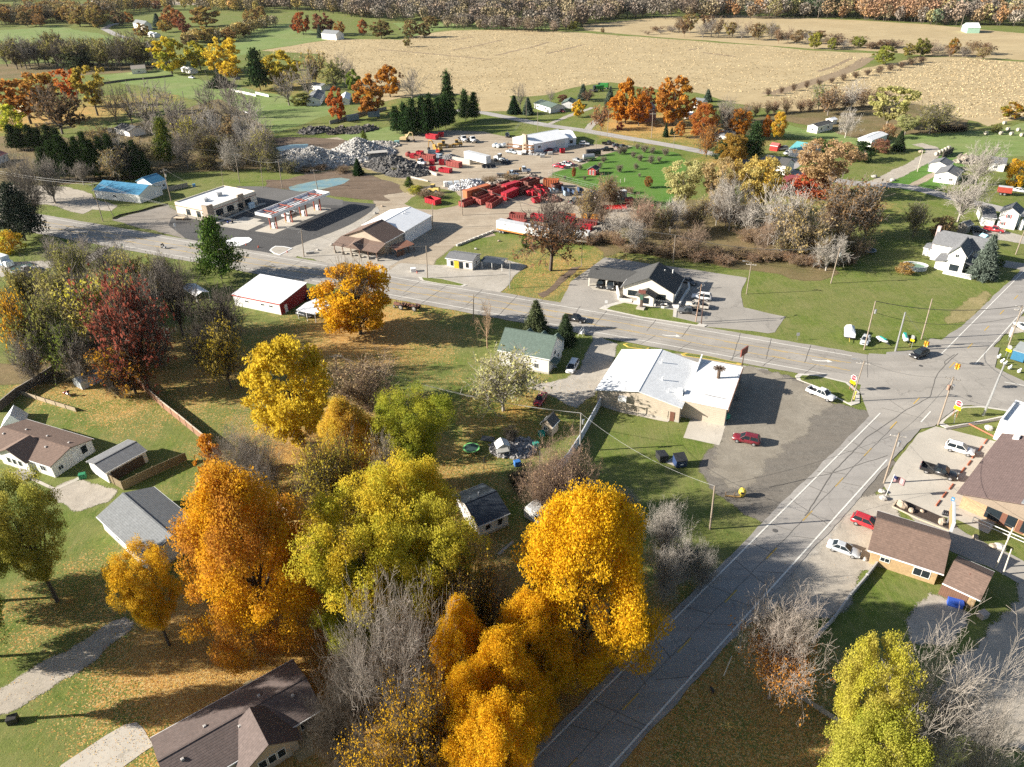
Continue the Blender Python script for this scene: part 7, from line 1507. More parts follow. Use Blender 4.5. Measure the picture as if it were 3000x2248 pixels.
a=P(7,375,1530);t=empty('patio_chairs','folded grey chairs leaning by the green-roofed house','chair',tuple(a),R(30));MB().box(-.3,.3,-.3,.3,.42,.48).build('seat',STEEL,t);MB().box(-.3,.3,.25,.3,.48,1.0).build('backrest',STEEL,t)
for x in (-.27,.27):
 for y in (-.27,.27):MB().box(x-.02,x+.02,y-.02,y+.02,0,.42).build('leg',STEEL,t)
a=P(8,2170,1440);t=empty('box_trailer','blue-sided box trailer cut by the right edge at the corner','trailer',tuple(a),SIDEANG);MB().box(-2.6,2.6,-1.2,1.2,.5,2.6).build('box',M('trailer_blue',(.04,.16,.28),.5,.15),t);MB().box(-2.7,2.7,-1.3,1.3,2.6,2.7).build('roof',M('trailer_grey_roof',(.36,.38,.37),.6),t);wheel(t,0,-1.1,.36);wheel(t,0,1.1,.36)
for i,(x,y) in enumerate(((1990,1440),(2020,1480),(2045,1500),(2085,1535),(2165,1565))):
 a=P(8,x,y);t=empty('garden_ornament','white garden ornament by the blue trailer, %s from the left'%('first','second','third','fourth','fifth')[i],'ornament',tuple(a),group='white ornaments at the corner');MB().rock((0,0,.4),.4,.3,.4,i+40).build('body',WHITE,t);MB().rock((.2,0,.9),.2,.17,.2,i+50).build('head',WHITE,t)
t=empty('sign_board','narrow upright white sign board at the foot of the far right corner pole','sign',tuple(P(8,2075,1285)),R(80));MB().box(-.06,.06,-.06,.06,0,1.0).build('post',STEEL,t);MB().box(-.35,.35,-.05,.05,1.0,3.2).build('sign_panel',WHITE,t)
for i in range(12):
 x,y=(1455+26*i,1345-13*i) if i<5 else (1880,1165) if i == 5 else (2010+[0,90,180,60,150,30][i-6],1165+[0,5,15,-35,-30,-90][i-6])
 a=P(4,x,y);MB().lathe([(.7,-.6),(.75,-.55),(.75,.55),(.7,.6)],(0,0,.75),(1,.3,0),12).build('hay_bale',M('hay',(.44,.40,.32),.95,.2,2),None,tuple(a),label='round hay bale, '+('first in the line by the gravel lane','second in the line by the gravel lane','third in the line by the gravel lane','fourth in the line by the gravel lane','last in the line by the gravel lane','lying alone in the open pasture','leftmost of the far pasture group','front middle of the far pasture group','rightmost of the far pasture group','back left of the far pasture group','back right of the far pasture group','smallest one at the corn edge')[i],category='hay bale',group='round hay bales')
for i,(k,x,y) in enumerate(((4,1320,1320),(4,915,1535),(4,1075,1565))):
 MB().rock((0,0,.45),1.1,.8,.6,i+80).build('boulder',GROCK if i else ROCK,None,tuple(P(k,x,y)),label='stone beside the gravel lane, '+('by the pale post','left of the lane mouth','at the lane mouth')[i],category='boulder')
wall_line('wood_wall','dark stacked timber wall beside the line of hay bales',[(4,1505,1365),(4,1590,1320)],2.2,.5,M('stacked_timber',(.06,.05,.04),.9,.3,2),'wall',part='stack')
heap('pile of grey logs on the lawn right of the hay bales',[((4,1690,1400),4,1.0),((4,1740,1370),4,1.0)],(.30,.26,.21),60,.9,21,'log_pile')
MB().box(-.15,.15,-.25,.25,1.0,1.3,bev=.05).box(-.04,.04,-.04,.04,0,1.0).build('mailbox',DARK,None,tuple(P(3,185,1072)),label='black mailbox at the country road below the ranch house',category='mailbox')
a=P(31,720,520);t=empty('plywood_stack','pale plywood sheets on trestles in front of the new shop','stack',tuple(a),R(-10));MB().box(-1.9,1.9,-.8,.8,.75,.9).build('boards',M('ply',(.56,.45,.33),.8),t)
for s in (-1.2,1.2):MB().box(s-.05,s+.05,-.6,.6,0,.75).build('trestle',WOOD,t)
a=P(31,640,640);t=empty('site_sign','thin white and green site sign on the road edge by the pine','sign',tuple(P(31,690,645)),R(-110));MB().box(-.04,.04,-.04,.04,0,3.4).build('post',STEEL,t);MB().box(-.4,.4,-.03,.03,2.4,3.4).build('sign_panel',WHITE,t)
a=P(5,205,690);t=empty('pool_cover','dark green covered pool by the white pickup at the left edge','pool',tuple(a),R(10));MB().cyl(0,0,0,1.1,3.2,n=24).build('wall',M('pool_side',(.30,.38,.36),.6),t);MB().cyl(0,0,1.1,1.16,3.1,n=24).build('cover',M('pool_cover_green',(.03,.085,.075),.7),t)
t=empty('box_truck','white box body with blue trim cut by the left edge of the picture','truck',tuple(P(5,30,640)),R(-30));MB().box(-3.2,2.4,-1.3,1.3,.8,3.4,bev=.08).build('box',M('box_white',(.68,.70,.73),.5),t);MB().box(2.4,4.2,-1.1,1.1,.6,2.2,bev=.2).build('cab',WHITE,t);MB().box(-3.2,2.4,-1.32,-1.302,1.0,1.3).build('stripe',M('stripe_blue',(.10,.22,.40)),t)
for x in (-2,3):
 for s in (-1,1):wheel(t,x,s*1.1,.42)
# ================================================================ trees and shrubs
def m_leaf(name,trans=.35,rough=.6,dark=.6):
 m,nt,b,N,L=nodes(name)
 oi=N.new('ShaderNodeObjectInfo');at=N.new('ShaderNodeAttribute');at.attribute_name='var'
 tt=N.new('ShaderNodeAttribute');tt.attribute_type='OBJECT';tt.attribute_name='tint'
 v=coords(nt,'Object');n=noise(nt,3.2,v,2,.5)
 f=math_(nt,'ADD',math_(nt,'MULTIPLY',at.outputs['Fac'],.55),ramp(nt,n,.36,.62,-.05,.55))
 c=mix(nt,ramp(nt,f,.28,.85),oi.outputs['Color'],tt.outputs['Color'])
 sp=N.new('ShaderNodeAttribute');sp.attribute_name='lum'
 c=mix(nt,sp.outputs['Fac'],mix(nt,dark,c,(0,0,0)),mix(nt,.25,c,mix(nt,1,c,(1.6,1.55,1.3),'MULTIPLY')))
 df=N.new('ShaderNodeBsdfDiffuse');tr=N.new('ShaderNodeBsdfTranslucent');mx=N.new('ShaderNodeMixShader');mx.inputs[0].default_value=trans
 L.new(c,df.inputs[0]);L.new(c,tr.inputs[0]);L.new(df.outputs[0],mx.inputs[1]);L.new(tr.outputs[0],mx.inputs[2])
 N.remove(b);L.new(mx.outputs[0],N['Material Output'].inputs[0]);return m
LEAF=m_leaf('autumn_leaf',.44,dark=.28);NEEDLE=m_leaf('needle',.12,dark=.4)
def m_bark(name):
 m,nt,b,N,L=nodes(name);oi=N.new('ShaderNodeObjectInfo');v=coords(nt,'Object');n=noise(nt,14,v,4)
 L.new(mix(nt,ramp(nt,n,.35,.7),mix(nt,.35,oi.outputs['Color'],(.02,.017,.014)),oi.outputs['Color']),b.inputs['Base Color']);b.inputs['Roughness'].default_value=.95;b.inputs['Specular IOR Level'].default_value=.1;return m
BARK=m_bark('bark')
def np_mesh(name,v,f,attrs=None,mat=None):
 me=bpy.data.meshes.new(name);nv,nf,k=len(v),len(f),f.shape[1]
 me.vertices.add(nv);me.vertices.foreach_set('co',np.asarray(v,np.float32).ravel());me.loops.add(nf*k);me.loops.foreach_set('vertex_index',f.astype(np.int32).ravel())
 me.polygons.add(nf);me.polygons.foreach_set('loop_start',np.arange(0,nf*k,k,dtype=np.int32));me.polygons.foreach_set('loop_total',np.full(nf,k,np.int32))
 for n,(kind,dom,d) in (attrs or {}).items():
  a=me.attributes.new(n,kind,dom);a.data.foreach_set('value' if kind == 'FLOAT' else 'color',np.asarray(d,np.float32).ravel())
 me.update(calc_edges=True)
 if mat:me.materials.append(mat)
 return me
def leaf_quads(c,s,out,g,flat=0.,asp=.62):
 """one rhombic leaf clump per centre, facing outward more or less"""
 n=len(c);nrm=g.normal(size=(n,3));nrm=nrm/np.linalg.norm(nrm,axis=1)[:,None]*(1-flat)+out*.55+np.array([0,0,flat])
 nrm /= np.linalg.norm(nrm,axis=1)[:,None]+1e-9
 a=np.cross(nrm,g.normal(size=(n,3)));a /= np.linalg.norm(a,axis=1)[:,None]+1e-9;b=np.cross(nrm,a)
 s=s[:,None];v=np.stack([c-a*s,c-b*s*asp+nrm*s*.15,c+a*s,c+b*s*asp+nrm*s*.15],1).reshape(-1,3)
 return v,np.arange(4*n).reshape(-1,4)
def env(z,shape):
 """crown radius (0..1) at relative height 0..1 of the crown"""
 z=np.clip(z,0,1)
 if shape == 'round':return np.sqrt(np.clip(1-(2*z-.9)**2/1.25,0,1))
 if shape == 'egg':return np.clip(np.sin(np.pi*np.clip(z*.86+.12,0,1))**.75,0,1)*np.where(z>.55,1-(z-.55)*.55,1)
 if shape == 'tall':return np.clip(np.sin(np.pi*np.clip(z*.8+.18,0,1)),0,1)**.8
 if shape == 'vase':return np.clip(.45+.7*z,0,1)*np.sqrt(np.clip(1-((z-.55)/.5)**4,0,1))
 if shape == 'drop':return np.clip(np.sin(np.pi*np.clip(z*.62+.34,0,1)),0,1)**.72
 return np.ones_like(z)
def crown_mesh(name,n,size,seed,shape='round',z0=.14,clumps=120,gap=.0,loose=1.,sizevar=.35):
 g=np.random.default_rng(seed);zs=g.random(clumps*4);ph=g.random(clumps*4)*2*np.pi
 lob=1+.17*np.sin(3*ph+seed+5*zs)+.13*np.sin(5*ph+2*seed-9*zs)+.07*np.sin(9*ph+13*zs)
 rr=env(zs,shape)*.43*lob;fr=.34+.66*g.random(clumps*4)**.42
 cc=np.stack([rr*fr*np.cos(ph),rr*fr*np.sin(ph),z0+.04+zs*(.92-z0)],1);keep=(g.random(len(cc))<(.25+env(zs,shape)));cc=cc[keep][:clumps];fr=fr[keep][:clumps]
 clumps=len(cc)
 cr=(.04+.062*g.random(clumps))*loose;w=cr**2*(1-gap*g.random(clumps));idx=g.choice(clumps,n,p=w/w.sum())
 d=g.normal(size=(n,3));d /= np.linalg.norm(d,axis=1)[:,None];d[:,2]+= .25
 rad=cr[idx]*(.55+.6*g.random(n));c=cc[idx]+d*rad[:,None]*np.array([1,1,.72])
 ctr=np.array([0,0,z0+.45*(1-z0)]);out=c-ctr;out /= np.linalg.norm(out,axis=1)[:,None]+1e-9
 v,f=leaf_quads(c,size*(1-sizevar+2*sizevar*g.random(n)),out,g)
 cv=g.random(clumps);var=.62*cv[idx]+.38*g.random(n);lum=np.clip(.55+.28*g.normal(size=n)+.3*(g.random(clumps)[idx]-.5),0,1)
 return np_mesh(name,v,f,{'var':('FLOAT','FACE',var),'lum':('FLOAT','FACE',lum)},LEAF)
def tubes_mesh(name,segs,k=4):
 """segs: (p0, p1, r0, r1) rows"""
 p0=np.array([s[0] for s in segs]);p1=np.array([s[1] for s in segs]);r0=np.array([s[2] for s in segs]);r1=np.array([s[3] for s in segs])
 d=p1-p0;d /= np.linalg.norm(d,axis=1)[:,None]+1e-9;ref=np.where(np.abs(d[:,2:3])<.9,np.array([[0,0,1.]]),np.array([[1.,0,0]]))
 a=np.cross(d,ref);a /= np.linalg.norm(a,axis=1)[:,None]+1e-9;b=np.cross(d,a);n=len(segs)
 an=np.arange(k)*2*np.pi/k;ring=np.cos(an)[None,:,None]*a[:,None]+np.sin(an)[None,:,None]*b[:,None]
 v=np.concatenate([p0[:,None]+ring*r0[:,None,None],p1[:,None]+ring*r1[:,None,None]],1).reshape(-1,3)
 i=np.arange(k);q=np.stack([i,(i+1)%k,(i+1)%k+k,i+k],1);f=(q[None]+(np.arange(n)*2*k)[:,None,None]).reshape(-1,4)
 return np_mesh(name,v,f,None,BARK)
def branch_segs(seed,shape='vase',z0=.2,levels=4,fan=(7,5,5,5),r=.022,lean=.55,stems=1,rmin=.0016):
 g=np.random.default_rng(seed);segs=[]
 def grow(p,d,l,r_,lv):
  n=3 if lv<2 else 2;q=p
  for i in range(n):
   d2=d+g.normal(size=3)*.13+np.array([0,0,.05]);d2 /= np.linalg.norm(d2);e=q+d2*l/n*np.array([1,1,1.])
   r2=max(rmin,r_*(1-.55*(i+1)/n));segs.append((q,e,max(rmin,r_*(1-.55*i/n)),r2))
   if lv<levels:
    m=fan[lv]/n;m=int(m)+(g.random()<m-int(m))
    for _ in range(m):
     t=g.random();s=q+(e-q)*t;a=g.normal(size=3);a -= d2*np.dot(a,d2);a /= np.linalg.norm(a)
     nd=d2*(1-lean*.55)+a*lean*(1.0 if lv else 1.0);nd[2]+= .12;nd /= np.linalg.norm(nd)
     grow(s,nd,l*(.44+.3*g.random())*(1 if lv else .95),r2*.62,lv+1)
   q,d=e,d2
 for s in range(stems):
  a=2*np.pi*s/stems+g.random();sp_=0 if stems == 1 else .03
  base=np.array([math.cos(a)*sp_,math.sin(a)*sp_,-.01]);up=np.array([math.cos(a)*.38*(stems>1),math.sin(a)*.38*(stems>1),1.]);up /= np.linalg.norm(up)
  if stems == 1:
   top=base+np.array([g.normal()*.01,g.normal()*.01,z0]);segs.append((base,top,r*1.25,r))
   for b in range(fan[0]):
    an=2*np.pi*b/fan[0]+g.normal()*.3;ti=.35+.55*g.random();d=np.array([math.cos(an)*ti,math.sin(an)*ti,1-.35*ti]);d /= np.linalg.norm(d)
    grow(top-np.array([0,0,z0*.35*g.random()]),d,.56+.12*g.random(),r*.55,1)
   grow(top,np.array([0,0,1.]),.55,r*.7,1)
  else:grow(base,up,.8,r*.6,1)
 v=np.array([s[1] for s in segs]);m=np.percentile(np.hypot(v[:,0],v[:,1]),96);h=np.percentile(v[:,2],99);k=np.array([.5/m,.5/m,1/h])
 return [(a*k,b*k,c,d) for a,b,c,d in segs]
def half_leaves(name,segs,n,size,seed,low=0.,high=1.):
 g=np.random.default_rng(seed);tips=np.array([s[1] for s in segs if s[3]<.007 and low <= s[1][2]<= high]);i=g.integers(0,len(tips),n)
 c=tips[i]+g.normal(size=(n,3))*.018;v,f=leaf_quads(c,size*(.6+.8*g.random(n)),np.zeros((n,3)),g)
 grp=g.random(len(tips));return np_mesh(name,v,f,{'var':('FLOAT','FACE',.5*grp[i]+.5*g.random(n)),'lum':('FLOAT','FACE',np.clip(.55+.25*g.normal(size=n),0,1))},LEAF)
def conifer(name,n,size,seed,kind):
 g=np.random.default_rng(seed);cs,out=[],[];segs=[(np.array([0,0,0.]),np.array([0,0,.5]),.022,.013),(np.array([0,0,.5]),np.array([0,0,1.]),.013,.003)]
 z=.10 if kind == 'pine' else .07
 while z<.985:
  t=(z-.07)/.93
  if kind == 'pine':R0=.5*(1-t)**.62*(.75+.4*g.random());m=5
  else:R0=.5*(1-t)**.92;m=9
  ph0=g.random()*6.28
  for b in range(m):
   a=ph0+2*np.pi*b/m+g.normal()*.15;Rb=R0*(.72+.42*g.random());rise=(.10 if kind == 'pine' else -.05)*Rb*2
   e=np.array([math.cos(a)*Rb,math.sin(a)*Rb,z+rise]);s=np.array([0,0,z]);segs.append((s,e,.004,.0015));k=max(3,int(n/160*(Rb/.3+.25)))
   tt=.25+.75*g.random(k)**.7;q=s+(e-s)*tt[:,None];sp_=(.055 if kind == 'pine' else .035)*(.5+tt)
   q=q+g.normal(size=(k,3))*sp_[:,None]*np.array([.9,.9,.34]);cs.append(q);out.append(np.tile(e-s,(k,1))/max(Rb,.01))
  z += (.055 if kind == 'pine' else .032)*(.8+.4*g.random())
 c=np.concatenate(cs);o=np.concatenate(out);N_=len(c);v,f=leaf_quads(c,size*(.6+.7*g.random(N_)),o*.3,g,.35,.4)
 me=np_mesh(name,v,f,{'var':('FLOAT','FACE',g.random(N_)),'lum':('FLOAT','FACE',np.clip(.5+.3*g.normal(size=N_),0,1))},NEEDLE)
 return me,tubes_mesh(name+'_trunk',segs,5)
PROTO={}
def limbs(seed,z0,shape,n=11):
 g=np.random.default_rng(seed+99);s=[(np.array([0,0,-.01]),np.array([0,0,z0*1.1]),.026,.020),(np.array([0,0,z0*1.1]),np.array([.01,0,.72]),.020,.005)]
 for i in range(n):
  a=6.28*i/n+g.normal()*.3;zz=z0+.3*g.random();p=np.array([0,0,zz]);e=np.array([math.cos(a)*.34*g.uniform(.6,1),math.sin(a)*.34*g.uniform(.6,1),min(.93,zz+.2+.25*g.random())]);m=(p+e)/2-np.array([0,0,.03])
  s += [(p,m,.010,.007),(m,e,.007,.002)]
 return s
def proto(kind,v,lod):
 key=(kind,v,lod)
 if key in PROTO:return PROTO[key]
 sd=11*v+len(kind)*7+3;near=lod == 0
 if kind in ('maple','egg','tall','loose','drop'):
  shape={'maple':'round','egg':'egg','tall':'tall','loose':'vase','drop':'drop'}[kind];z0={'maple':.10,'egg':.07,'tall':.12,'loose':.18,'drop':.08}[kind]
  n={0:100000,1:16000,2:3600}[lod];sz={0:.0068,1:.017,2:.034}[lod]
  if kind == 'loose':n=int(n*.62)
  cr=crown_mesh('crown',n,sz,sd,shape,z0,{0:330,1:170,2:80}[lod],.6,1.0 if kind != 'loose' else .85);tr=tubes_mesh('trunk',limbs(sd,max(.12,z0),shape),6)
 elif kind in ('bare','half','redoak','oakhalf','multi','bush','halfbush','snag'):
  stems={'multi':6,'bush':9,'halfbush':9}.get(kind,1);lv={0:5,1:4,2:3}[lod]
  fan={0:(9,7,6,5,4,3),1:(8,6,5,5,4),2:(7,5,5,5)}[lod]
  if kind in ('multi','bush','halfbush'):fan={0:(7,8,6,5,4,3),1:(6,7,6,5,4),2:(5,6,6,4)}[lod]
  if kind == 'snag':fan=(4,4,4,3,3,2)
  sg=branch_segs(sd,'vase',.2 if kind not in ('snag','oakhalf') else .34,lv,fan,.022 if stems == 1 else .0105,.66,stems,{0:.0009,1:.0024,2:.0046}[lod]);tr=tubes_mesh('trunk',sg,3)
  n={'redoak':(5000,2600,1500),'half':(8000,3000,1000),'oakhalf':(9000,1200,600),'halfbush':(4200,1700,700)}.get(kind)
  cr=half_leaves('crown',sg,n[lod],{0:.0105,1:.02,2:.034}[lod],sd,0,1 if kind != 'oakhalf' else .62) if n else None
 elif kind in ('pine','spruce'):cr,tr=conifer('crown',{0:20000,1:13000,2:4200}[lod],{0:.020,1:.027,2:.045}[lod]*(1 if kind == 'pine' else .95),sd,kind)
 elif kind == 'shrub':
  cr=crown_mesh('crown',{0:7000,1:2400,2:900}[lod],{0:.022,1:.036,2:.06}[lod],sd,'round',.0,60,.4,1.5);tr=tubes_mesh('trunk',branch_segs(sd,levels=2,fan=(4,3,3),stems=5,r=.03),3)
 PROTO[key]=(cr,tr);return PROTO[key]
NADIR=(1500+FOC*(-_X[2])/(-_f[2]),1124-FOC*(-_Y[2])/(-_f[2]))
TREES=[]
def tree(kind,tx,ty,by,w,ca,cb=None,label='',name=None,bark=(.10,.085,.07),litter=0.,group=None,v=None,cat=None,k=0):
 """tx, ty: photo place of the top; by: photo row of the foot; w: crown width in the photo"""
 zx,zy,s=ZN[k];Tx,Ty,By,Wp=zx+tx*s,zy+ty*s,zy+by*s,w*s
 bx=Tx+(NADIR[0]-Tx)*(By-Ty)/(NADIR[1]-Ty)
 d=_X*(bx-1500)/FOC-_Y*(By-1124)/FOC+_f;t=(0-CAM_H)/d[2];b=d*t+np.array([0,0,CAM_H])
 d2=_X*(Tx-1500)/FOC-_Y*(Ty-1124)/FOC+_f;rh=np.hypot(b[0],b[1]);h=CAM_H+d2[2]*rh/np.hypot(d2[0],d2[1]);h=float(np.clip(h,.8,34))
 depth=np.dot(np.array([b[0],b[1],h*.5-CAM_H]),_f);wm=Wp*depth/FOC
 lod=0 if depth<125 and wm>4 else 1 if depth<330 else 2
 vv=v if v is not None else (int(tx*7+ty)%(3 if lod<2 else 4));cr,tr=proto(kind,vv,lod)
 nm=name or {'pine':'pine_tree','spruce':'spruce_tree','bare':'bare_tree','half':'thinning_tree','oakhalf':'oak_tree','multi':'bare_tree','bush':'bare_shrub','halfbush':'shrub','shrub':'shrub','snag':'bare_tree'}.get(kind,'maple_tree')
 o=empty(nm,label,cat or ('shrub' if 'shrub' in nm or 'bush' in nm else 'tree'),(b[0],b[1],0),random.Random(tx*31+ty).uniform(0,6.28),group);o.scale=(wm,wm,h)
 for part,me in (('trunk',tr),('crown',cr)):
  if me is None:continue
  q=bpy.data.objects.new(part,me);COL.objects.link(q);q.parent=o
  q.color=(*((bark if part == 'trunk' else ca)),1)
  if part == 'crown':q['tint']=[float(x) for x in (cb or ca)]
 if litter:LITTER.append((b[0],b[1],wm*.62,litter))
 return o
GOLD,YEL,AMB,ORG,RUST_,RORG=(.74,.46,.03),(.68,.50,.05),(.74,.42,.02),(.55,.23,.03),(.40,.17,.045),(.48,.13,.035)
DRED,YGR,GRN,OLV,TAN,BRN=(.27,.08,.052),(.50,.47,.055),(.14,.20,.03),(.26,.25,.06),(.44,.33,.18),(.27,.17,.085)
PINE,SPR,PYL=(.028,.060,.022),(.13,.17,.135),(.55,.47,.16)
bG,bP,bD,bT=(.26,.23,.20),(.47,.43,.38),(.11,.095,.08),(.34,.25,.18)
tree('maple',-190,1010,1300,190,OLV,GRN,'olive tree just outside the left edge that shades the lawn',v=2);tree('loose',-250,1230,1560,190,OLV,GRN,'olive tree just outside the lower left corner',v=0);tree('maple',-215,1110,1420,180,OLV,GRN,'second olive tree outside the left edge, shading the gravel drive',v=1)
tree('drop',480,1016,1385,300,(.74,.42,.025),(.50,.23,.045),'large rust and orange maple in the lower left beside the grey-roofed house',litter=2.2,v=0)
tree('loose',286,1195,1395,150,(.68,.45,.05),GOLD,'thin yellow tree in front of the grey-roofed house at left',litter=.7)
tree('drop',1276,1058,1440,320,(.74,.46,.02),GOLD,'brightest golden maple, standing beside the white camper trailer',litter=1,v=1)
tree('drop',1145,1290,1510,200,GOLD,AMB,'amber maple just below the brightest golden one along the side road',litter=1,v=2)
tree('egg',985,1290,1530,125,AMB,GOLD,'narrow amber maple on the left of the roadside row',litter=1,v=0)
tree('drop',1085,1375,1605,210,GOLD,AMB,'amber maple in the middle of the roadside row with its trunk shadow on the road',litter=1,v=0)
tree('egg',1000,1445,1660,165,AMB,GOLD,'amber maple left of the middle one in the roadside row',litter=1,v=2)
tree('maple',1065,1525,1740,205,GOLD,AMB,'amber maple at the bottom edge, lowest of the roadside row',litter=1,v=1)
tree('half',890,1470,1690,190,AMB,GOLD,'sparse amber tree right of the brown house steps at the bottom edge',litter=.8)
tree('half',820,1600,1760,190,AMB,GOLD,'sparse amber tree cut by the bottom edge beside the brown house',litter=.8)
tree('maple',862,1000,1290,225,YGR,YEL,'tall yellow-green tree in the middle, in front of the black-roofed house',litter=.5,v=1)
tree('loose',762,1085,1400,290,YGR,YEL,'widest yellow-green tree of the lower middle clump',litter=.5,v=0)
tree('loose',925,1110,1400,215,(.52,.44,.06),YGR,'yellower tree leaning over the black-roofed house',litter=.5,v=2)
tree('maple',738,1215,1415,155,YGR,(.36,.42,.06),'bright lime-yellow tree at the lower left of the middle clump',litter=.6,v=2)
tree('half',1005,1190,1440,160,(.50,.36,.12),YEL,'tan yellow thinning tree between the clump and the golden maple',litter=.5)
tree('half',705,945,1190,180,(.44,.40,.08),YEL,'dark-branched thinning yellow tree left of the tall yellow-green tree',bark=bD,litter=.5)
tree('half',820,960,1200,120,TAN,(.5,.42,.12),'tan thinning tree directly above the middle clump',bark=bG,litter=.3)
tree('egg',732,864,1080,152,(.66,.40,.08),(.62,.46,.06),'peach and gold tree above the middle clump',litter=1,v=1)
tree('loose',880,858,1055,192,(.44,.42,.05),(.26,.30,.04),'green-gold tree with deep shade gaps beside the peach one',litter=.5,v=1)
tree('maple',600,742,960,196,(.66,.50,.05),(.58,.42,.04),'clear yellow tree above the peach and gold tree',litter=.9,v=2)
tree('maple',757,572,722,172,GOLD,(.60,.30,.03),'round golden maple by the main road next to the pole barn',litter=1.3,v=0)
tree('bare',757,560,720,120,bT,None,'bare grey crown rising out of the round golden maple',bark=(.24,.19,.13))
tree('redoak',236,582,842,165,(.33,.10,.07),(.24,.07,.05),'dark red oak rising left of the pole barn lawn',name='oak_tree',litter=.5,v=1,bark=bD)
tree('half',255,740,850,130,(.20,.05,.03),(.5,.28,.03),'lower dark red branches behind the reddish fence',name='oak_tree',bark=bD)
for tx,ty,by,w,kd,ca,cb,bk,lab in ((350,570,725,125,'bare',bG,None,bD,'dark bare tree right of the dark red oak, tallest one'),(452,615,775,140,'bare',bG,None,bD,'spreading bare tree in front of the pole barn left wall'),(300,600,740,90,'bare',bG,None,bG,'slim bare tree between the dark red oak and the tall bare one'),
 (460,690,840,105,'half',(.40,.33,.12),YEL,bD,'nearly bare tree with few yellow leaves above the reddish fence'),(195,590,760,150,'half',(.50,.42,.13),YGR,bG,'olive yellow thinning tree behind the dark red oak'),(120,575,730,135,'half',(.42,.38,.14),OLV,bG,'olive thinning tree left of the dark red oak'),
 (62,640,810,110,'half',(.18,.20,.06),OLV,bD,'greenish thin tree at the left side above the grey fence'),(115,690,820,90,'half',(.20,.24,.06),GRN,bG,'green-grey tree below the olive thinning trees at left'),(150,720,830,80,'bush',bG,None,bG,'grey bare shrub left of the dark red oak trunk'),
 (8,625,800,80,'half',(.60,.32,.04),GOLD,bD,'orange-yellow tree cut by the left edge halfway up'),(130,515,605,110,'bare',bG,None,bG,'bare hedge tree along the main road, left one'),(205,515,610,110,'bare',bG,None,bG,'bare hedge tree along the main road, right one'),(260,545,640,100,'half',(.46,.40,.14),OLV,bG,'thin yellow-green tree between road hedge and dark red oak'),
 (240,800,860,70,'bush',bG,None,bD,'dark bare shrub under the dark red oak by the pale dome'),(50,560,660,80,'bare',bG,None,bG,'bare tree beside the white pickup at the left edge'),(330,560,640,70,'half',(.40,.36,.12),OLV,bG,'pale thin tree near the road left of the pine'),(40,720,830,80,'bush',bG,None,bG,'grey bare shrub above the grey fence at the left edge'),
 (420,700,800,70,'bush',bD,None,bD,'dark bare shrub on the lawn right of the dark red oak')):
 tree(kd,tx,ty,by,w,ca,cb,lab,bark=bk,litter=.25)
tree('multi',815,1258,1590,250,bP,None,'big grey many-stemmed bare tree below the middle clump',bark=(.31,.27,.235),v=1)
tree('multi',1060,1215,1400,90,bP,None,'pale leafless tree inside the golden clump',bark=bP)
tree('bush',738,1425,1590,150,bD,None,'dark tangled bare shrub beside the brown house corner',bark=bD);tree('bush',700,1520,1660,110,bD,None,'smaller dark bare shrub below the brown house eave',bark=bD)
tree('loose',-5,1040,1300,180,(.48,.43,.10),(.34,.34,.07),'dark olive tree cut by the left edge below the mobile home',litter=.3,v=1)
tree('loose',1925,1400,1690,165,(.50,.43,.10),YGR,'pale lime-yellow tree in the lower right, upper of two',litter=.3,v=0);tree('maple',1935,1560,1800,225,(.46,.43,.08),(.34,.36,.05),'lime-yellow tree at the bottom right edge, lower of two',litter=.3,v=1)
tree('multi',2085,1392,1700,265,bP,None,'pale bare tree at lower right over the white gravel',bark=(.45,.40,.35),v=0);tree('multi',2175,1510,1760,170,bP,None,'pale bare tree in the bottom right corner',bark=(.45,.40,.35),v=2)
tree('oakhalf',1715,1300,1510,185,(.54,.25,.05),ORG,'bare pale tree with orange leaves on its lower left, by the fence planks',bark=(.44,.38,.33),litter=.5)
tree('halfbush',1222,965,1125,160,(.42,.27,.19),TAN,'pinkish tan bushy shrub over the sky-blue vinyl fence',bark=(.30,.21,.16));tree('bush',1170,1000,1110,80,bT,None,'tan twiggy shrub left of the pinkish tan one',bark=bT)
for tx,ty,by,w,kd,bk,lab in ((1440,1095,1200,85,'bush',bP,'pale grey bare shrub above the roadside thicket'),(1480,1150,1262,85,'bush',bP,'grey bare shrub in the roadside thicket right of the golden maple'),(1445,1195,1300,85,'bush',bP,'grey thicket shrub nearest the golden maple'),(1528,1185,1270,70,'bush',bP,'grey thicket shrub nearest the side road'),(1350,1060,1110,60,'bush',bP,'small pale bare sapling behind the golden maple'),(505,925,1065,130,'bush',bG,'grey bare shrub at the lower end of the reddish fence'),(560,970,1090,90,'bush',bG,'grey bare shrub above the rust and orange maple'),(1100,920,960,40,'bush',bD,'bare shrub beside the tan playhouse shed'),(1120,1010,1070,60,'bush',bD,'dark bare shrub among the back yard toys')):
 tree(kd,tx,ty,by,w,bG,None,lab,bark=bk)
tree('shrub',440,945,1030,60,(.58,.30,.04),ORG,'orange shrub at the lower end of the reddish fence',litter=.4)
tree('shrub',10,500,545,55,(.55,.30,.04),YGR,'orange and green shrub under the dark evergreen at the left edge')
tree('halfbush',780,782,888,150,(.34,.27,.16),TAN,'brownish bare bush on the lawn beside the yellow trees',bark=bT,name='bare_shrub')
tree('half',1083,762,888,155,(.46,.46,.20),(.5,.46,.2),'pale green thinning tree between the green-roofed house and the back yard',bark=bP,litter=.4)
tree('snag',1048,648,752,62,bT,None,'heavily pruned bare tree left of the green-roofed house',bark=(.36,.25,.16))
tree('spruce',1158,650,718,60,(.10,.125,.06),(.13,.15,.08),'olive spruce standing left of two behind the green-roofed house');tree('spruce',1222,680,742,52,(.055,.085,.045),(.08,.11,.055),'dark spruce standing right of two by the black pickup on the road')
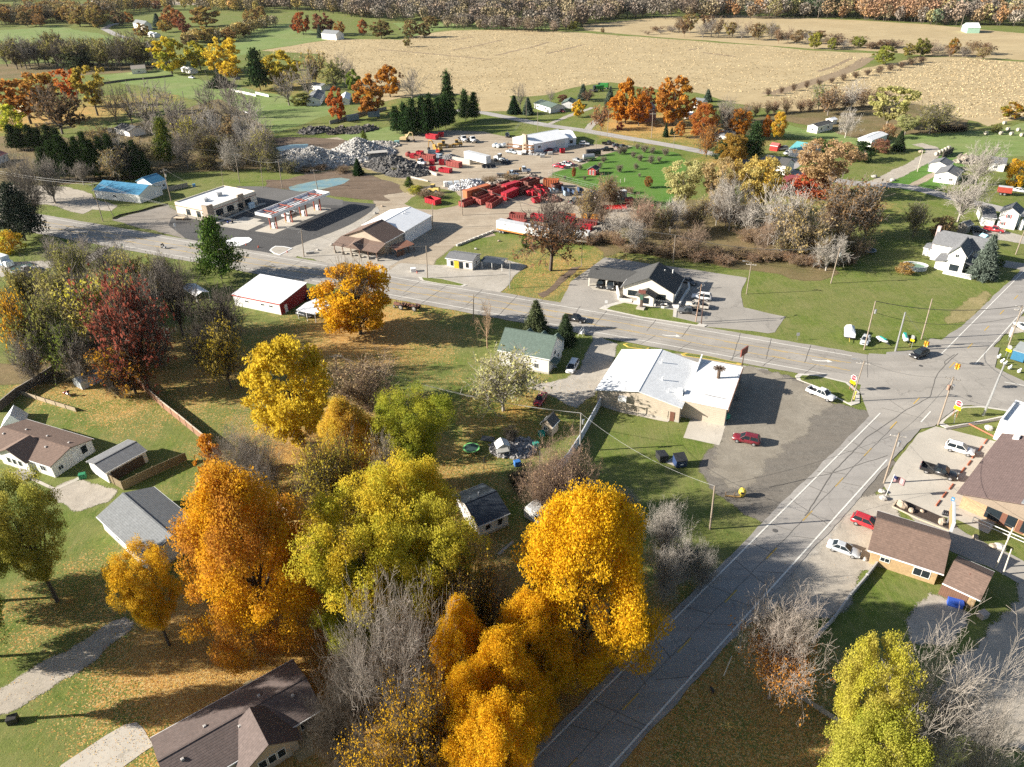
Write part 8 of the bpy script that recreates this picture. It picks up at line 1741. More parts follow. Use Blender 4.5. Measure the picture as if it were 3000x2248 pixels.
tree('pine',446,466,602,96,(.075,.15,.03),(.14,.20,.045),'tall single pine standing on the near side of the main road',v=1)
tree('pine',8,395,520,100,(.05,.065,.05),(.07,.085,.06),'grey-green evergreen cut by the left edge at the main road',v=0)
tree('bare',35,370,500,80,bG,None,'bare tree beside the grey-green evergreen at the left edge',bark=bD)
tree('spruce',2150,508,600,62,(.17,.21,.175),(.13,.165,.14),'blue spruce in front of the tall white house at the right edge',v=1)
tree('oakhalf',1190,418,585,175,(.36,.19,.10),BRN,'forked bare oak with rusty lower leaves in front of the white trailers',bark=(.12,.095,.08),litter=.5,v=1)
tree('shrub',1136,505,535,22,(.05,.08,.03),GRN,'lone dark bush on the grass bank left of the forked oak')
for tx,ty,by,w in ((852,230,288,38),(870,222,290,36),(888,214,292,40),(908,208,290,40),(925,204,288,40),(943,208,282,36),(958,206,278,34),(880,232,293,34),(915,225,293,34),(968,215,272,30)):
 tree('pine',tx,ty,by,w,PINE,(.04,.075,.026),'dark pine in the dense grove between the yard and the cornfield',group='dark pine grove by the yard')
tree('pine',963,155,268,44,(.045,.085,.03),(.07,.105,.04),'tallest pointed pine rising behind the dark pine grove');tree('pine',1002,194,262,36,(.06,.10,.04),(.08,.12,.05),'lighter pine with pale trunk right of the tallest pine');tree('pine',1022,200,260,34,PINE,(.045,.08,.03),'dark pine at the right end next to the country road')
for i in range(13):tree('pine',82+18*i,318-16*math.sin(i*.3)-(i%3)*9+(0 if i<10 else 0),392-i*.6,44,(.035,.065,.022),(.055,.085,.03),'dark pine in the long row behind the blue-roofed workshop',group='dark pine row at left')
for i in range(6):tree('pine',15+20*i,268+(i%2)*8,325,36,(.03,.05,.022),(.045,.065,.025),'dark evergreen in the shade above the left pine row',group='dark evergreens at the left edge')
tree('pine',340,252,358,58,(.08,.13,.03),(.25,.26,.05),'bright green pine with yellow top right of the dark row')
for kd,tx,ty,by,w,ca,cb,lab in (('maple',720,190,262,44,RORG,(.55,.2,.06),'red-orange round maple by the grey containers'),('maple',791,161,250,72,(.44,.20,.07),(.52,.25,.04),'broad rusty orange maple behind the grey containers'),('maple',836,141,210,56,(.54,.26,.03),RUST_,'gold-brown maple behind the broad rusty orange one'),('bare',885,146,218,64,bG,None,'bare tree left of the tallest pine at the corn edge'),
 ('maple',600,110,190,92,(.58,.44,.06),(.46,.38,.06),'wide yellow tree at the edge of the corn on the left'),('half',672,106,182,52,(.52,.40,.14),TAN,'pale tan tree right of the wide yellow tree'),('bare',612,152,228,76,bG,None,'dark bare tree in front of the wide yellow tree'),('bare',655,130,215,50,bT,None,'pinkish bare tree beside the grey-roofed house'),('half',715,128,195,60,(.30,.32,.14),OLV,'grey-green thinning tree above the red-orange maple'),('bare',738,112,190,56,bG,None,'grey bare tree at the corn edge by the rusty maple'),
 ('maple',760,150,200,34,GRN,(.2,.26,.05),'small green tree left of the gold-brown maple'),('shrub',655,205,225,70,(.10,.12,.04),OLV,'low dark hedge in front of the grey-roofed house'),('pine',545,102,196,56,PINE,(.05,.08,.03),'tall dark pine by the pale rail fence at left'),('spruce',470,160,188,60,(.03,.05,.02),PINE,'dark clipped evergreen mass beside the far lawn'),
 ('bare',480,152,245,62,bG,None,'bare tree alone on the bright lawn left of the hedge'),('maple',353,82,160,86,(.36,.36,.05),YEL,'green and yellow tree on the far lawn at left'),('maple',420,90,152,52,(.46,.40,.05),YGR,'narrower yellow-green tree next to the far green and yellow one'),('maple',474,82,158,82,(.62,.47,.07),YEL,'clear yellow tree right of the yellow-green pair on the far lawn'),('shrub',490,134,166,46,(.60,.40,.05),YEL,'small yellow tree below the clear yellow far tree'),
 ('loose',30,162,268,118,(.42,.22,.06),RUST_,'rusty oak at the left edge in front of the yellow house'),('loose',78,160,262,90,(.46,.24,.06),(.4,.3,.08),'brown-gold oak second from the left edge'),('loose',140,150,232,76,RORG,(.45,.17,.05),'red-orange maple at left among bare trees'),('loose',180,146,250,84,(.46,.36,.07),(.34,.26,.06),'gold-green oak right of the red-orange maple at left'),('half',100,182,290,130,(.14,.10,.07),BRN,'grey thinning oak in front of the brown-gold one'),('shrub',12,230,280,60,(.30,.36,.05),YGR,'bright green shrub at the left edge below the rusty oak')):
 tree(kd,tx,ty,by,w,ca,cb,lab,bark=bD if kd != 'bare' else bG,litter=.5 if kd in ('maple','loose') else 0)
for tx,ty,by,w,bk,lab in ((228,180,268,56,bD,'first dark bare tree on the left meadow edge'),(262,185,270,46,bD,'second dark bare tree on the left meadow edge'),(300,175,290,90,bG,'wide grey bare tree in front of the left meadow'),(350,180,300,86,bG,'grey bare tree above the bright green pine'),(395,225,308,70,bG,'grey bare tree in the middle of the left thicket'),(432,228,318,50,(.44,.41,.37),'white-stemmed bare tree, first of the pale group left of the rubble'),(455,228,322,46,(.44,.41,.37),'white-stemmed bare tree, second of the pale group left of the rubble'),(510,245,330,40,(.44,.41,.37),'white-stemmed bare tree, third of the pale group left of the rubble'),(490,205,300,70,bD,'dark slender bare tree behind the pale group'),(545,262,350,60,bP,'pale bare tree right of the pale group by the pond'),(30,330,440,90,bG,'bare shrubby tree by the gravel lot at the left edge'),(85,340,440,90,bG,'bare grey tree beside the gravel lot at left'),(165,350,400,60,bG,'grey bare shrub behind the long blue-roofed workshop'),(270,330,385,50,bD,'brown bare shrub at the foot of the left pine row')):
 tree('bare',tx,ty,by,w,bG,None,lab,bark=bk)
for tx,ty,by,w,ca,lab in ((560,275,370,56,(.46,.42,.10),'yellow-green tree on the pond bank left of the rubble heap'),(620,345,375,40,(.46,.44,.12),'yellow-green willow shrub by the big rubble heap'),(585,320,372,46,(.38,.34,.12),'olive shrub on the pond bank'),(535,300,360,44,(.30,.25,.12),'brown shrub behind the lawn of the new shop'),(420,280,330,60,(.24,.2,.1),'dull brown shrub in the left thicket'),(470,290,345,60,(.22,.17,.10),'brown bramble at the lawn edge left of the pond'),(400,250,320,60,(.42,.38,.08),'yellowish shrub under the grey bare trees at left')):
 tree('halfbush',tx,ty,by,w,ca,OLV,lab,bark=bG)
tree('spruce',770,343,378,26,(.03,.06,.025),PINE,'little dark pine below the second rubble heap');tree('pine',882,382,406,22,(.06,.10,.03),GRN,'little green pine by the mud mound edge');tree('shrub',895,402,418,34,(.36,.36,.10),YGR,'yellow-green weeds beside the little green pine');tree('shrub',860,358,372,40,(.26,.25,.10),DRYGR and (.34,.28,.13),'dry weeds above the mud mound');tree('pine',784,283,307,18,(.16,.19,.05),GRN,'small yellowish pine on the grass bank')
for tx,by,w,ca in ((915,425,34,(.26,.22,.12)),(945,428,36,(.30,.24,.14)),(900,415,30,(.24,.26,.10)),(1060,395,40,(.30,.26,.13)),(1100,388,40,(.28,.27,.13)),(690,368,40,(.22,.18,.11)),(740,372,40,(.2,.17,.1)),(660,372,40,(.24,.22,.1)),(1325,408,26,(.32,.28,.15)),(1360,418,26,(.34,.3,.16))):
 tree('halfbush',tx,by-13,by,w,ca,BRN,'dry brown weeds growing between the yard rows',bark=bT,name='weed_clump',cat='weeds',group='dry weeds in the yard')
for kd,tx,ty,by,w,ca,cb,lab in (('egg',1356,168,266,62,(.52,.24,.04),ORG,'tall pointed orange maple left of the red-brick house'),('maple',1384,200,272,56,(.52,.20,.04),ORG,'orange maple right of and below the tall pointed one'),('maple',1336,205,266,50,ORG,(.52,.22,.04),'orange maple at the left foot of the tall pointed one'),('maple',1462,166,272,92,(.46,.20,.05),(.50,.25,.04),'largest rust-orange maple by the country road'),('maple',1250,216,254,30,(.66,.40,.05),YEL,'small round golden tree on the lawn by the ranch house'),('maple',1525,226,302,62,(.40,.13,.045),(.48,.22,.05),'rust-red maple at the country road beside the bare forked tree'),('tall',1472,260,298,22,(.54,.28,.10),ORG,'slim apricot tree by the country road'),('half',1300,228,282,46,(.40,.24,.14),RUST_,'pinkish thinning tree left of the orange maples'),('maple',1600,236,300,62,(.48,.22,.05),ORG,'orange-brown maple at the house behind the country road'),('half',1533,268,340,48,(.44,.24,.09),ORG,'forked tree with few rusty leaves standing on the country road'),('maple',1588,288,352,72,(.40,.25,.06),(.34,.22,.05),'brown-gold tree hiding the country road'),('pine',1566,302,348,58,(.07,.11,.05),PINE,'green pine in front of the brown-gold tree'),('pine',1636,262,345,60,(.06,.10,.04),PINE,'dark green pine right of the brown-gold tree'),('maple',1688,243,302,34,(.60,.36,.08),YEL,'yellow-orange tree on the lawn left of the white mobile home'),('egg',1660,250,300,30,(.46,.18,.05),ORG,'orange-red tree beside the yellow-orange one'),('maple',1400,188,240,40,(.30,.16,.09),RUST_,'dull brown tree behind the red-brick house'),('bare',1580,215,300,80,bP,None,'pale bare tree over the orange-brown maple'),
 ('bare',1123,178,236,34,bT,None,'pinkish bare tree at the corn edge above the two dark spruces'),('spruce',1110,207,246,32,(.03,.055,.035),PINE,'left of two dark spruces at the country road bend'),('spruce',1140,211,248,28,(.05,.08,.06),SPR,'right of two dark spruces at the country road bend'),('spruce',1260,182,216,26,(.07,.10,.075),SPR,'blue-grey spruce at the corn edge behind the ranch house'),('half',1272,195,220,32,(.20,.14,.11),BRN,'brown bare round tree beside the blue-grey spruce'),('spruce',1319,187,226,24,(.09,.12,.09),SPR,'blue spruce near the green combines'),('spruce',1531,193,220,22,(.06,.09,.06),SPR,'lone spruce at the corn edge right of the biggest maple'),('bare',1190,192,222,24,bD,None,'dark small tree beside the ranch house'),('shrub',1216,205,220,22,(.30,.12,.12),BRN,'reddish bare shrub beside the white garage'),('shrub',1340,266,280,17,(.34,.015,.05),(.42,.03,.07),'crimson round shrub by the country road'),('spruce',1440,268,296,15,(.05,.08,.04),PINE,'small dark spruce, left of three by the country road'),('spruce',1452,276,291,10,(.05,.08,.04),PINE,'small dark spruce, middle of three by the country road'),('spruce',1462,270,288,12,(.05,.08,.04),PINE,'small dark spruce, right of three by the country road'),('spruce',1308,225,250,16,(.05,.07,.04),PINE,'dark spruce between the golden tree and the orange maples')):
 tree(kd,tx,ty,by,w,ca,cb,lab,bark=bD if kd != 'bare' else None or bG,litter=1.0 if kd in ('maple','egg') else 0)
for kd,tx,ty,by,w,ca,cb,lab in (('loose',1935,190,278,108,(.50,.46,.20),(.40,.40,.14),'large pale yellow-green willow at the corn edge'),('loose',1965,250,292,60,(.46,.46,.22),(.36,.38,.16),'smaller pale willow in front of the large one'),('half',2025,222,290,80,(.28,.26,.12),OLV,'grey-olive tree right of the large pale willow'),('half',1800,186,250,56,(.36,.24,.14),BRN,'brown thinning tree by the white mobile home'),('half',1778,180,240,40,(.24,.28,.14),OLV,'grey-green tree behind the brown thinning one'),('bare',1852,172,238,56,bP,None,'pale tan bare tree at the corn edge left of the willow'),('bare',1838,238,298,50,bP,None,'white bare tree beside the white mobile home'),('spruce',1950,283,326,30,(.05,.065,.035),PINE,'dark cedar beside the white house by the gravel lane'),('shrub',1910,302,330,42,(.30,.13,.10),BRN,'reddish brown shrub left of the dark cedar'),('shrub',1866,308,348,62,(.04,.075,.03),(.06,.10,.04),'round dark green juniper by the gravel lane'),('shrub',1922,268,300,36,(.42,.24,.13),TAN,'pink-tan shrub behind the white house by the gravel lane'),('maple',2196,222,258,54,(.44,.2,.03),(.26,.28,.05),'green and orange tree at the right edge by the corn'),('shrub',2156,268,286,24,(.30,.30,.12),OLV,'small olive bush at the far right pasture'),('bare',2135,308,400,78,bT,None,'tan bare tree right of the white garages'),('bare',2098,382,480,110,bT,None,'broad tan bare tree over orange leaf litter at right'),('shrub',2206,352,402,44,(.58,.36,.05),GOLD,'golden shrub at the right edge by parked cars'),('shrub',2195,345,370,30,(.50,.30,.08),GOLD,'orange shrub beside the far grey roofed house'),
 ('loose',1788,306,425,142,(.50,.35,.22),(.42,.29,.14),'big pinkish tan oak left of the gravel lane'),('shrub',1765,375,425,90,(.42,.07,.04),(.50,.2,.08),'red leafed tree under the big pinkish tan oak'),('half',1862,388,520,150,BRN,None,'wide dark bare tree right of the thicket with a picnic bench below'),('half',1992,438,512,58,(.24,.22,.12),OLV,'small grey round bare tree left of the tall white house'),('shrub',2046,468,512,52,(.34,.23,.12),TAN,'brown shrub beside the weathered grey shed'),('loose',1646,342,480,118,(.50,.42,.16),(.56,.40,.10),'golden tan cottonwood above the thicket'),('loose',1566,345,470,100,(.46,.36,.17),TAN,'tan cottonwood left of the golden tan one'),('loose',1480,350,462,92,(.54,.50,.24),(.46,.44,.2),'pale cream-green tree on the left end of the thicket'),('shrub',1670,370,420,50,(.62,.38,.05),YEL,'small bright yellow tree by the maroon barn'),('bare',1712,400,545,130,bP,None,'large white-barked bare tree at the right of the thicket'),('bare',1590,380,500,80,bP,None,'tall grey bare tree in the middle of the thicket'),('half',1745,440,560,120,(.46,.36,.16),TAN,'tan feathery tree at the right edge of the thicket'),('bare',1800,510,585,80,bG,None,'grey twiggy tree beside the bleached lawn pole'),('shrub',1958,568,590,38,(.46,.28,.07),TAN,'orange ornamental grass in front of the oval pool'),('shrub',2165,560,575,16,(.06,.1,.04),GRN,'small round bush across the right edge drive')):
 tree(kd,tx,ty,by,w,ca,cb,lab,bark={'bare':bP}.get(kd,bG),litter=.4 if kd in ('loose',) else 0)
for i in range(9):tree('shrub',1768+i*11,300+i*2.2,318+i*2.4,24,(.045,.085,.03),GRN,'low dark green juniper in the hedge before the white house',group='juniper hedge at right')
for x,y,s,ca in ((935,1335,16,0),(1050,1365,14,0),(1150,1320,17,0),(1215,1330,15,0),(1332,1345,17,0),(1112,1395,15,0),(1205,1415,18,0),(1275,1400,12,0),(935,1490,17,0),(1075,1465,13,0),(795,1405,14,0),(592,1470,12,0),(455,1550,8,0),(628,1560,10,0),(1105,1530,8,0),(975,1330,15,0),(760,1460,14,0),(1085,1290,12,0)):
 tree('halfbush',x+0,y-s*4,y,s*4,(.16,.16,.09),BRN,'small thinning fruit tree in the young orchard',name='orchard_tree',cat='tree',group='orchard saplings',bark=bG,k=3)
tree('maple',1185,1525,1625,78,(.28,.18,.08),RUST_,'little brown-leafed tree nearest the bottom of the orchard',k=3);tree('maple',535,1445,1535,40,(.36,.13,.07),RUST_,'little red-brown tree at the left of the orchard',k=3)
rd=random.Random(5)
for i in range(32):
 t_=(i+.5)/32;x=1262+(1880-1262)*t_+rd.uniform(-14,14);yb=505+50*t_+rd.uniform(-55,32)-(30 if t_<.12 else 0);big=rd.random()
 if big<.34:tree('bare',x,yb-rd.uniform(60,95),yb,rd.uniform(50,80),bG,None,'grey bare tree in the dense thicket between yard and lawn',bark=rd.choice([bP,bT,bP]),group='bare thicket trees')
 elif big<.8:tree('half',x,yb-rd.uniform(50,80),yb,rd.uniform(48,74),rd.choice([(.50,.40,.17),(.46,.34,.15),(.48,.42,.18),(.40,.25,.13)]),BRN,'brown thinning tree in the dense thicket between yard and lawn',bark=bG,group='brown thicket trees')
 else:tree('halfbush',x,yb-rd.uniform(26,44),yb,rd.uniform(44,70),rd.choice([(.44,.30,.16),(.44,.22,.13),(.48,.38,.16)]),BRN,'reddish brown bramble in the dense thicket between yard and lawn',bark=bT,group='thicket brambles',name='bramble',cat='shrub')
for i in range(30):
 t_=(i+.5)/30;x=1225+(1850-1225)*t_+rd.uniform(-8,8);yb=(520+40*min(1,t_*2.2)+24*max(0,t_-.45))+rd.uniform(-8,8)
 tree('halfbush',x,yb-rd.uniform(16,28),yb,rd.uniform(36,56),rd.choice([(.48,.34,.18),(.44,.25,.15),(.50,.40,.19),(.40,.28,.16)]),BRN,'dry reddish bramble along the front of the thicket',bark=bT,group='brambles at the thicket front',name='bramble',cat='shrub')
for i in range(40):
 x=rd.uniform(185,575);yb=395-(x-185)*.07-rd.uniform(0,130)*(1 if x>320 else .35);kd=rd.choice(['bare','bare','half','halfbush']);h_=rd.uniform(50,85) if kd != 'halfbush' else rd.uniform(22,36)
 if 330<x and yb<250:yb += 70
 tree(kd,x,yb-h_,yb,rd.uniform(44,70),rd.choice([(.36,.31,.13),(.30,.24,.12),(.40,.36,.12)]),BRN,'grey or brown tree in the tangled wood left of the rubble heaps',bark=rd.choice([bG,bD,bP]),group='tangled wood at left',cat='tree')
for i in range(11):
 x=rd.uniform(-5,420);yb=rd.uniform(640,800)-(60 if x>330 else 0);kd=rd.choice(['bare','half','half','bush'])
 tree(kd,x,yb-rd.uniform(90,130)*(.6 if kd == 'bush' else 1),yb,rd.uniform(70,110),rd.choice([(.44,.40,.13),(.40,.34,.12),(.28,.28,.09)]),OLV,'grey or olive tree in the loose thicket around the dark red oak',bark=rd.choice([bG,bD,bG]),group='loose thicket at left',cat='tree')
for i in range(34):
 x=-6+i*10.2+rd.uniform(-4,4);tree(rd.choice(['bare','half','bare','half']),x,76+rd.uniform(-6,14)+6*math.sin(i*.4),150+rd.uniform(-12,4),rd.uniform(44,66),rd.choice([(.26,.22,.11),(.32,.29,.14),(.22,.18,.12)]),OLV,'grey-olive bare tree in the long row below the green hill',bark=rd.choice([bD,bG]),group='long bare row at far left')
tree('shrub',160,108,152,70,(.05,.075,.04),(.09,.10,.05),'dark green dense tree in the long bare row at far left')
for i in range(30):
 x=rd.uniform(-10,215);y=rd.uniform(34,62)-(x>100)*6;c=rd.choice([(.36,.26,.08),(.30,.20,.09),(.38,.20,.06),(.24,.22,.10),(.18,.15,.10),(.42,.30,.08)])
 tree(rd.choice(['maple','loose','half']),x,y-rd.uniform(26,40),y,rd.uniform(26,44),c,BRN,'autumn tree in the far wood behind the green hill',group='far wood at upper left',bark=bD)
for tx,ty,by,w,ca,lab in ((160,12,58,50,(.36,.30,.10),'olive gold tree at the right end of the far left wood'),(200,12,62,46,(.34,.28,.08),'gold-green tree at the edge of the green hill'),(272,26,52,26,(.52,.26,.06),'small orange tree beside the distant bluish-roofed farmhouse'),(300,50,82,34,(.46,.32,.08),'golden brown tree in front of the distant bluish-roofed farmhouse'),(352,44,70,36,(.50,.36,.07),'golden tree right of the distant farmhouse'),(360,12,60,38,(.54,.26,.09),'apricot maple behind the distant farmhouse'),(378,22,66,34,(.42,.14,.06),'dark red maple right of the apricot maple'),(392,40,74,30,(.26,.08,.06),'purple-brown tree below the dark red maple'),(437,14,58,68,(.44,.33,.09),'wide golden tree on the far ridge'),(440,58,92,54,(.48,.38,.10),'pale golden tree above the clear yellow far tree'),(490,60,90,36,(.46,.27,.10),'orange-tan tree at the pasture edge'),(520,48,80,40,(.40,.30,.10),'tan tree at the pasture edge'),(335,2,22,26,(.28,.1,.08),'dark plum tree on the far ridge'),(250,22,56,36,(.2,.16,.1),'dull bare tree left of the distant farmhouse'),(540,20,60,44,(.36,.26,.09),'brown gold tree on the far ridge left of the red maples'),(560,15,55,30,(.4,.3,.1),'tan gold tree on the far ridge left of the red maples'),(405,76,100,40,(.16,.15,.08),'grey round bush under the pale golden tree')):
 tree('maple',tx,ty,by,w,ca,BRN,lab,bark=bD)
tree('spruce',335,29,58,24,(.08,.13,.11),SPR,'blue-green conifer behind the distant farmhouse')
for tx,ty,by,w,ca,lab in ((648,27,76,40,RORG,'red-orange maple on the far ridge, largest of the row'),(636,36,74,22,(.26,.04,.04),'dark red maple tucked beside the far red-orange one'),(692,28,76,48,(.26,.10,.07),'dull brown-red maple on the far ridge'),(730,46,78,28,(.48,.24,.06),'orange oval maple on the far ridge'),(781,42,77,22,(.50,.15,.05),'narrow red-orange maple on the far ridge'),(820,45,83,52,(.16,.17,.06),'dark green rounded tree right of the narrow red-orange maple'),(885,44,82,44,(.30,.27,.12),'olive tree at the head of the corn gully'),(915,50,82,34,(.24,.23,.11),'grey-olive tree beside the olive one at the corn gully'),(878,80,102,20,(.34,.36,.14),'yellow-green bush in the corn gully'),(930,35,60,40,(.36,.30,.14),'tan tree before the far meadow')):
 tree('maple',tx,ty,by,w,ca,BRN,lab,bark=bD)
tree('spruce',687,53,82,15,(.05,.08,.06),SPR,'narrow dark conifer between the far red maples')
for i in range(52):
 t_=(i+.5)/52;x=1392+(2145-1392)*t_+rd.uniform(-8,8);y=72+(128-72)*t_**1.1+rd.uniform(-10,4);h_=(14 if t_<.1 else 30+12*math.sin(t_*7))*rd.uniform(.7,1.1)*(1 if t_<.82 else .8)
 kd=rd.choice(['bare','bare','half','half','loose']);c=rd.choice([(.30,.23,.14),(.26,.22,.12),(.36,.32,.12),(.24,.17,.12)])
 tree(kd,x,y-h_,y,rd.uniform(26,44),c,BRN,'bare or thinning tree in the hedgerow between the cornfields',bark=rd.choice([bG,bT]),group='cornfield hedgerow')
for tx,ty,by,w,ca,lab in ((1765,70,106,30,(.40,.38,.07),'yellow-green tree in the cornfield hedgerow, left one'),(1800,82,108,22,(.34,.36,.08),'yellow-green bush in the cornfield hedgerow, right one'),(1858,78,104,30,(.26,.30,.06),'green tree in the cornfield hedgerow'),(1917,100,140,48,(.30,.34,.07),'yellow-green dome tree at the end of the corn gully'),(1998,82,122,36,(.18,.19,.05),'dark green tree at the right end of the hedgerow'),(1968,94,124,26,(.34,.26,.09),'brown-gold tree beside the dark green hedgerow tree'),(2065,82,122,24,(.46,.22,.07),'orange tree standing alone in the broken hedgerow'),(1302,60,72,10,(.24,.09,.06),'small dark red bush between the cornfields'),(1238,46,66,22,(.30,.28,.07),'olive bush at the tip of the middle cornfield')):
 tree('maple',tx,ty,by,w,ca,OLV,lab,bark=bG)
for i in range(16):
 x=1560+i*24+rd.uniform(-8,8);tree('halfbush',x,236-i*3.2+rd.uniform(-6,4),256-i*2.0,rd.uniform(24,40),rd.choice([(.34,.24,.14),(.30,.18,.12),(.26,.22,.12)]),BRN,'brown fence-row brush along the near edge of the corn',bark=bT,group='brush along the corn',name='brush_clump',cat='shrub')
for i in range(14):
 t_=i/13;tree('halfbush',1992-330*t_**1.1,128+70*t_+rd.uniform(-3,2)-6,136+72*t_,22-8*t_,(.24,.15,.10),BRN,'dark brush in the gully between the two right cornfields',bark=bD,group='gully brush',name='brush_clump',cat='shrub')
for i in range(12):tree('halfbush',2020+i*6,268+rd.uniform(-4,4)+i*.5,284,22,(.12,.09,.06),BRN,'shaded brush at the foot of the grey-olive tree',bark=bD,group='shaded brush at right',name='brush_clump',cat='shrub')
def far_wood(name,label,pts,n,hgt,cols,seed,leaf=1.25,nl=90,cat='wood',depth=1):
 """pts: photo row line (left to right) of the near edge; depth: metres of wood behind it"""
 nl=int(nl*2.4);g=np.random.default_rng(seed);P_=np.array([P(0,*q)[:2] for q in pts]);L_=np.cumsum([0]+[np.linalg.norm(b-a) for a,b in zip(P_,P_[1:])])
 V,F,Cc,off=[],[],[],0;c0=P_.mean(0)
 for i in range(n):
  s=g.random()*L_[-1];j=min(len(P_)-2,int(np.searchsorted(L_,s)-1));j=max(0,j);q=P_[j]+(P_[j+1]-P_[j])*(s-L_[j])/(L_[j+1]-L_[j]);nrm=q/np.linalg.norm(q);q=q+nrm*g.random()**1.2*depth-c0
  h=hgt*(.65+.5*g.random());w=h*(.30+.2*g.random());col=np.array(cols[g.integers(len(cols))])*(.7+.6*g.random())
  d=g.normal(size=(nl,3));d /= np.linalg.norm(d,axis=1)[:,None];c=d*np.array([w,w,h*.40])*(.5+.5*g.random(nl)**.5)[:,None]+np.array([q[0],q[1],h*.60])
  v,f=leaf_quads(c,leaf*.56*(.5+g.random(nl)),d,g);V.append(v);F.append(f+off);off += len(v);k=.65+.7*g.random(nl);Cc.append(np.concatenate([col[None]*k[:,None],np.ones((nl,1))],1))
  r=.35;t_=np.array([[q[0]-r,q[1],0],[q[0]+r,q[1],0],[q[0]+r*.4,q[1],h*.8],[q[0]-r*.4,q[1],h*.8]]);V.append(t_);F.append(np.arange(4)[None]+off);off += 4;Cc.append(np.array([[.14,.12,.10,1]]))
  t_=np.array([[q[0],q[1]-r,0],[q[0],q[1]+r,0],[q[0],q[1]+r*.4,h*.8],[q[0],q[1]-r*.4,h*.8]]);V.append(t_);F.append(np.arange(4)[None]+off);off += 4;Cc.append(np.array([[.14,.12,.10,1]]))
 me=np_mesh(name,np.concatenate(V),np.concatenate(F),{'tone':('FLOAT_COLOR','FACE',np.concatenate(Cc))},WOODM)
 o=bpy.data.objects.new(name,me);COL.objects.link(o);o.location=(c0[0],c0[1],0);o['label']=label;o['category']=cat;o['kind']='stuff';return o
WOODM,_nt,_b,_N,_L=nodes('wood_foliage');_a=_N.new('ShaderNodeAttribute');_a.attribute_name='tone';_L.new(_a.outputs['Color'],_b.inputs['Base Color']);_b.inputs['Roughness'].default_value=.9;_b.inputs['Specular IOR Level'].default_value=.05
GW=[(.20,.175,.145),(.22,.19,.155),(.18,.15,.125),(.23,.175,.13),(.25,.205,.125)]
far_wood('far_wood','grey-brown far wood along the horizon behind the meadow in the middle',[(740,34),(830,48),(960,50),(1110,60),(1250,62),(1330,46),(1480,40),(1560,40)],620,19,GW,31,1.7,110,depth=260)
far_wood('far_wood','mixed far wood with orange patches along the horizon at right',[(1480,38),(1640,42),(1760,40),(1900,46),(2030,56),(2130,56),(2240,60)],480,19,GW+[(.27,.19,.11),(.28,.25,.11),(.10,.13,.08),(.30,.17,.08)],32,1.7,110,depth=240)
far_wood('far_wood','rust and orange stand of tall trees at the edge of the far right wood',[(1860,44),(1960,48),(2010,52)],60,22,[(.30,.19,.11),(.27,.16,.10),(.24,.17,.11),(.33,.20,.10)],33,1.4,130,depth=30)
far_wood('far_wood','dark evergreen stand at the far edge of the upper cornfield',[(1700,36),(1830,40)],40,22,[(.06,.085,.055),(.08,.11,.06),(.14,.15,.06)],34,1.4,130,depth=30)
far_wood('far_wood','grey far wood beyond the red maples at upper left',[(480,12),(600,22),(700,28),(800,38)],240,22,GW+[(.34,.26,.10)],35,1.7,110,depth=200)
far_wood('far_wood','faint far wood across the upper left horizon',[(-60,6),(150,2),(300,-4),(520,2),(700,10)],330,24,GW+[(.30,.22,.10),(.34,.18,.08)],36,2.0,90,depth=300)
far_wood('far_wood','last belt of trees along the farthest horizon',[(-200,-14),(500,-22),(1100,8),(1700,-6),(2400,-2)],700,26,GW,37,2.4,70,depth=500)
far_wood('tree_belt','bare tree belt behind the corn gully and pasture at centre',[(960,62),(1060,66),(1150,70),(1230,72)],70,13,GW,38,1.0,110,depth=40,cat='tree belt')
far_wood('far_wood','olive and orange wood behind the green hill at upper left',[(-40,62),(60,52),(130,46),(215,62)],190,20,[(.32,.26,.10),(.24,.2,.12),(.40,.23,.08),(.2,.17,.12)],39,1.3,130,depth=140)
far_wood('far_wood','mixed gold and brown wood around the distant farmhouse',[(215,40),(300,26),(420,22),(560,30)],230,20,[(.34,.27,.11),(.24,.2,.13),(.42,.25,.09),(.2,.17,.13),(.40,.32,.10)],40,1.5,120,depth=260)
far_wood('tree_belt','olive and grey tree belt between the far lawn and the pasture',[(395,92),(450,98),(500,88),(540,72),(600,60)],60,12,[(.34,.28,.12),(.26,.22,.14),(.40,.30,.10)],44,1.0,130,depth=35,cat='tree belt')
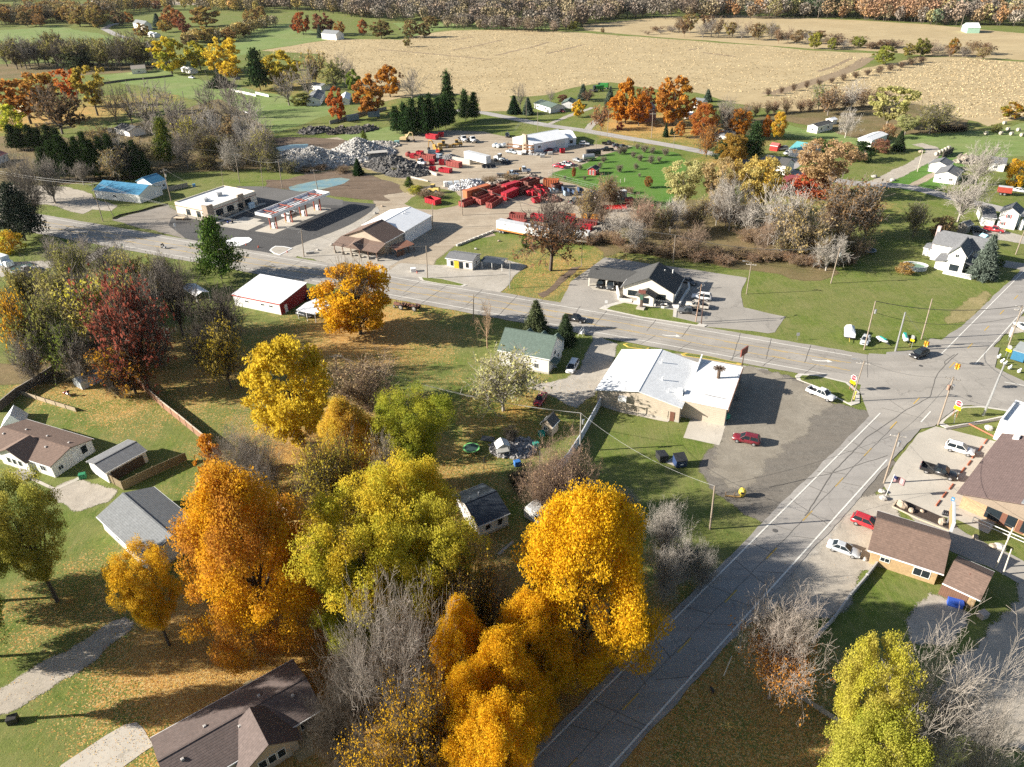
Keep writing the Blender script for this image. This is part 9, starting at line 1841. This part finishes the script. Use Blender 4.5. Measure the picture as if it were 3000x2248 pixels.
def corn(label,poly,n,seed,kk=0):
 g=np.random.default_rng(seed);Q=np.array([P(*q)[:2] for q in poly]);lo,hi=Q.min(0),Q.max(0);pts=[]
 m=0
 while m<n:
  c=lo+(hi-lo)*g.random((n,2));ins=np.zeros(n,bool);j=len(Q)-1
  for i in range(len(Q)):
   cr=((Q[i,1]>c[:,1])!= (Q[j,1]>c[:,1]))&(c[:,0]<(Q[j,0]-Q[i,0])*(c[:,1]-Q[i,1])/(Q[j,1]-Q[i,1]+1e-9)+Q[i,0]);ins ^= cr;j=i
  pts.append(c[ins]);m += ins.sum()
 c=np.concatenate(pts)[:n];a=R(65);u=np.array([math.cos(a),math.sin(a)]);v_=np.array([-u[1],u[0]]);s=c@v_;s=np.round(s/1.9)*1.9+g.normal(size=n)*.5;c=(c@u)[:,None]*u+s[:,None]*v_
 h=.2+.3*g.random(n);w=.35+.5*g.random(n);th=g.random(n)*6.28;ax=np.stack([np.cos(th),np.sin(th)],1)*w[:,None]*.5;ln=g.normal(size=(n,2))*.55
 V=np.stack([np.c_[c-ax,np.zeros(n)],np.c_[c+ax,np.zeros(n)],np.c_[c+ax*.5+ln,h],np.c_[c-ax*.5+ln,h]],1).reshape(-1,3);k=.82+.36*g.random(n)
 col=np.array([.45,.355,.21])[None]*k[:,None];me=np_mesh('corn',V,np.arange(4*n).reshape(-1,4),{'tone':('FLOAT_COLOR','FACE',np.c_[col,np.ones(n)])},WOODM)
 o=bpy.data.objects.new('corn',me);COL.objects.link(o);o['label']=label;o['category']='corn';o['kind']='stuff'
corn('dry standing corn in the wide middle field',D(60,445,300,405,700,340,1250,350,1700,270,2212,258,k=2)+D(1000,318,2212,405,k=3)+D(400,444,930,470,600,635,0,815,k=4)+D(1250,765,850,705,560,745,130,830,k=3)+D(1700,800,1230,845,890,690,k=2),12000,41)
corn('dry standing corn in the right-hand field',D(0,842,300,760,800,612,1130,548,1700,508,2212,542,2500,570,2500,1000,2050,1040,1650,1010,1300,890,700,910,300,950,k=4),7000,42)
def fallen(n,seed):
 g=np.random.default_rng(seed);near=[q for q in LITTER if np.hypot(q[0],q[1])<150];w=np.array([q[2]**2*q[3] for q in near]);i=g.choice(len(near),n,p=w/w.sum());Q=np.array(near)
 r=np.abs(g.normal(size=n))*Q[i,2]*1.15;a=g.random(n)*6.28;c=np.stack([Q[i,0]+r*np.cos(a)+Q[i,2]*.25,Q[i,1]+r*np.sin(a),np.full(n,.10)+.05*g.random(n)],1)
 om=np.abs((c[:,:2]-MC)@MN);os_=np.abs((c[:,:2]-SCN)@SN);keep=(om>7)&((os_>4.3)|(g.random(n)<.03));c=c[keep];n=len(c)
 v,f=leaf_quads(c,.062*(.6+.8*g.random(n)),np.tile([0,0,1.4],(n,1)),g,.6);base=np.array([[.56,.33,.07],[.44,.22,.06],[.60,.44,.14],[.36,.20,.08]])[g.integers(0,4,n)]*(.7+.5*g.random(n))[:,None]
 me=np_mesh('fallen_leaves',v,f,{'tone':('FLOAT_COLOR','FACE',np.c_[base,np.ones(n)])},WOODM);o=bpy.data.objects.new('fallen_leaves',me);COL.objects.link(o);o['label']='fallen orange and tan leaves on the grass under the trees';o['category']='leaves';o['kind']='stuff'
fallen(380000,51)
gx=np.concatenate([[-6000,-3000,-1500,-800,-500,-350,-250,-190],np.arange(-150,152,2.5),[190,250,350,500,800,1500,3000,6000]]);gy=np.concatenate([[-300,-60,0],np.arange(20,330,2.5),[370,430,520,700,1000,1600,2600,4500,9000]])
X_,Y_=np.meshgrid(gx,gy);V=np.stack([X_.ravel(),Y_.ravel(),np.zeros(X_.size)],1);nx,ny=len(gx),len(gy)
ii,jj=np.meshgrid(np.arange(nx-1),np.arange(ny-1));b0=(jj*nx+ii).ravel();F=np.stack([b0,b0+1,b0+nx+1,b0+nx],1)
lit=np.zeros(len(V))
for x,y,r,w in LITTER:
 dd=np.hypot(V[:,0]-x-r*.2,V[:,1]-y)/r;lit += w*np.exp(-(dd/1.5)**2)*.8
me=np_mesh('ground',V,F,{'litter':('FLOAT','POINT',np.clip(lit,0,.95)),'brush':('FLOAT','POINT',np.zeros(len(V)))},GRASS);o=bpy.data.objects.new('ground',me);COL.objects.link(o);o['kind']='structure'
haze()
